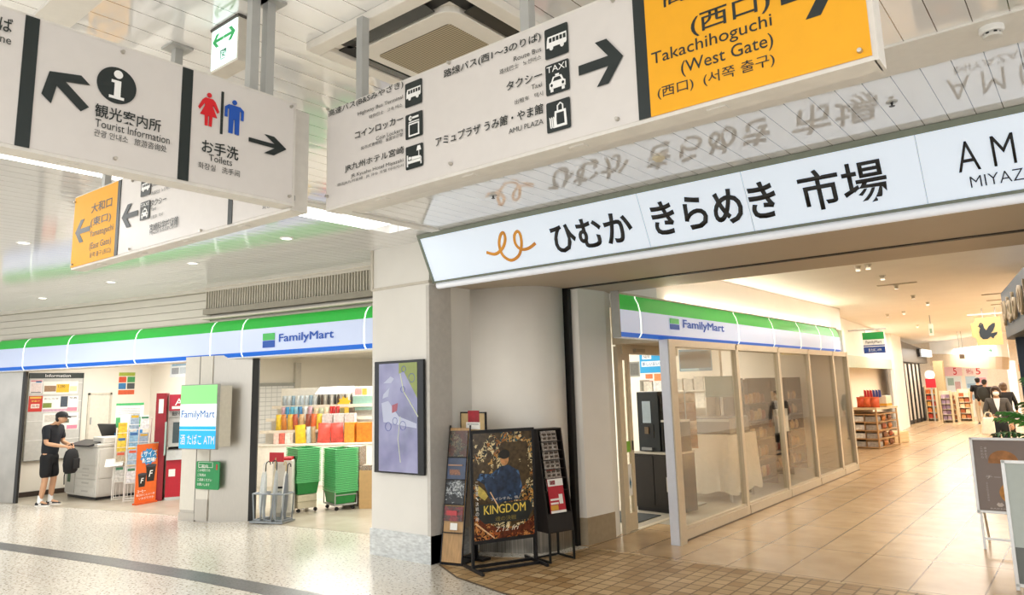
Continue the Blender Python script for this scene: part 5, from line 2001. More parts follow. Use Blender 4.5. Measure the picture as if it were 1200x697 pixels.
# ---- umbrellas in a grey stand
tu = thing('umbrella_stand', 'grey metal umbrella stand at the shop entrance by the steel pillar', 'umbrella stand', (-10.08, 6.42, 0), math.radians(20))
US = mat('8b9093', .35, .7)
for i in range(3):
    x = .05 + i * .19
    m = MB()
    for s in (-1, 1):
        for r in (-1, 1):
            m.tube([(x + s * .055, r * .12, .03), (x + s * .085, r * .12, .42)], .012, 6)
    m.tube([(x - .085, -.12, .42), (x + .085, -.12, .42), (x + .085, .12, .42), (x - .085, .12, .42)], .012, 6, closed=True)
    m.tube([(x - .055, -.12, .05), (x + .055, -.12, .05), (x + .055, .12, .05), (x - .055, .12, .05)], .010, 6, closed=True)
    m.build('holder_frame', US, tu)
MB().box(-.06, .52, -.16, .16, .01, .035).build('base_plate', US, tu, bevel=.004)


def umbrella(label, x, y, hgt, cm, handle, tilt):
    t = thing('umbrella', label, 'umbrella', (x, y, .04), tilt, 'umbrellas in the stand')
    t.rotation_euler = (math.sin(tilt) * .07, math.cos(tilt) * .07, tilt)
    MB().lathe([(.006, 0), (.012, .05), (.035, .2), (.04, .35), (.022, hgt - .15), (.010, hgt - .1)], n=10).build('canopy', cm, t, smooth=True)
    MB().tube([(0, 0, hgt - .12), (0, 0, hgt), (.01, 0, hgt + .03), (.035, 0, hgt + .045), (.06, 0, hgt + .03), (.065, 0, hgt - .005)], .008, 6).build('handle', handle, t, smooth=True)
    return t


VIN = mat('d8dcda', .2, var=.08)
for i, (dx, dy, h, cm, hm, lb) in enumerate(((.0, .02, .78, VIN, WHITE, 'clear umbrella nearest the steel pillar'), (.08, -.03, .80, VIN, DARKM, 'clear umbrella with black hooked handle'), (.20, .03, .84, mat('c9bfa6', .4), mat('b09a6a', .5), 'beige umbrella in the middle of the stand'),
                                             (.28, -.04, .82, mat('b8bcbc', .4), DARKM, 'grey umbrella in the middle of the stand'), (.40, .02, .80, mat('e6e4dc', .4), mat('c9b484', .5), 'white umbrella at the bin end of the stand'), (.46, -.03, .78, mat('70757a', .4), DARKM, 'dark umbrella at the bin end of the stand'))):
    c_, s_ = math.cos(math.radians(20)), math.sin(math.radians(20))
    umbrella(lb, -10.08 + dx * c_ - dy * s_, 6.42 + dx * s_ + dy * c_, h, cm, hm, i * 1.3)
tr_ = thing('umbrella_sale_tag', 'red price tag board above the umbrella stand', 'price tag', (-9.98, 6.60, 0), math.radians(20))
MB().box(.0, .02, .0, .02, .006, .98).build('post', GREYM, tr_)
MB().box(-.10, .16, -.012, .0, .86, 1.0).build('red_board', REDM, tr_, bevel=.004)
MB().box(-.1, .2, -.03, .14, .006, .02).build('base', GREYM, tr_)

# ---- white bin
Lb, Rb = flo(318, 606), flo(344, 606)
fbn = Face((Lb.x, Lb.y, .006), math.radians(45))
Wn = .30
tn2 = thing('waste_bin', 'white waste bin cabinet behind the umbrella stand', 'bin', mtx=fbn.m)
MB().box(0, Wn, 0, .36, .05, .84).build('cabinet', mat('e0ddd4', .4), tn2, bevel=.012)
MB().box(.02, Wn - .02, .02, .34, 0, .05).build('plinth', CG2, tn2)
MB().box(.03, Wn - .03, -.008, .002, .09, .80).build('door', mat('d6d3ca', .4), tn2, bevel=.006)
MB().box(Wn * .25, Wn * .75, -.012, -.006, .42, .45).build('slot', DARKM, tn2)
MB().box(.05, Wn - .02, .02, .3, .84, .88).build('red_lid', REDM, tn2, bevel=.006)

# ---- basket stacks
BG = mat('23893f', .4, var=.06)


def basket_mesh():
    m = MB()
    hx_, hy_, h = .245, .18, .2
    tp = .86
    ring = lambda sx, sy, z: [(sx, sy, z), (-sx, sy, z), (-sx, -sy, z), (sx, -sy, z)]
    for (o0, o1) in ((1.0, 1.0),):
        lo, hi = ring(hx_ * tp, hy_ * tp, 0), ring(hx_, hy_, h)
        li, hi2 = ring(hx_ * tp - .006, hy_ * tp - .006, .006), ring(hx_ - .006, hy_ - .006, h)
        V = [[m.bm.verts.new(p) for p in r] for r in (lo, hi, hi2, li)]
        m._f(V[0][::-1]); m._f(V[3])
        for A_, B_ in zip(V, V[1:]):
            for j in range(4):
                m._f([A_[j], A_[(j + 1) % 4], B_[(j + 1) % 4], B_[j]])
    return m


def basket_stack(x, y, rz, z0, n, pitch, cart, where):
    b0 = basket_mesh().build('shopping_basket', BG)
    o = MB()
    for s in (-1, 1):
        o.box(-.264, .264, s * .18, s * .199, .186, .2)
        o.box(s * .245, s * .264, -.18, .18, .186, .2)
    o.build('rim', mat('6fd68a', .35, var=.04), b0)
    o = MB()
    for s in (-1, 1):
        o.tube([(-.19, s * .175, .195), (-.17, s * .10, .205), (.17, s * .10, .205), (.19, s * .175, .195)], .006, 5)
    o.build('handle', mat('27853f', .4), b0)
    for i in range(n):
        q = b0 if i == 0 else copy_tree(b0)
        q.location = (x + random.uniform(-.004, .004), y + random.uniform(-.004, .004), z0 + i * pitch)
        q.rotation_euler = (0, 0, rz + random.uniform(-.02, .02))
        lb = 'green shopping basket inside the stack ' + where
        if i == n - 1:
            lb = 'topmost green shopping basket of the stack ' + where
        elif i == 0:
            lb = 'lowest green shopping basket of the stack ' + where
        tag(q, lb, 'shopping basket', 'green baskets ' + where)


def cart_base(label, x, y, rz, tall):
    t = thing('basket_trolley', label, 'trolley', (x, y, .006), rz)
    CM = mat('d9cfb6', .5) if tall else GREYM
    if tall:
        MB().box(-.21, .21, -.155, .155, .06, .27).build('cream_box', CM, t, bevel=.008)
        MB().box(-.215, .215, -.16, .16, .16, .172).build('band', mat('b3a98f', .5), t)
    else:
        MB().box(-.2, .2, -.145, .145, .07, .10).build('platform', CM, t)
        MB().tube([(-.235, -.185, .09), (-.235, -.185, .30), (.235, -.185, .30), (.235, -.185, .09)], .010, 6).build('guard_rail', GREYM, t)
        MB().tube([(.235, -.185, .09), (.235, -.185, .24), (.235, .185, .24), (.235, .185, .09)], .010, 6).build('guard_rail', GREYM, t)
        MB().tube([(-.235, -.185, .085), (.235, -.185, .085), (.235, .185, .085), (-.235, .185, .085)], .010, 6, closed=True).build('lower_frame', GREYM, t)
    for sx in (-1, 1):
        for sy in (-1, 1):
            MB().cyl((sx * .19 - .012, sy * .14, .03), (sx * .19 + .012, sy * .14, .03), .03, n=12).build('wheel', DARKM, t)
    return t


c1 = (-10.36, 7.38)
cart_base('cream basket trolley under the taller left stack', c1[0], c1[1], math.radians(-15), True)
basket_stack(c1[0], c1[1], math.radians(-15), .285, 21, .026, None, 'on the cream trolley')
c2 = (-9.96, 7.82)
cart_base('wire guarded basket trolley under the right stack', c2[0], c2[1], math.radians(-15), False)
basket_stack(c2[0], c2[1], math.radians(-15), .11, 27, .0255, None, 'on the wire trolley')

# ---- cardboard display bin with red sign
tb2 = thing('carton_display', 'tan cardboard display box with red sign beside the column', 'display box', mtx=Face((-9.64, 7.95, .006), math.radians(38)).m)
KR = mat('cda873', .6, var=.05)
for b_ in ((0, .95, 0, .012, 0, .60), (0, .95, .40, .412, 0, .60), (0, .012, .012, .40, 0, .60), (.938, .95, .012, .40, 0, .60)):
    MB().box(*b_).build('panel', KR, tb2)
MB().box(.012, .938, .012, .40, .40, .44).build('inner_shelf', KR, tb2)
MB().box(.30, .62, -.006, 0, .16, .50).build('red_sign', REDM, tb2)
lettering(tb2, 'お', WHITE, .33, .22, .46, .40, y=-.009, bold=.03)
CHK = collage('checked', ['1e1a18', 'e8e4dc', '2a2422', 'd8cfc2', 'b09a84'], 45, 3, .5)
for i in range(4):
    q = MB().box(0, .21, 0, .20, 0, .24).build('snack_carton', CHK, bevel=.01)
    q.matrix_world = Face((-9.64, 7.95, .446), math.radians(38)).m @ Matrix.Translation((.03 + i * .225, .06, 0))
    tag(q, ('first', 'second', 'third', 'fourth')[i] + ' checked carton from the left in the tan display box', 'carton', 'checked cartons')
for i in range(3):
    q = MB().box(0, .30, 0, .30, 0, .32).build('snack_carton', CHK, bevel=.01)
    q.location = (-10.10, 7.98, .006 + i * .325)
    q.rotation_euler = (0, 0, .5)
    tag(q, ('lowest', 'middle', 'topmost')[i] + ' checked carton of the pile behind the baskets', 'carton', 'checked cartons')

# ---- stepped snack gondola facing the hall
GA = math.radians(33.5)
gO = Vector((-13.9, 8.72, 0))
gx, gn = Vector((math.cos(GA), math.sin(GA), 0)), Vector((math.sin(GA), -math.cos(GA), 0))


def gface(d):
    return Face(gO - gn * d, GA)


tgn = thing('snack_gondola', 'white stepped shelf unit loaded with snacks inside the shop', 'shelf unit', mtx=Face(gO, GA).m)
GW = mat('efeae0', .5)
LG = 3.3
MB().box(-.2, LG, 0, 1.3, .006, .82).build('cabinet', GW, tgn)
MB().box(-.22, LG, -.04, .34, .82, .85).build('counter_top', GW, tgn, bevel=.005)
tiers = [(.32, 1.10), (.62, 1.34), (.92, 1.60)]
for d_, z_ in tiers:
    MB().box(-.05, LG, d_ - .04, 1.3, z_ - .02, z_).build('shelf', GW, tgn)
    MB().box(-.05, LG, d_ - .05, d_ - .04, z_ - .045, z_ + .02).build('price_rail', mat('e6dccb', .5), tgn)
    MB().box(-.05, LG, d_ + .26, d_ + .28, z_ - .26, z_ + .0).build('riser', GW, tgn)
MB().box(.0, LG, 1.26, 1.3, .82, 2.0).build('back_board', GW, tgn)


def bag_mesh(w, h, d, crimp=True):
    m = MB()
    n, k = 6, 7
    grid = []
    for side in (-1, 1):
        g = []
        for j in range(k + 1):
            t = j / k
            r = []
            for i in range(n + 1):
                s = i / n
                bulge = (math.sin(PI * s) ** .6) * (math.sin(PI * min(1, max(0, t))) ** .5)
                r.append(m.bm.verts.new(((s - .5) * w * (1 - .06 * math.sin(PI * t)), side * d * .5 * bulge, t * h)))
            g.append(r)
        grid.append(g)
        for j in range(k):
            for i in range(n):
                m._f([g[j][i], g[j][i + 1], g[j + 1][i + 1], g[j + 1][i]])
    bmesh.ops.remove_doubles(m.bm, verts=m.bm.verts[:], dist=1e-5)
    return m


def bottle_mesh(h, r):
    return MB().lathe([(r * .9, 0), (r, .01), (r, h * .6), (r * .75, h * .75), (r * .35, h * .85), (r * .35, h * .97), (r * .3, h)], n=10)


def goods(face, u0, u1, v0, v1, n, cols, kind, label, group, d=.09, z=None):
    """a row of goods filling the photo box on that plane"""
    a0, b0, a1, b1 = face.box(u0, v0, u1, v1)
    if z is not None:
        b0 = z
    w = (a1 - a0) / n
    h = b1 - b0
    protos = {}
    for i in range(n):
        c = cols[i % len(cols)]
        if c not in protos:
            mm = mat(c, .35, var=.22, scale=16)
            if kind == 'bag':
                o = bag_mesh(w * .96, h, d).build('snack_bag', mm, smooth=True)
            elif kind == 'bottle':
                o = bottle_mesh(h, w * .42).build('drink_bottle', mm, smooth=True)
            else:
                o = MB().box(-w * .46, w * .46, -d / 2, d / 2, 0, h).build('snack_box', mm, bevel=.004)
            protos[c] = o
            new = True
        else:
            o = copy_tree(protos[c])
        o.matrix_world = face.m @ Matrix.Translation((a0 + w * (i + .5), d * .5 + .01, b0 + .001)) @ Matrix.Rotation(random.uniform(-.08, .08), 4, 'Y' if kind == 'bag' else 'Z')
        nm = label(i, n, c)
        tag(o, nm, {'bag': 'snack bag', 'bottle': 'bottle', 'box': 'snack box'}[kind], group)


def nth(i, n):
    if n == 1:
        return 'only'
    if i == 0:
        return 'leftmost'
    if i == n - 1:
        return 'rightmost'
    return ('second', 'third', 'fourth', 'fifth', 'sixth', 'seventh', 'eighth', 'ninth', 'tenth', 'eleventh', 'twelfth', 'thirteenth')[i - 1]


def lab(what, where):
    return lambda i, n, c: f'{nth(i, n)} {what} {where}'


f0, f1g, f2g, f3g = gface(.02), gface(.33), gface(.63), gface(.93)
goods(f0, 320, 340, 508, 521, 3, ['e6c8bc', 'd86a58', 'e9d8cc'], 'box', lab('red and white snack box', 'at the left of the snack counter'), 'snacks on the front counter', .14, .851)
goods(f0, 345, 358, 498, 512, 1, ['efc02a'], 'bag', lab('yellow snack bag', 'on the front of the snack counter'), 'snacks on the front counter', .10, .851)
goods(f0, 358, 369, 500, 512, 2, ['b9c4c6', 'a88a62'], 'bag', lab('grey or tan snack bag', 'between the yellow and red bags on the counter'), 'snacks on the front counter', .1, .851)
goods(f0, 370, 402, 496, 512, 2, ['d9584a', 'cf4f44'], 'bag', lab('large red snack bag', 'on the front of the snack counter'), 'snacks on the front counter', .14, .851)
goods(f0, 403, 416, 495, 513, 1, ['e8912c'], 'box', lab('orange tall box', 'on the front of the snack counter'), 'snacks on the front counter', .16, .851)
goods(f0, 416.5, 436, 495, 513, 1, ['d97f24'], 'box', lab('orange wide box', 'nearest the column on the snack counter'), 'snacks on the front counter', .2, .851)
goods(f1g, 322, 376, 486, 500, 8, ['e3c23a', 'c9803a', 'd9b04a', 'b0563a', 'c2a27a', '8f4a34', 'd86a3a'], 'bag', lab('yellow or brown snack bag', 'on the second tier of the snack shelf'), 'snacks on the second tier', .1, 1.101)
goods(f1g, 377, 416, 485, 494, 3, ['cfcac6', 'd9d3cf'], 'box', lab('pale grey snack box', 'on the second tier of the snack shelf'), 'snacks on the second tier', .14, 1.101)
goods(f2g, 328, 364, 477, 489, 7, ['c9a4b0', '3f93c4', '58aecf', '8fc2d4', '4a86b8', 'd8dcdc'], 'bag', lab('blue or pink snack bag', 'on the third tier of the snack shelf'), 'snacks on the third tier', .09, 1.341)
goods(f2g, 366, 384, 478, 489, 3, ['d9c4a4', 'b9c0a4', 'e0d2b4'], 'bag', lab('beige snack bag', 'on the third tier of the snack shelf'), 'snacks on the third tier', .09, 1.341)
goods(f2g, 385, 397, 476, 487, 3, ['c93a34', 'b82f30'], 'bag', lab('bright red snack bag', 'on the third tier of the snack shelf'), 'snacks on the third tier', .08, 1.341)
goods(f2g, 398, 414, 478, 487, 3, ['8a7a4a', 'd9b43a', '5a4a3a'], 'box', lab('dark or yellow small box', 'on the third tier of the snack shelf'), 'snacks on the third tier', .1, 1.341)
goods(f3g, 330, 370, 464, 477, 8, ['b9c4cc', 'c9d2d6', '8fa8b8', 'd3d8d8'], 'bag', lab('silver snack bag', 'on the top tier of the snack shelf'), 'snacks on the top tier', .1, 1.601)
goods(f3g, 371, 413, 461, 475, 11, ['3a3630', '5a4a3c', 'c9c2b4', '4a4640', 'd8d2c6'], 'bottle', lab('small drink bottle', 'on the top tier of the snack shelf'), 'bottles on the top tier', .08, 1.601)
fz = gface(.90)
a0, b0, a1, b1 = fz.box(398, 467, 409, 478)
m = MB()
m.prism([((a0 + a1) / 2 + (.16 if i % 2 else .11) * math.cos(i * PI / 9), (b0 + b1) / 2 + (.16 if i % 2 else .11) * math.sin(i * PI / 9)) for i in range(18)], -.01, 0)
q = m.build('price_burst', mat('f0c22e', .5))
q.matrix_world = fz.m
tag(q, 'yellow star burst price card on the snack shelf', 'price card')
fz = gface(1.15)
a0, b0, a1, b1 = fz.box(374, 453.5, 414, 461)
tl2 = thing('shelf_light', 'white lit canopy over the top of the snack shelf', 'shelf light', mtx=fz.m)
MB().hexa([(a0, -.25, b0), (a1, -.25, b0), (a1, .1, b0 + .06), (a0, .1, b0 + .06)], [(a0, -.25, b0 + .02), (a1, -.25, b0 + .02), (a1, .1, b1), (a0, .1, b1)]).build('canopy', mat('f7f7f4', .4, emit=.4, var=0), tl2)
for x in (a0 + .02, a1 - .02):
    MB().tube([(x, .08, b0 + .05), (x, .09, 1.98)], .012, 6).build('bracket', GREYM, tl2)
fz = gface(.98)
a0, b0, a1, b1 = fz.box(414, 464, 436, 480)
tpn = thing('teal_panel', 'teal display panel at the column end of the snack shelf', 'display panel', mtx=fz.m)
MB().box(a0, a1 + .5, -.02, .02, b0, b1).build('panel', mat('8fb5a8', .5), tpn)
MB().box(a0 + .1, a0 + .14, -.01, .02, 1.60, b0).build('post', GREYM, tpn)
for k_, (u0, u1, c) in enumerate(((416, 424, 'e9a0a0'), (424.5, 430, 'e6b24a'), (430, 436, 'efe6c8'))):
    a0, b0, a1, b1 = fz.box(u0, 455, u1, 462.5)
    q = MB().box(a0, a1, -.01, 0, b0, b1).build('price_card', mat(c, .5, var=.15, scale=30))
    q.matrix_world = fz.m
    tag(q, ('pink', 'orange', 'cream')[k_] + ' card above the teal panel', 'price card')
    q2 = MB().box((a0 + a1) / 2 - .005, (a0 + a1) / 2 + .005, 0, .006, b0 - .12, b0).build('stem', GREYM, q)
# rail, blinds and post far behind on the left
fz = Face((-17.98, 0, 0), PI / 2)
a0, b0, a1, b1 = fz.box(298, 449, 344, 452)
trl = thing('wall_shutter', 'white gridded shutter with grey head rail behind the snack shelf', 'shutter', mtx=fz.m)
MB().box(a0 - .6, a1, -.06, 0, b0, b1).build('head_rail', mat('a9aaa4', .4), trl)


def b_grid(nt, b, pos):
    br = nt.nodes.new('ShaderNodeTexBrick')
    br.offset = 0
    br.inputs['Scale'].default_value = 1
    br.inputs['Brick Width'].default_value = .18
    br.inputs['Row Height'].default_value = .12
    br.inputs['Mortar Size'].default_value = .008
    br.inputs['Color1'].default_value = lin('efefec')
    br.inputs['Color2'].default_value = lin('f3f3f0')
    br.inputs['Mortar'].default_value = lin('c6c8c6')
    tcn = nt.nodes.new('ShaderNodeTexCoord')
    mp = nt.nodes.new('ShaderNodeMapping')
    mp.inputs['Rotation'].default_value = (-PI / 2, 0, 0)
    nt.links.new(tcn.outputs['Object'], mp.inputs[0])
    nt.links.new(mp.outputs[0], br.inputs['Vector'])
    nt.links.new(br.outputs[0], b.inputs['Base Color'])


MB().box(a0 - .6, a1, -.03, 0, .006, b0).build('grid_panel', node_mat('grid', b_grid, .5), trl)
MB().box(a1, a1 + .18, -.10, 0, .006, 2.75).build('post', mat('d2cdc2', .5), trl)
# ================================================================== RIGHT SHOP GLASS FRONT
ALU = mat('cbbda4', .4, .25, var=.03)
ALUW = mat('d9dbe2', .35, .15, var=.02)
GLS = glass_mat('shop_glass', (.93, .92, .88), .05)
XG = -4.15
ys = [8.20, 10.42, 12.22, 13.84, 15.42, 16.44]
for i, (ya, yb) in enumerate(zip(ys, ys[1:])):
    w_ = MB().box(XG - .006, XG + .006, ya + .05, yb - .05, .15, 2.36).build(f'window_{i + 1}', GLS)
    struct(w_)
    MB().box(XG - .04, XG + .04, ya - .045 if i else ya, ya + .05, .0, 2.40).build('mullion', ALU, w_)
    MB().box(XG - .05, XG + .05, ya + .05, yb, .0, .13).build('bottom_rail', ALU, w_)
    MB().box(XG - .03, XG + .03, ya + .05, yb - .05, .13, .16).build('inner_rail', ALU, w_)
    MB().box(XG - .04, XG + .04, ya + .05, yb, 2.33, 2.42).build('top_rail', ALU, w_)
MB_ = MB().box(XG - .05, XG + .05, 16.40, 16.50, 0, 2.42)
struct(MB_.build('trim_glass_end', ALU))
m = MB().box(XG - .05, XG + .06, 8.25, 16.5, .004, .02)
struct(m.build('trim_glass_foot', mat('6f5f48', .5)))
# projecting end post
pst = MB().box(-4.17, -4.05, 8.10, 8.19, .004, 2.41)
struct(pst.build('trim_post', ALUW))
MB().box(-4.055, -4.035, 8.10, 8.26, .004, 2.41).build('post_cheek', ALU, SC.objects['trim_post'])
m = MB().box(-4.22, -4.17, 8.3, 8.36, .004, 2.3)
struct(m.build('trim_dark_post', DARKM))
# soffit behind the sign and return wall
m = MB().box(-4.99, -4.33, 8.37, 16.6, 2.40, 2.915)
struct(m.build('wall_transom', mat('c9b89c', .5)))
# automatic door in the recessed wall
XD = -4.95
dd = struct(MB().box(XD - .03, XD + .03, 8.36, 8.46, .004, 2.38).build('door_2', ALU))
MB().box(XD - .05, XD + .05, 8.46, 10.1, 2.28, 2.40).build('door_header', ALU, dd)
MB().box(XD + .05, XD + .10, 8.75, 9.0, 2.30, 2.35).build('door_sensor', mat('a89a80', .4), dd)
MB().box(XD - .02, XD + .02, 8.62, 8.69, .02, 2.28).build('door_stile', ALU, dd)
MB().box(XD - .02, XD + .02, 8.46, 8.50, .02, 2.28).build('door_stile', ALU, dd)
MB().box(XD - .02, XD + .02, 8.50, 8.62, .02, .24).build('door_bottom_rail', ALU, dd)
MB().box(XD - .02, XD + .02, 8.50, 8.62, 2.20, 2.28).build('door_top_rail', ALU, dd)
MB().box(XD - .004, XD + .004, 8.50, 8.62, .24, 2.20).build('door_glass', GLS, dd)
MB().box(XD - .03, XD + .04, 8.46, 10.1, .004, .015).build('door_track', mat('d9cdb6', .4, .3), dd)
MB().box(XD + .02, XD + .03, 8.645, 8.665, 1.02, 1.14).build('door_pull', DARKM, dd)
q = MB().box(XD + .006, XD + .010, 8.51, 8.61, .45, .85).build('door_sticker', PAPER, dd)
MB().prism([(-.02, 0), (.0, .06), (.02, .0), (.012, -.08), (0, -.02), (-.014, -.08)], -.002, 0).build('sticker_figure', mat('2f6f8a', .5), dd).matrix_basis = Face((XD + .0125, 8.56, .62), PI / 2).m
MB().box(XD + .006, XD + .010, 8.51, 8.61, 1.0, 1.14).build('green_sticker', mat('8ac43a', .5), dd)

# inner wall with posters
YI = 12.7
struct(MB().box(-9.0, -5.35, YI, YI + .1, 0.008, 2.9).build('wall_inner', SW))
fI = Face((0, YI - .002, 0), 0)
for u0, v0, u1, v1, c, lb, bl in ((749, 413, 784, 436, '2f9fd8', 'blue poster on the inner wall seen through the shop door', [(.1, .66, .42, .9, 'eef2f4'), (.15, .7, .38, .86, '22303a', 'NEW'), (.06, .3, .94, .56, 'dfe9f0'), (.1, .34, .9, .52, '2a5a9a', '新しいおいしさ')]),
                                  (755, 437, 777, 450, 'f3e9df', 'white poster with orange print under the blue poster', [(.06, .5, .46, .9, 'd87a4a'), (.54, .3, .94, .9, 'e0915a'), (.06, .1, .46, .3, 'c25a3a')]),
                                  (737, 424, 750, 441, '8f8f88', 'grey picture poster left of the blue poster', [(.1, .1, .9, .9, '6b6a64')]),
                                  (795, 410, 835, 434, '4f7f9a', 'wide dark blue poster seen through the first glass bay', [(.03, .14, .97, .9, '2f4148'), (.05, .5, .9, .8, '5b6f76'), (.03, .03, .6, .12, '9ac0d0')]),
                                  (720, 440, 731, 452, 'efe6d8', 'small orange and white card seen through the door glass', [(.1, .1, .9, .45, 'e8a03a')])):
    sheet(fI, u0, v0, u1, v1, c, lb, bl, y=0, name='wall_poster', cat='poster')
# dark counter with machine
ca_, cb_ = flo(745, 598), flo(794, 604)
fC = Face((ca_.x, ca_.y, .008), math.atan2(cb_.y - ca_.y, cb_.x - ca_.x))
Wc = dist(ca_, cb_)
zt = row((ca_.x, ca_.y), 529)
tct = thing('coffee_counter', 'dark brown counter cabinet just inside the right shop door', 'counter', mtx=fC.m)
DBR = mat('1d1714', .4, var=.12)
MB().box(0, Wc, 0, .55, .06, zt - .03).build('cabinet', DBR, tct)
MB().box(0.02, Wc, .03, .55, 0, .06).build('plinth', DARKM, tct)
MB().box(-.01, Wc + .01, -.02, .56, zt - .03, zt).build('counter_top', mat('b9b4a8', .3, .3), tct)
MB().box(.02, Wc * .5, -.012, 0, .1, zt - .06).build('door', DBR, tct)
MB().box(Wc * .52, Wc - .02, -.012, 0, .1, zt - .06).build('door', DBR, tct)
MB().box(Wc * .82, Wc * .86, -.03, -.012, zt * .36, zt * .60).build('handle', mat('d8d4cc', .3, .5), tct)


def on_counter(u0, u1, v1):
    a0, _ = fC.uv(u0, 500)
    a1, _ = fC.uv(u1, 500)
    return a0, a1, row(fC.m @ Vector(((a0 + a1) / 2, .1, 0)), v1) - .008


a0, a1, b1 = on_counter(744, 769, 459)
tcm = thing('coffee_machine', 'tall dark coffee machine on the counter inside the door', 'coffee machine', mtx=fC.m)
MB().box(a0, a1, .08, .5, zt + .001, b1).build('body', mat('23282a', .35, .2), tcm, bevel=.01)
MB().box(a0 + .10, a1 - .14, .072, .08, zt + .42, b1 - .14).build('screen', mat('9aa8ae', .2, emit=.15), tcm)
MB().box(a0 + .08, a1 - .12, .03, .08, zt + .02, zt + .06).build('drip_tray', mat('8d8f90', .3, .7), tcm)
MB().box(a0 + .14, a1 - .18, .05, .08, zt + .26, zt + .36).build('spout', mat('6b5a44', .4), tcm)
MB().box(a0 + .06, a1 - .1, .07, .08, zt + .20, zt + .40).build('recess_panel', mat('15181a', .3), tcm)
a0, a1, b1 = on_counter(770, 789, 462)
tcp2 = thing('menu_panel', 'black menu panel above white cups beside the coffee machine', 'menu panel', mtx=fC.m)
zs_ = zt + (b1 - zt) * .55
MB().box(a0, a1, .15, .17, zs_, b1).build('panel', mat('1b1b1a', .35), tcp2)
lettering(tcp2, 'COFFEE', mat('d8c23a', .4), a0 + .03, b1 - .13, a1 - .06, b1 - .08, y=.147)
MB().box(a0, a1, .1, .45, zs_ - .03, zs_).build('shelf', mat('d8d4c8', .4), tcp2)
MB().box(a0, a0 + .03, .1, .45, zt + .001, zs_ - .03).build('support', DARKM, tcp2)
MB().box(a1 - .03, a1, .1, .45, zt + .001, zs_ - .03).build('support', DARKM, tcp2)
for i in range(4):
    for j in range(2):
        q = MB().lathe([(.026, 0), (.036, .16), (.038, .165)], n=12).build('cup_stack', mat(('c9c5bc', '6a655c', 'dcd8d0', '8a8478')[i], .4), smooth=True)
        q.matrix_world = fC.m @ Matrix.Translation((a0 + .09 + i * (a1 - a0 - .18) / 3, .22, zt + .002 + j * .17))
        tag(q, f"{nth(i, 4)} cup stack in the {'lower' if j == 0 else 'upper'} row under the menu panel", 'cups', 'cups under the menu panel')
# floor mat
m = MB().slab([(-5.9, 9.0), (-5.15, 9.0), (-5.15, 9.75), (-5.9, 9.75)], .008, .02)
tag(m.build('door_mat', mat('3a3d3c', .9, var=.15, scale=60)), 'dark grey floor mat inside the right shop door', 'mat')

# white covered table, grey case and hanging snacks behind the first bay
p = at(845, 575, 'z', .01)
tt = thing('covered_table', 'table under a long white plastic sheet behind the first glass bay', 'table', (-5.12, 11.75, .008))
MB().box(-.5, .45, -.5, .6, .98, 1.02).build('table_top', mat('d9d4c8', .4), tt)
m = MB()
n = 60
ring = []
for i in range(n):
    t = 2 * PI * i / n
    ex = .50 * max(-1, min(1, 1.35 * math.cos(t)))
    ey = .58 * max(-1, min(1, 1.35 * math.sin(t)))
    ring.append((ex - .02, ey + .05, 1 + .035 * math.sin(i * 2.6)))
top = [m.bm.verts.new((x, y, 1.03)) for x, y, s in ring]
mid = [m.bm.verts.new((x * 1.03 * s, y * 1.03 * s, .6)) for x, y, s in ring]
bot = [m.bm.verts.new((x * 1.08 * s, y * 1.08 * s, .15 + .03 * math.sin(i * .8))) for i, (x, y, s) in enumerate(ring)]
m._f(top)
for A_, B_ in ((top, mid), (mid, bot)):
    for j in range(n):
        m._f([A_[j], A_[(j + 1) % n], B_[(j + 1) % n], B_[j]])
m.build('plastic_sheet', mat('dcd6c8', .3, var=.05), tt, smooth=True)
for sx in (-.42, .38):
    for sy in (-.42, .5):
        MB().box(sx - .02, sx + .02, sy - .02, sy + .02, 0, .98).build('leg', GREYM, tt)
q = MB().box(-.42, .40, -.35, .5, 0, .26).build('grey_case', mat('6d7072', .35, .2), bevel=.01)
q.location = (-5.12, 11.75, 1.04)
tag(q, 'grey food case standing on the white covered table', 'case')
MB().box(-.43, .41, -.36, .51, -.0, .03).build('base_rim', DARKM, q)
MB().box(-.42, .40, -.36, -.35, .20, .24).build('top_strip', mat('b9bcbc', .3), q)
tsk = thing('snack_hanger', 'narrow hanging display of brown snack packs behind the first bay', 'snack display', (-5.18, 10.85, .008))
MB().box(-.015, .015, -.015, .015, 0, 1.75).build('post', GREYM, tsk)
MB().box(-.16, .16, -.16, .16, 0, .02).build('base', GREYM, tsk)
for i in range(6):
    for s in (-1, 1):
        o = bag_mesh(.16, .15, .06).build('snack_bag', mat(('8a5a34', 'a0703f', 'c9b090')[i % 3], .35, var=.25, scale=20), smooth=True)
        o.matrix_world = Matrix.Translation((-5.18 + .09 * s, 10.83, .86 + i * .14)) @ Matrix.Rotation(.6, 4, 'Z')
        tag(o, f"{('lowest', 'second', 'third', 'fourth', 'fifth', 'top')[i]} brown snack pack on the {'door' if s < 0 else 'glass'} side of the hanging display", 'snack bag', 'packs on the hanging display')
q = MB().box(-.25, .25, -.02, .02, 0, .35).build('price_board', mat('4f6a60', .5))
q.location = (-5.05, 11.95, 1.62)
q.rotation_euler = (0, 0, .3)
tag(q, 'dark green board standing on the grey food case', 'board')
MB().box(-.02, .02, -.02, .02, -.318, 0).build('post', GREYM, q)
tsw = thing('white_shelf', 'white wall shelf with pale packages under the dark blue poster', 'shelf', (-6.1, YI - .35, 0))
for z in (1.05, 1.42, 1.72):
    MB().box(-.7, .62, -.05, .34, z, z + .02).build('shelf_board', mat('e9e5da', .4), tsw)
for x in (-.7, .6):
    MB().box(x, x + .02, -.05, .34, .008, 1.95).build('side_panel', mat('e9e5da', .4), tsw)
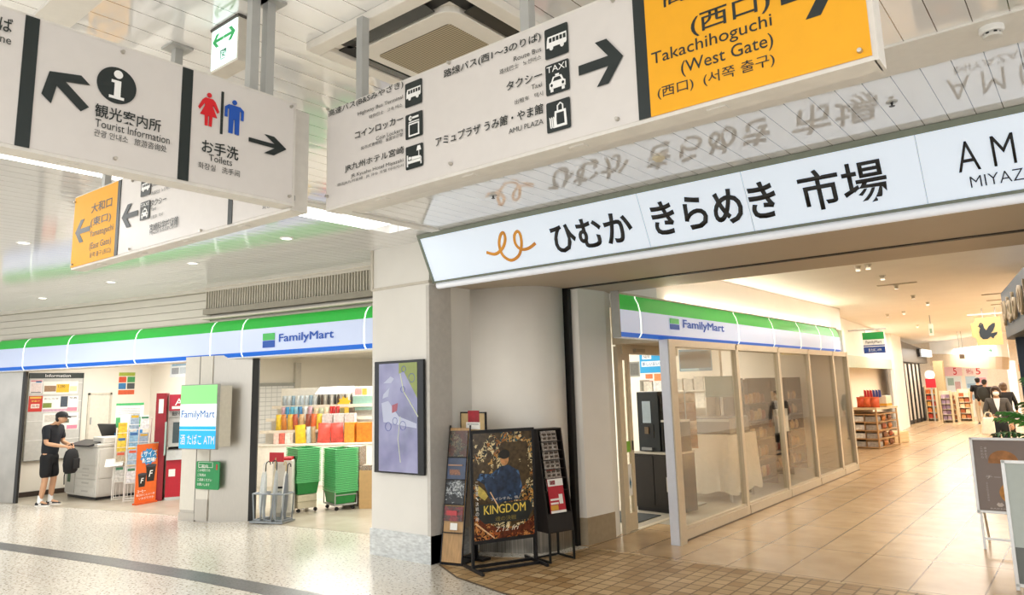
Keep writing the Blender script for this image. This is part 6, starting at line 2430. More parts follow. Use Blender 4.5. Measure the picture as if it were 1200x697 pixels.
for r_, z in enumerate((1.07, 1.44, 1.74)):
    for i in range(6):
        h_ = random.uniform(.16, .26)
        q = MB().box(-.09, .09, -.10, .10, 0, h_).build('package', mat(random.choice(['d8d6d0', 'b9b5ac', 'e9e7e0', '8f9290', 'cfc6b6']), .5, var=.2, scale=20), bevel=.004)
        q.location = (-6.1 - .56 + i * .205, YI - .22, z + .001)
        tag(q, f"{nth(i, 6)} pale package on the {('low', 'middle', 'high')[r_]} white wall shelf", 'package', 'packages on the white wall shelf')

# dark shelving with bread behind the later bays
DSH = mat('241e1a', .5, var=.1)
for s_, (y0, y1) in enumerate(((12.45, 13.8), (14.1, 15.2), (15.45, 16.4))):
    lb = ('dark goods shelf behind the second glass bay', 'dark goods shelf behind the third glass bay', 'dark goods shelf behind the fourth glass bay')[s_]
    x0 = (-4.85, -5.0, -5.1)[s_]
    ts_ = thing('goods_shelf', lb, 'shelf unit', (x0, y0, .008))
    L2 = y1 - y0
    MB().box(-.45, -.42, 0, L2, 0, 1.9).build('back_panel', DSH, ts_)
    for y_ in (0, L2 - .025):
        MB().box(-.45, 0, y_, y_ + .025, 0, 1.92).build('side_panel', DSH, ts_)
    for z in (.12, .48, .82, 1.14, 1.44):
        MB().box(-.42, .0, .025, L2 - .025, z, z + .02).build('shelf_board', DSH, ts_)
    for r_, z in enumerate((.14, .50, .84, 1.16, 1.46)):
        nn = 7
        for i in range(nn):
            q = bag_mesh(L2 / nn * .85, random.uniform(.13, .2), .08).build('bread_pack', mat(random.choice(['7a4c24', '8f6233', 'a8824f', '6a3a1e', 'b0946a', '8a3524', '54412f']), .35, var=.25, scale=18), smooth=True)
            q.matrix_world = Face((x0 - .14, y0, z + .010), PI / 2).m @ Matrix.Translation((L2 * (i + .5) / nn, 0, 0))
            tag(q, f"{nth(i, nn)} bread pack on the {('lowest', 'second', 'third', 'fourth', 'top')[r_]} board of the {('second', 'third', 'fourth')[s_]} bay shelf", 'bread pack', 'bread packs behind the glass')
q = MB().box(-.03, .03, -.3, .3, .0, .42).build('white_card', PAPER)
q.location = (-4.75, 13.95, .92)
tag(q, 'white card standing inside the third glass bay', 'card')
MB().box(-.01, .01, -.02, .02, -.91, 0).build('post', GREYM, q)

# ================================================================== CORRIDOR
# hanging shop sign
fh = Face((0, 17.7, 0), 0)
a0, b0, a1, b1 = fh.box(1010, 390, 1038, 413)
th_ = thing('hanging_shop_sign', 'small green white and blue shop sign hanging over the corridor', 'shop sign', mtx=fh.m)
hh = b1 - b0
MB().box(a0, a1, .004, .08, b0, b1).build('body', PAPER, th_)
MB().box(a0, a1, .0, .004, b0 + hh * .66, b1).build('green_panel', mat('168a3c', .4, emit=.1), th_)
MB().box(a0, a1, .0, .004, b0, b0 + hh * .30).build('blue_panel', mat('1b3f86', .4, emit=.1), th_)
MB().box(a0, a1, .0, .004, b0 + hh * .34, b0 + hh * .39).build('blue_stripe', mat('1b3f86', .4, emit=.1), th_)
lettering(th_, 'FamilyMart', INK, a0 + .06, b0 + hh * .43, a1 - .06, b0 + hh * .6, y=-.003, bold=.02)
lettering(th_, '酒 たばこ ATM', WHITE, a0 + .1, b0 + hh * .08, a1 - .08, b0 + hh * .22, y=-.003, bold=.02)
MB().box(a0 - .3, a1 + .05, .03, .05, b1 + .05, b1 + .08).build('bracket', GREYM, th_)
for x in (a0 + .05, a1 - .05):
    MB().box(x - .01, x + .01, .03, .05, b1, b1 + .05).build('hanger', GREYM, th_)

# wooden goods rack at the recess
La = Vector((-5.42, 21.45, 0))
aL = math.radians(-8)
fr2 = Face((La.x, La.y, .004), aL)
Wl = .68
WD = mat('b28a5c', .5, var=.1)
HT = 1.02
trk = thing('goods_rack', 'wooden goods rack with grey trays beyond the glass front', 'goods rack', mtx=fr2.m)
DPR = 1.5
MB().box(0, .03, 0, DPR, 0, HT).build('side_panel', WD, trk)
MB().box(Wl - .03, Wl, 0, .05, 0, HT).build('corner_post', WD, trk)
MB().box(Wl - .03, Wl, DPR - .05, DPR, 0, HT).build('corner_post', WD, trk)
for z in (.02, .24, .46, .68, .88):
    MB().box(.03, Wl, .0, DPR, z, z + .025).build('shelf_board', WD, trk)
MB().box(-.02, Wl + .02, -.02, DPR + .02, HT, HT + .05).build('top_board', mat('d9c19a', .5, var=.08), trk)
MB().box(.32, .34, .05, DPR, .045, .88).build('divider', WD, trk)
for r_, z in enumerate((.046, .266, .486, .706)):
    for i in range(2):
        q = MB().box(0, .28, 0, .3, 0, .13).build('goods_tray', mat(('d0cdc6', '8f8a84')[i] if r_ else '9a958e', .5, var=.25, scale=16), bevel=.006)
        q.matrix_world = fr2.m @ Matrix.Translation((.035 + i * .33, .02, z))
        tag(q, f"{('left', 'right')[i]} grey tray on the {('lowest', 'second', 'third', 'top')[r_]} board of the wooden goods rack", 'tray', 'trays in the wooden rack')
    for i in range(3):
        q = bag_mesh(.2, .15, .12).build('goods_pack', mat(('a5552f', 'c9803f', '8a5a3a')[(i + r_) % 3], .4, var=.2, scale=18), smooth=True)
        q.matrix_world = fr2.m @ Matrix.Translation((Wl - .12, .35 + i * .42, z)) @ Matrix.Rotation(PI / 2, 4, 'Z')
        tag(q, f"{('near', 'middle', 'far')[i]} brown pack on the {('lowest', 'second', 'third', 'top')[r_]} board facing the corridor", 'pack', 'packs in the wooden rack')
ztop = HT + .055
for i in range(6):
    t = thing('small_flag', ('red small flag', 'blue small flag')[i // 3] + ' on the wooden goods rack, ' + ('left', 'middle', 'right')[i % 3] + ' one of its colour', 'flag', mtx=fr2.m @ Matrix.Translation((.30 + i * .075, .3, ztop)), group='flags on the wooden rack')
    MB().cyl((0, 0, 0), (0, 0, .48), .006, n=6).build('stick', mat('c9a46a', .5), t)
    MB().hexa([(0, -.004, .26), (.07, -.004, .28), (.07, .004, .28), (0, .004, .26)], [(0, -.004, .47), (.06, -.004, .45), (.06, .004, .45), (0, .004, .47)]).build('cloth', mat('c8273a' if i < 3 else '3a4a9a', .6), t)
for i, (x, c, lb) in enumerate(((.25, 'd2532a', 'dark orange bag on the wooden goods rack'), (.42, 'e06a3a', 'orange bag under the flags on the wooden rack'), (.60, 'd8603a', 'orange red bag at the corridor end of the rack'))):
    q = bag_mesh(.24, .28, .2).build('gift_bag', mat(c, .4, var=.15, scale=12), smooth=True)
    q.matrix_world = fr2.m @ Matrix.Translation((x, .18, ztop))
    tag(q, lb, 'bag', 'orange bags on the rack')
q = MB().box(-.35, .35, -.2, .2, 0, .30).build('gift_box', mat('e6dcc4', .5, var=.1, scale=10), bevel=.01)
q.matrix_world = fr2.m @ Matrix.Translation((Wl - .3, .85, ztop))
tag(q, 'cream box with yellow foot on the far end of the wooden rack', 'box')
MB().box(-.352, .352, -.202, .202, .02, .09).build('yellow_band', mat('e0a63a', .5), q)
MB().ball((.1, 0, .35), (.05, .05, .06), 10).build('dark_knob', DARKM, q)
q = MB().box(0, .7, 0, .5, 0, .32).build('low_crate', mat('cfb286', .5, var=.06), bevel=.008)
q.location = (-4.75, 23.2, .004)
q.rotation_euler = (0, 0, math.radians(70))
tag(q, 'plain low wooden crate behind the goods rack', 'crate')
for k_ in range(3):
    MB().box(-.005, .705, -.01, 0, .04 + k_ * .1, .11 + k_ * .1).build('slat', mat('d6bb90', .5), q)

# dark shop front beyond
Pa, Pb = Vector((-6.02, 31.63, 0)), Vector((-5.92, 36.74, 0))
aD = math.atan2(Pb.y - Pa.y, Pb.x - Pa.x)
fD = Face(Pa, aD)
LD = dist(Pa, Pb)
BRG = mat('575046', .5, var=.04)
hd_ = struct(MB().hexa([(0, -.05, 2.46), (LD, -.05, 2.42), (LD, .4, 2.42), (0, .4, 2.46)], [(0, -.05, 3.3), (LD, -.05, 3.0), (LD, .4, 3.0), (0, .4, 3.3)]).build('wall_dark_header', BRG))
hd_.matrix_world = fD.m
a0, b0, a1, b1 = Face(Pa + Vector((.06, 0, 0)), aD).box(1076, 409, 1089, 418.5)
tsg = thing('lit_shop_sign', 'small white lit sign on the dark brown shop header', 'shop sign', mtx=Face(Pa + Vector((.06, 0, 0)), aD).m)
MB().box(a0, a1, -.12, .0, b0, b1).build('box', mat('eef4f8', .4, emit=.7, var=0), tsg)
MB().box(a0 - .3, a0, -.10, .0, b0, b1).build('dark_side', DARKM, tsg)
lettering(tsg, '旬彩', mat('6f8fa0', .5), a0 + .3, b0 + .08, a1 - .3, b1 - .08, y=-.123, bold=.02)
BF = mat('1a1815', .5)
tfs = thing('folding_screen_front', 'black framed glazed shop front with pale panels under the dark header', 'shop front', mtx=fD.m)
for i in range(6):
    x = LD * (.02 + i * .14)
    MB().box(x - .06, x + .06, .0, .12, .004, 2.40).build('black_post', BF, tfs)
    if i < 5:
        MB().box(x + .06, x + LD * .14 - .06, .05, .08, .15, 2.38).build('pale_panel', mat('cfc5b4', .35, var=.12, scale=2), tfs)
        MB().box(x + .06, x + LD * .14 - .06, .02, .10, .004, .15).build('kick_plate', BF, tfs)
MB().box(LD * .82, LD * .95, .1, .3, .004, 1.4).build('dark_cabinet', mat('4a463f', .5), tfs)

# pale curved header with the shop of goods
m = MB()
pts = []
for i in range(13):
    t = i / 12
    u = 1090 + t * 92
    yy_ = 37.6 - 5.5 * math.sin(PI * min(1, t * 1.0) * .5) ** 2
    P0 = at(u, 428.5 + 4.5 * t, 'y', yy_)
    P1 = at(u, 414.5 - 1.0 * math.sin(PI * t) + 4 * t, 'y', yy_)
    pts.append((P0, P1))
for (A0, A1), (B0, B1) in zip(pts, pts[1:]):
    m.hexa([(A0.x, A0.y, A0.z), (B0.x, B0.y, B0.z), (B0.x, B0.y + .3, B0.z), (A0.x, A0.y + .3, A0.z)], [(A1.x, A1.y, A1.z), (B1.x, B1.y, B1.z), (B1.x, B1.y + .3, B1.z), (A1.x, A1.y + .3, A1.z)])
struct(m.build('wall_curved_header', mat('c9b090', .5, var=.03)))
m = MB()
for (A0, A1), (B0, B1) in zip(pts, pts[1:]):
    m.hexa([(A1.x, A1.y + .1, A1.z), (B1.x, B1.y + .1, B1.z), (B1.x, B1.y + .4, B1.z), (A1.x, A1.y + .4, A1.z)], [(A1.x, A1.y + .1, 3.4), (B1.x, B1.y + .1, 3.4), (B1.x, B1.y + .4, 3.4), (A1.x, A1.y + .4, 3.4)])
struct(m.build('wall_over_header', CW))
fB = Face((0, 38.8, 0), 0)
for u0, v0, u1, v1, c, lb, bl in ((1106, 430, 1128, 440, 'f0c4c4', 'pink sale banner with red 5 in the far shop', [(.5, .1, .7, .9, 'd0303a', '5')]),
                                  (1129, 430, 1158, 440, 'f4e3dc', 'white sale banner with red letters in the far shop', [(.1, .2, .4, .8, 'd0303a', '特価'), (.5, .15, .7, .85, 'd0303a', '5')]),
                                  (1131, 441, 1145, 455, 'bfd6e2', 'pale blue poster under the white sale banner', [(.1, .1, .9, .4, '8fb0c8')]),
                                  (1097, 431, 1105, 443, 'e9efee', 'pale card near the dark shop header', [(.1, .3, .9, .8, 'b9c9c4')]),
                                 (1146, 441, 1158, 456, 'f2dfe2', 'pale pink poster beside the pale blue poster', [(.1, .5, .9, .9, 'e0a0a8'), (.1, .1, .6, .4, 'c98f94')]),
                                 (1131, 457, 1146, 470, 'f0ece0', 'cream poster low on the far shop wall', [(.1, .5, .5, .9, 'd8a080'), (.55, .1, .9, .6, '9ab4c0')]),
                                 (1108, 441, 1129, 462, 'dfe6e2', 'pale poster under the pink sale banner', [(.1, .5, .5, .9, '9ab0a4'), (.55, .2, .9, .7, 'c9a4a0')])):
    sheet(fB, u0, v0, u1, v1, c, lb, bl, y=0, name='sale_banner', cat='banner')
# goods stands in the far shop
cols_ = (('c8452f', 'e07a3a', 'd8a04a'), ('9a86a0', 'b9a0b4', '8a6f8a'), ('b5703a', '8a4a34', 'd8b48a'), ('c9905a', 'a0552f', 'e0c9a4'))
for s_, (u0, u1, vt, y_, lb) in enumerate(((1086, 1099, 452, 35.2, 'orange goods stand beside the dark shop front'), (1103, 1116, 458, 34.0, 'mauve goods stand in the far shop'), (1117, 1122, 461, 34.4, 'narrow brown goods stand in the far shop'), (1124, 1139, 456, 35.2, 'wide brown goods stand nearest the far customers'))):
    fS = Face((0, y_, 0), 0)
    a0, _ = fS.uv(u0, 480)
    a1, _ = fS.uv(u1, 480)
    zt_ = fS.uv(u0, vt)[1]
    ts_ = thing('goods_stand', lb, 'goods stand', mtx=fS.m)
    zt_ = max(1.2, zt_)
    wd_ = a1 - a0
    MB().box(a0, a1, .3, .33, .004, zt_).build('back_panel', mat('d9c9ae', .5), ts_)
    MB().box(a0, a0 + .03, -.05, .3, .004, zt_).build('side_panel', mat('cdb892', .5), ts_)
    MB().box(a1 - .03, a1, -.05, .3, .004, zt_).build('side_panel', mat('cdb892', .5), ts_)
    nr = 5
    for r_ in range(nr):
        z = .1 + r_ * (zt_ - .2) / nr
        MB().box(a0 + .03, a1 - .03, -.05, .3, z, z + .02).build('shelf_board', mat('d9c9ae', .5), ts_)
        nc = max(2, int(wd_ / .16))
        for i in range(nc):
            w1 = (wd_ - .08) / nc
            q = MB().box(-w1 * .42, w1 * .42, -.06, .06, 0, (zt_ - .2) / nr * .68).build('goods_box', mat(cols_[s_][(i + r_) % 3], .5, var=.2, scale=14))
            q.location = (a0 + .04 + w1 * (i + .5), y_ + .06, z + .021)
            tag(q, f"{nth(i, nc)} box on the {('lowest', 'second', 'third', 'fourth', 'top')[r_]} board of the {('orange', 'mauve', 'narrow brown', 'wide brown')[s_]} stand", 'goods box', 'boxes on the far goods stands')
tor = thing('round_shop_sign', 'white oval sign with red foot above the orange goods stand', 'shop sign', mtx=Face((0, 35.0, 0), 0).m)
a0, b0, a1, b1 = Face((0, 35.0, 0), 0).box(1083, 434, 1096, 444)
MB().disc((a0 + a1) / 2, (b0 + b1) / 2, (a1 - a0) / 2, (b1 - b0) / 2, -.03, .03).build('oval', PAPER, tor)
MB().box(a0, a1, -.03, .03, b0 - .35, b0 + .02).build('red_foot', REDM, tor)
MB().box((a0 + a1) / 2 - .03, (a0 + a1) / 2 + .03, .0, .04, .004, b0 - .35).build('post', GREYM, tor)
pc = flo(1100, 495)
struct(MB().box(-5.55, -5.2, 36.0, 36.4, 0, 2.5).build('pillar_far', mat('b0986e', .5)))
struct(MB().box(-3.0, -2.7, 37.2, 37.5, 0, 2.4).build('pillar_far', CW))
# warm counter on the far right
tfc = thing('food_stall', 'orange lit food stall at the far right of the corridor', 'stall', mtx=Face((-2.2, 33.0, 0), 0).m)
MB().box(0, 2.0, 0, .6, .004, .9).build('counter', mat('d8b98a', .5), tfc)
MB().box(0, 2.0, .5, .6, .9, 2.0).build('back_panel', mat('e6c592', .5), tfc)
MB().box(-.1, 2.0, -.1, .6, 1.95, 2.2).build('orange_awning', mat('d88a3a', .5, emit=.15), tfc)
MB().box(.1, 1.9, .45, .5, 1.3, 1.7).build('menu_strip', mat('f0dcb8', .5), tfc)
tge = thing('exit_sign', 'tiny pale green exit sign over the far shop', 'exit sign', mtx=Face((0, 31.0, 0), 0).m)
a0, b0, a1, b1 = Face((0, 31.0, 0), 0).box(1156, 407, 1165, 415)
MB().box(a0, a1, 0, .06, b0, b1).build('box', mat('d8f4ea', .4, emit=.6, var=0), tge)
MB().prism(arrow_pts(a0 + .05, b0 + .08, a1 - .05, b1 - .06), -.003, 0).build('arrow', mat('3aa880', .4), tge)
MB().box((a0 + a1) / 2 - .01, (a0 + a1) / 2 + .01, .02, .04, b1, 3.4).build('hanger', GREYM, tge)
# little hanging lamp sign
fL = Face((0, 21.0, 0), 0)
a0, b0, a1, b1 = fL.box(1087.5, 379.5, 1094, 393)
tls = thing('hanging_marker', 'small white hanging marker sign in mid corridor', 'hanging sign', mtx=fL.m)
MB().box(a0, a1, 0, .08, b0, b1).build('box', mat('f2ede2', .4, emit=.2, var=0), tls, bevel=.005)
MB().box(a0 + .02, a1 - .02, -.003, 0, b0 + .06, b1 - .12).build('green_mark', mat('9ac4a8', .5), tls)
MB().box((a0 + a1) / 2 - .01, (a0 + a1) / 2 + .01, .03, .05, b1, 3.4).build('rod', GREYM, tls)
# hanging speaker rods
fL = Face((0, 30.0, 0), 0)
a0, b0, a1, b1 = fL.box(1124, 415, 1130, 420)
tls = thing('hanging_speaker', 'small brown box hanging on two rods before the curved header', 'speaker', mtx=fL.m)
MB().box(a0, a1, 0, .15, b0, b1).build('box', mat('6a5a48', .5), tls)
for x in (a0 + .02, a1 - .02):
    MB().box(x - .008, x + .008, .05, .07, b1, 3.4).build('rod', GREYM, tls)

# bird plaque
fB2 = Face((0, 20.0, 0), 0)
a0, b0, a1, b1 = fB2.box(1136.5, 373, 1176, 403.5)
tbd = thing('bird_sign', 'tan hanging plaque with a dark bird over the corridor', 'hanging sign', mtx=fB2.m)
W_, H_ = a1 - a0, b1 - b0
PXY = lambda x, z: (a0 + W_ * x, b0 + H_ * z)
MB().prism([PXY(.16, 0), PXY(1, 0), PXY(1, 1), PXY(.16, 1), PXY(.12, .84), PXY(0, .8), PXY(0, .32), PXY(.12, .26)], 0, .06).build('plaque', mat('cdb377', .5, var=.03), tbd)
B_ = [(.22, .70), (.27, .72), (.30, .80), (.36, .82), (.42, .76), (.44, .62), (.50, .54), (.60, .68), (.74, .78), (.82, .78), (.80, .66), (.72, .50), (.64, .42), (.86, .46), (.84, .38), (.74, .30), (.70, .22), (.62, .30), (.50, .22), (.36, .22), (.27, .32), (.25, .48), (.30, .62), (.27, .67)]
MB().prism([PXY(x, z) for x, z in B_], -.006, 0).build('bird', mat('222b33', .5, var=0), tbd)
MB().disc(*PXY(.345, .755), W_ * .012, W_ * .012, -.009, -.004).build('bird_eye', mat('cdb377', .5), tbd)
MB().box(a0 - .05, a1 + .2, .02, .05, b1 + .06, b1 + .1).build('rail', GREYM, tbd)
for x in (a0 + .25, a1 - .08):
    MB().box(x - .008, x + .008, .025, .045, b1, 3.4).build('rod', GREYM, tbd)

# dark blue curved pavilion at the right edge
def pav(off):
    P = [(-.36, 8.5), (-.50, 9.6), (-.63, 10.4), (-.80, 11.5), (-.96, 12.5), (-1.0, 13.0), (-.9, 13.5), (-.5, 13.9), (.5, 14.2), (3.3, 14.3)]
    out = []
    for i, (x, y) in enumerate(P):
        a, b = Vector(P[max(i - 1, 0)]), Vector(P[min(i + 1, len(P) - 1)])
        d = (b - a).normalized()
        out.append((x + d.y * off, y - d.x * off))
    return out


NV = mat('46525e', .5, var=.04)
NV2 = mat('1d2a38', .5, var=.04)
band_o, band_i = pav(0), pav(.25)
m = MB()
for i in range(len(band_o) - 1):
    m.slab([band_o[i], band_o[i + 1], band_i[i + 1], band_i[i]], 2.38, 3.02)
struct(m.build('wall_pavilion_band', NV, smooth=False))
lo_o, lo_i = pav(.10), pav(.22)
m = MB()
for i in range(2, 6):
    if i in (2, 3):
        continue
    m.slab([lo_o[i], lo_o[i + 1], lo_i[i + 1], lo_i[i]], 0, 2.38)
struct(m.build('wall_pavilion', NV2))
m = MB()
m.box(1.0, 1.1, 8.6, 13.4, 0, 2.9)
struct(m.build('wall_pavilion_pale', mat('9aa0a8', .4)))
TAN = mat('b39d7d', .45, var=.05)
tlt = thing('pavilion_lettering', 'tan raised letters on the dark blue curved band', 'lettering', (0, 0, 0))
for ch, u0, u1, vt in (('い', 1175, 1179.5, 353), ('ね', 1180, 1184, 345.5), ('わ', 1184, 1190, 341), ('の', 1190.5, 1198.5, 335), ('し', 1199, 1210, 328)):
    yy_ = {1175: 12.0, 1180: 11.35, 1184: 10.7, 1190.5: 10.0, 1199: 9.25}[u0]
    i0 = [k_ for k_ in range(len(band_o) - 1) if band_o[k_][1] <= yy_ <= band_o[k_ + 1][1]][0]
    A_, B2 = band_o[i0], band_o[i0 + 1]
    aa = math.atan2(A_[1] - B2[1], A_[0] - B2[0]) + PI
    Fc = Face((A_[0] - .02, A_[1], 0), aa)
    if Fc.N.dot(EYE - Fc.o) < 0:
        Fc = Face((A_[0] - .02, A_[1], 0), aa + PI)
    t_ = (yy_ - A_[1]) / (B2[1] - A_[1])
    cx_, cy_ = A_[0] + (B2[0] - A_[0]) * t_, yy_
    Fc = Face((cx_ - .012, cy_, 2.50), PI / 2 + PI + math.atan2(-(B2[0] - A_[0]), B2[1] - A_[1]))
    o = lettering(tlt, ch, TAN, -.20, .03, .20, .37, y=-.03, ext=.03, bold=.02, name='letter')
    o.matrix_basis = Fc.m

# ---- people in the corridor
th, inf = figure('masked person in dark grey cardigan holding a white bag', (-1.80, 19.0), math.atan2(-.25, 1) * 0 + .12, 1.60, skin=mat('c99a76', .55, var=.04), hair=mat('3b291d', .5, var=.15),
                 pose={'armR': ((-.26, -.02, 1.13), (-.15, -.22, 1.06)), 'armL': ((.26, .0, 1.13), (.24, -.12, .90))},
                 clothes=(('jacket', mat('4b4640', .8, var=.1)), ('trousers', mat('1d2226', .8))), hairshape='bob', female=True)
hx, hy, hz, k = inf['head']
m = MB()
m.ball((hx, hy - .062, hz - .028), (.062, .045, .05), 12)
m.build('face_mask', mat('eee6da', .6), th, smooth=True)
m = MB()
m.prism([(-.06, 1.36), (.06, 1.36), (.035, 1.2), (0, 1.08), (-.035, 1.2)], -.150, -.11)
m.build('white_top', WHITE, th)
m = MB()
m.disc(.03, .99, .022, .022, -.175, -.15)
m.build('badge', PAPER, th)
for s, an in zip((-1, 1), inf['feet']):
    shoe(th, an, k, s, mat('1a1a1b', .5), mat('2a2a2a', .5))
tbg = thing('shopping_bag', 'white bag hanging from the arm of the masked person', 'bag', (-1.80, 19.0, 0), .12)
m = MB()
m.hexa([(-.36, -.36, .62), (-.10, -.36, .60), (-.10, -.22, .60), (-.36, -.22, .62)], [(-.30, -.33, .96), (-.10, -.33, .97), (-.10, -.25, .97), (-.30, -.25, .96)])
m.build('body', mat('efe4cf', .7, var=.05), tbg, bevel=.02)
m = MB()
m.tube([(-.28, -.29, .95), (-.24, -.26, 1.06), (-.19, -.24, 1.075), (-.14, -.27, 1.05), (-.12, -.29, .95)], .012, 6)
m.build('handle', mat('d9c9ac', .6), tbg)
th, inf = figure('person in black top standing at the far goods, seen from behind', (-3.66, 33.0), PI + .2, 1.75, clothes=(('tshirt', BLK), ('trousers', mat('c9bca4', .7))))
for s, an in zip((-1, 1), inf['feet']):
    shoe(th, an, 1.0, s, mat('3a3632', .5), mat('d8d4cc', .5))
th, inf = figure('person with a dark round backpack walking away in the corridor', (-3.30, 31.5), PI - .25, 1.68, clothes=(('jacket', mat('2b2a2a', .8)), ('trousers', mat('b5a68c', .7))), pose={'stride': .06})
for s, an in zip((-1, 1), inf['feet']):
    shoe(th, an, 1.0, s, mat('3a3632', .5), mat('d8d4cc', .5))
hx, hy, hz, k = inf['head']
m = MB()
m.ball((0, .21, 1.20), (.19, .11, .25), 14)
m.build('rucksack', mat('2a2d2c', .7, var=.1), th, smooth=True)
th, inf = figure('person in dark coat partly hidden behind the masked person', (-2.12, 24.5), PI + .3, 1.62, hair=mat('5a4634', .5, var=.1), clothes=(('jacket', mat('17181b', .8)), ('trousers', mat('22242a', .8))), hairshape='bob', female=True)
for s, an in zip((-1, 1), inf['feet']):
    shoe(th, an, 1.0, s, mat('1a1a1b', .5), mat('2a2a2a', .5))

# ---- palm in a pot
tpm = thing('potted_palm', 'green potted palm in front of the dark blue pavilion', 'potted plant', (-.31, 10.75, .004))
MB().lathe([(.17, 0), (.24, .42), (.26, .44), (.26, .48), (.22, .48), (.21, .40)], n=24).build('pot', mat('3c3f44', .5), tpm, smooth=True)
MB().lathe([(.21, .40), (.1, .43), (.01, .44)], n=20).build('soil', mat('2d2018', .9, var=.2), tpm)
random.seed(11)
LEAFM = [mat('3f7a34', .4, var=.15), mat('568f3f', .4, var=.15), mat('2f6330', .4, var=.15)]
for k_ in range(13):
    az = 2 * PI * k_ / 13 + random.uniform(-.2, .2)
    el = random.uniform(.9, 1.45)
    ln_ = random.uniform(.95, 1.3)
    m = MB()
    spine = []
    for i in range(10):
        t = i / 9
        r = ln_ * (t * math.cos(el) + .35 * t * t)
        z = .42 + ln_ * (2.1 * t * math.sin(el) - 1.0 * t * t)
        spine.append(Vector((r * math.cos(az), r * math.sin(az), z)))
    m.tube(spine, [.010 - .0008 * i for i in range(10)], 5)
    side = Vector((-math.sin(az), math.cos(az), 0))
    for i in range(2, 10):
        for s in (-1, 1):
            for hlf in (0, .5):
                if i == 9 and hlf:
                    continue
                P = spine[i] if not hlf else (spine[i] + spine[i + 1]) / 2
                d = (spine[min(i + 1, 9)] - spine[i - 1]).normalized()
                L_ = .32 * math.sin(PI * (.15 + .8 * (i + hlf) / 10))
                tip = P + side * s * L_ * .75 + d * L_ * .6 - Vector((0, 0, L_ * .35))
                md = P + side * s * L_ * .4 + d * L_ * .25
                wv = d * .024
                v = [m.bm.verts.new(q) for q in (P - wv * .5, md - wv, tip, md + wv, P + wv * .5)]
                m._f(v)
    m.build('frond', LEAFM[k_ % 3], tpm)

# ---- A-frame boards
def aframe(name, label, base, zt, w, lean, zb, panel, feet=True):
    f = Face((base[0], base[1], .004), 0, up=(0, lean, 1))
    t = thing(name, label, 'sign board', mtx=f.m)
    AL = mat('d5d3cf', .3, .6, var=.03)
    h = zt * (1 + lean * lean) ** .5
    for x in (0, w - .03):
        MB().box(x, x + .03, -.012, .012, 0 if not feet else zb - .01, h).build('frame_side', AL, t, bevel=.003)
    MB().box(0.03, w - .03, -.012, .012, h - .03, h).build('frame_top', AL, t, bevel=.003)
    MB().box(.03, w - .03, -.012, .012, zb, zb + .03).build('frame_bottom', AL, t, bevel=.003)
    pn = MB().box(.03, w - .03, -.003, .006, zb + .03, h - .03).build('panel', panel, t)
    for x, z in ((.015, h - .015), (w - .015, h - .015), (.015, zb + .015), (w - .015, zb + .015)):
        MB().cyl((x, -.012, z), (x, -.02, z), .012, n=10).build('corner_knob', GREYM, t)
    if feet:
        for x in (.02, w - .045):
            MB().box(x, x + .025, .015, .035, 0, zb + .1).build('leg', AL, t)
        MB().box(.045, w - .045, .015, .035, .10, .125).build('leg_bar', AL, t)
    # rear legs
    for x in (.0, w - .025):
        m = MB()
        b0_ = f.m.inverted() @ Vector((base[0] + x, base[1] + .62, .004))
        m.tube([(x + .012, .02, h - .04), tuple(b0_ + Vector((.012, 0, .01)))], .013, 6)
        m.build('rear_leg', AL, t)
    return t, pn, h


t, pn, h = aframe('a_frame_board', 'tall brown grey board with pictures of buns behind the pale board', (-1.235, 9.62), 1.18, .66, .10, .38, mat('8a7b73', .3, var=.02))
m = MB()
m.prism([(.30 + .14 * math.cos(i * PI / 10), .93 + .12 * math.sin(i * PI / 10)) for i in range(11)] + [(.16, .91), (.44, .91)], -.006, -.003)
plab(m.build('printed_bun', mat('b07a48', .5, var=.3, scale=14), pn), 'brown printed bun')
m = MB()
m.disc(.36, .60, .13, .115, -.006, -.003)
m.build('printed_bun', mat('c98e45', .5, var=.3, scale=14), pn)
WT = mat('d9cfc8', .5)
for i, ch in enumerate('こだわり'):
    lettering(pn, ch, WT, .10, 1.06 - i * .034, .122, 1.084 - i * .034, y=-.005)
for i, ch in enumerate('焼きたて'):
    lettering(pn, ch, WT, .135, 1.06 - i * .034, .157, 1.084 - i * .034, y=-.005)
lettering(pn, 'チーズ', WT, .12, .745, .34, .785, y=-.005)
for i, ch in enumerate('ふんわり生地の味'):
    lettering(pn, ch, WT, .115, .69 - i * .026, .132, .708 - i * .026, y=-.005)
m = MB()
m.prism([(.19, .475), (.21, .50), (.225, .49), (.24, .50), (.26, .475), (.24, .455), (.21, .455)], -.005, -.003)
m.build('bird_mark', WT, pn)
lettering(pn, 'BAKERY', WT, .13, .425, .31, .44, y=-.005)
t, pn, h = aframe('a_frame_board', 'pale green board in silver frame nearest the right edge', (-.80, 7.98), 1.10, .66, .10, .03, mat('bfc9c3', .3, var=.02), feet=False)
m = MB()
m.disc(.33, .60, .16, .11, -.006, -.003)
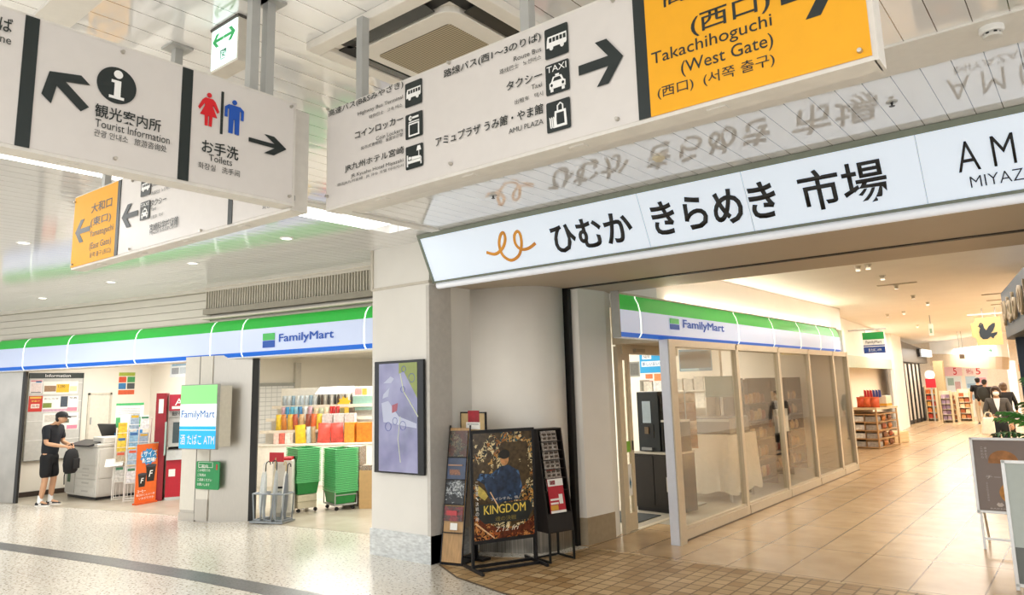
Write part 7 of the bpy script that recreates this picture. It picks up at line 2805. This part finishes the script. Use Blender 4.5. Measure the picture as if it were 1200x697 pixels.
m.build('printed_picture', mat('8a6a58', .5, var=.3, scale=14), pn)
MB().box(.03, .63, -.005, -.003, .06, .36).build('grey_foot', mat('6f7470', .4, var=.05), pn)
lettering(pn, '新', WT, .10, .30, .16, .36, y=-.0075)
for i, ch in enumerate('おすすめ'):
    lettering(pn, ch, WT, .11, .24 - i * .04, .14, .27 - i * .04, y=-.0075)

tcv = MB().box(-4.292, -4.25, 8.6, 16.1, 2.916, 2.926).build('cove_light', mat('fff0dc', .4, emit=26.0, var=0))
tag(tcv, 'slim warm cove light on top of the right shop sign', 'cove light')
# ---- small ceiling spots of the corridor
for i, (u, v) in enumerate(((1005, 312), (1017, 310), (1034, 323), (1050, 334), (1070, 346), (1087, 354), (1040, 368), (1059, 365), (1075, 381))):
    p = at(u, v, 'z', 3.395)
    t = thing('ceiling_spot', 'small spot fitting on the cream corridor ceiling, ' + ('nearest', 'second', 'third', 'fourth', 'fifth', 'sixth', 'seventh', 'eighth', 'farthest')[i] + ' from the market sign', 'spot', (p.x, p.y, 3.4), group='corridor ceiling spots')
    MB().lathe([(.05, 0), (.05, -.01), (.04, -.012)], n=14).build('ring', mat('d8cdb8', .4), t)
    MB().lathe([(.038, -.012), (.03, -.05), (.034, -.07)], n=12).build('body', mat('c9bda6', .4), t)
    MB().lathe([(.030, -.0705), (.028, -.072)], n=12).build('lens', mat('fff2da', .3, emit=2.0, var=0), t)
p = at(1051, 330, 'z', 3.395)
for i, (u, v) in enumerate(((1051, 333), (1172, 344), (1176, 351), (1180, 356))):
    p = at(u, v, 'z', 3.39)
    t = MB().box(-.3, .3, -.03, .03, -.012, 0).build('air_slot', mat('b8ab94', .5))
    t.location = (p.x, p.y, 3.4)
    tag(t, ('thin ceiling slot among the corridor spots', 'first ceiling slot before the dark blue band', 'second ceiling slot before the dark blue band', 'third ceiling slot before the dark blue band')[i], 'ceiling slot', 'corridor ceiling slots')
    MB().box(-.28, .28, -.015, .015, -.014, -.012).build('opening', mat('6f6452', .6), t)
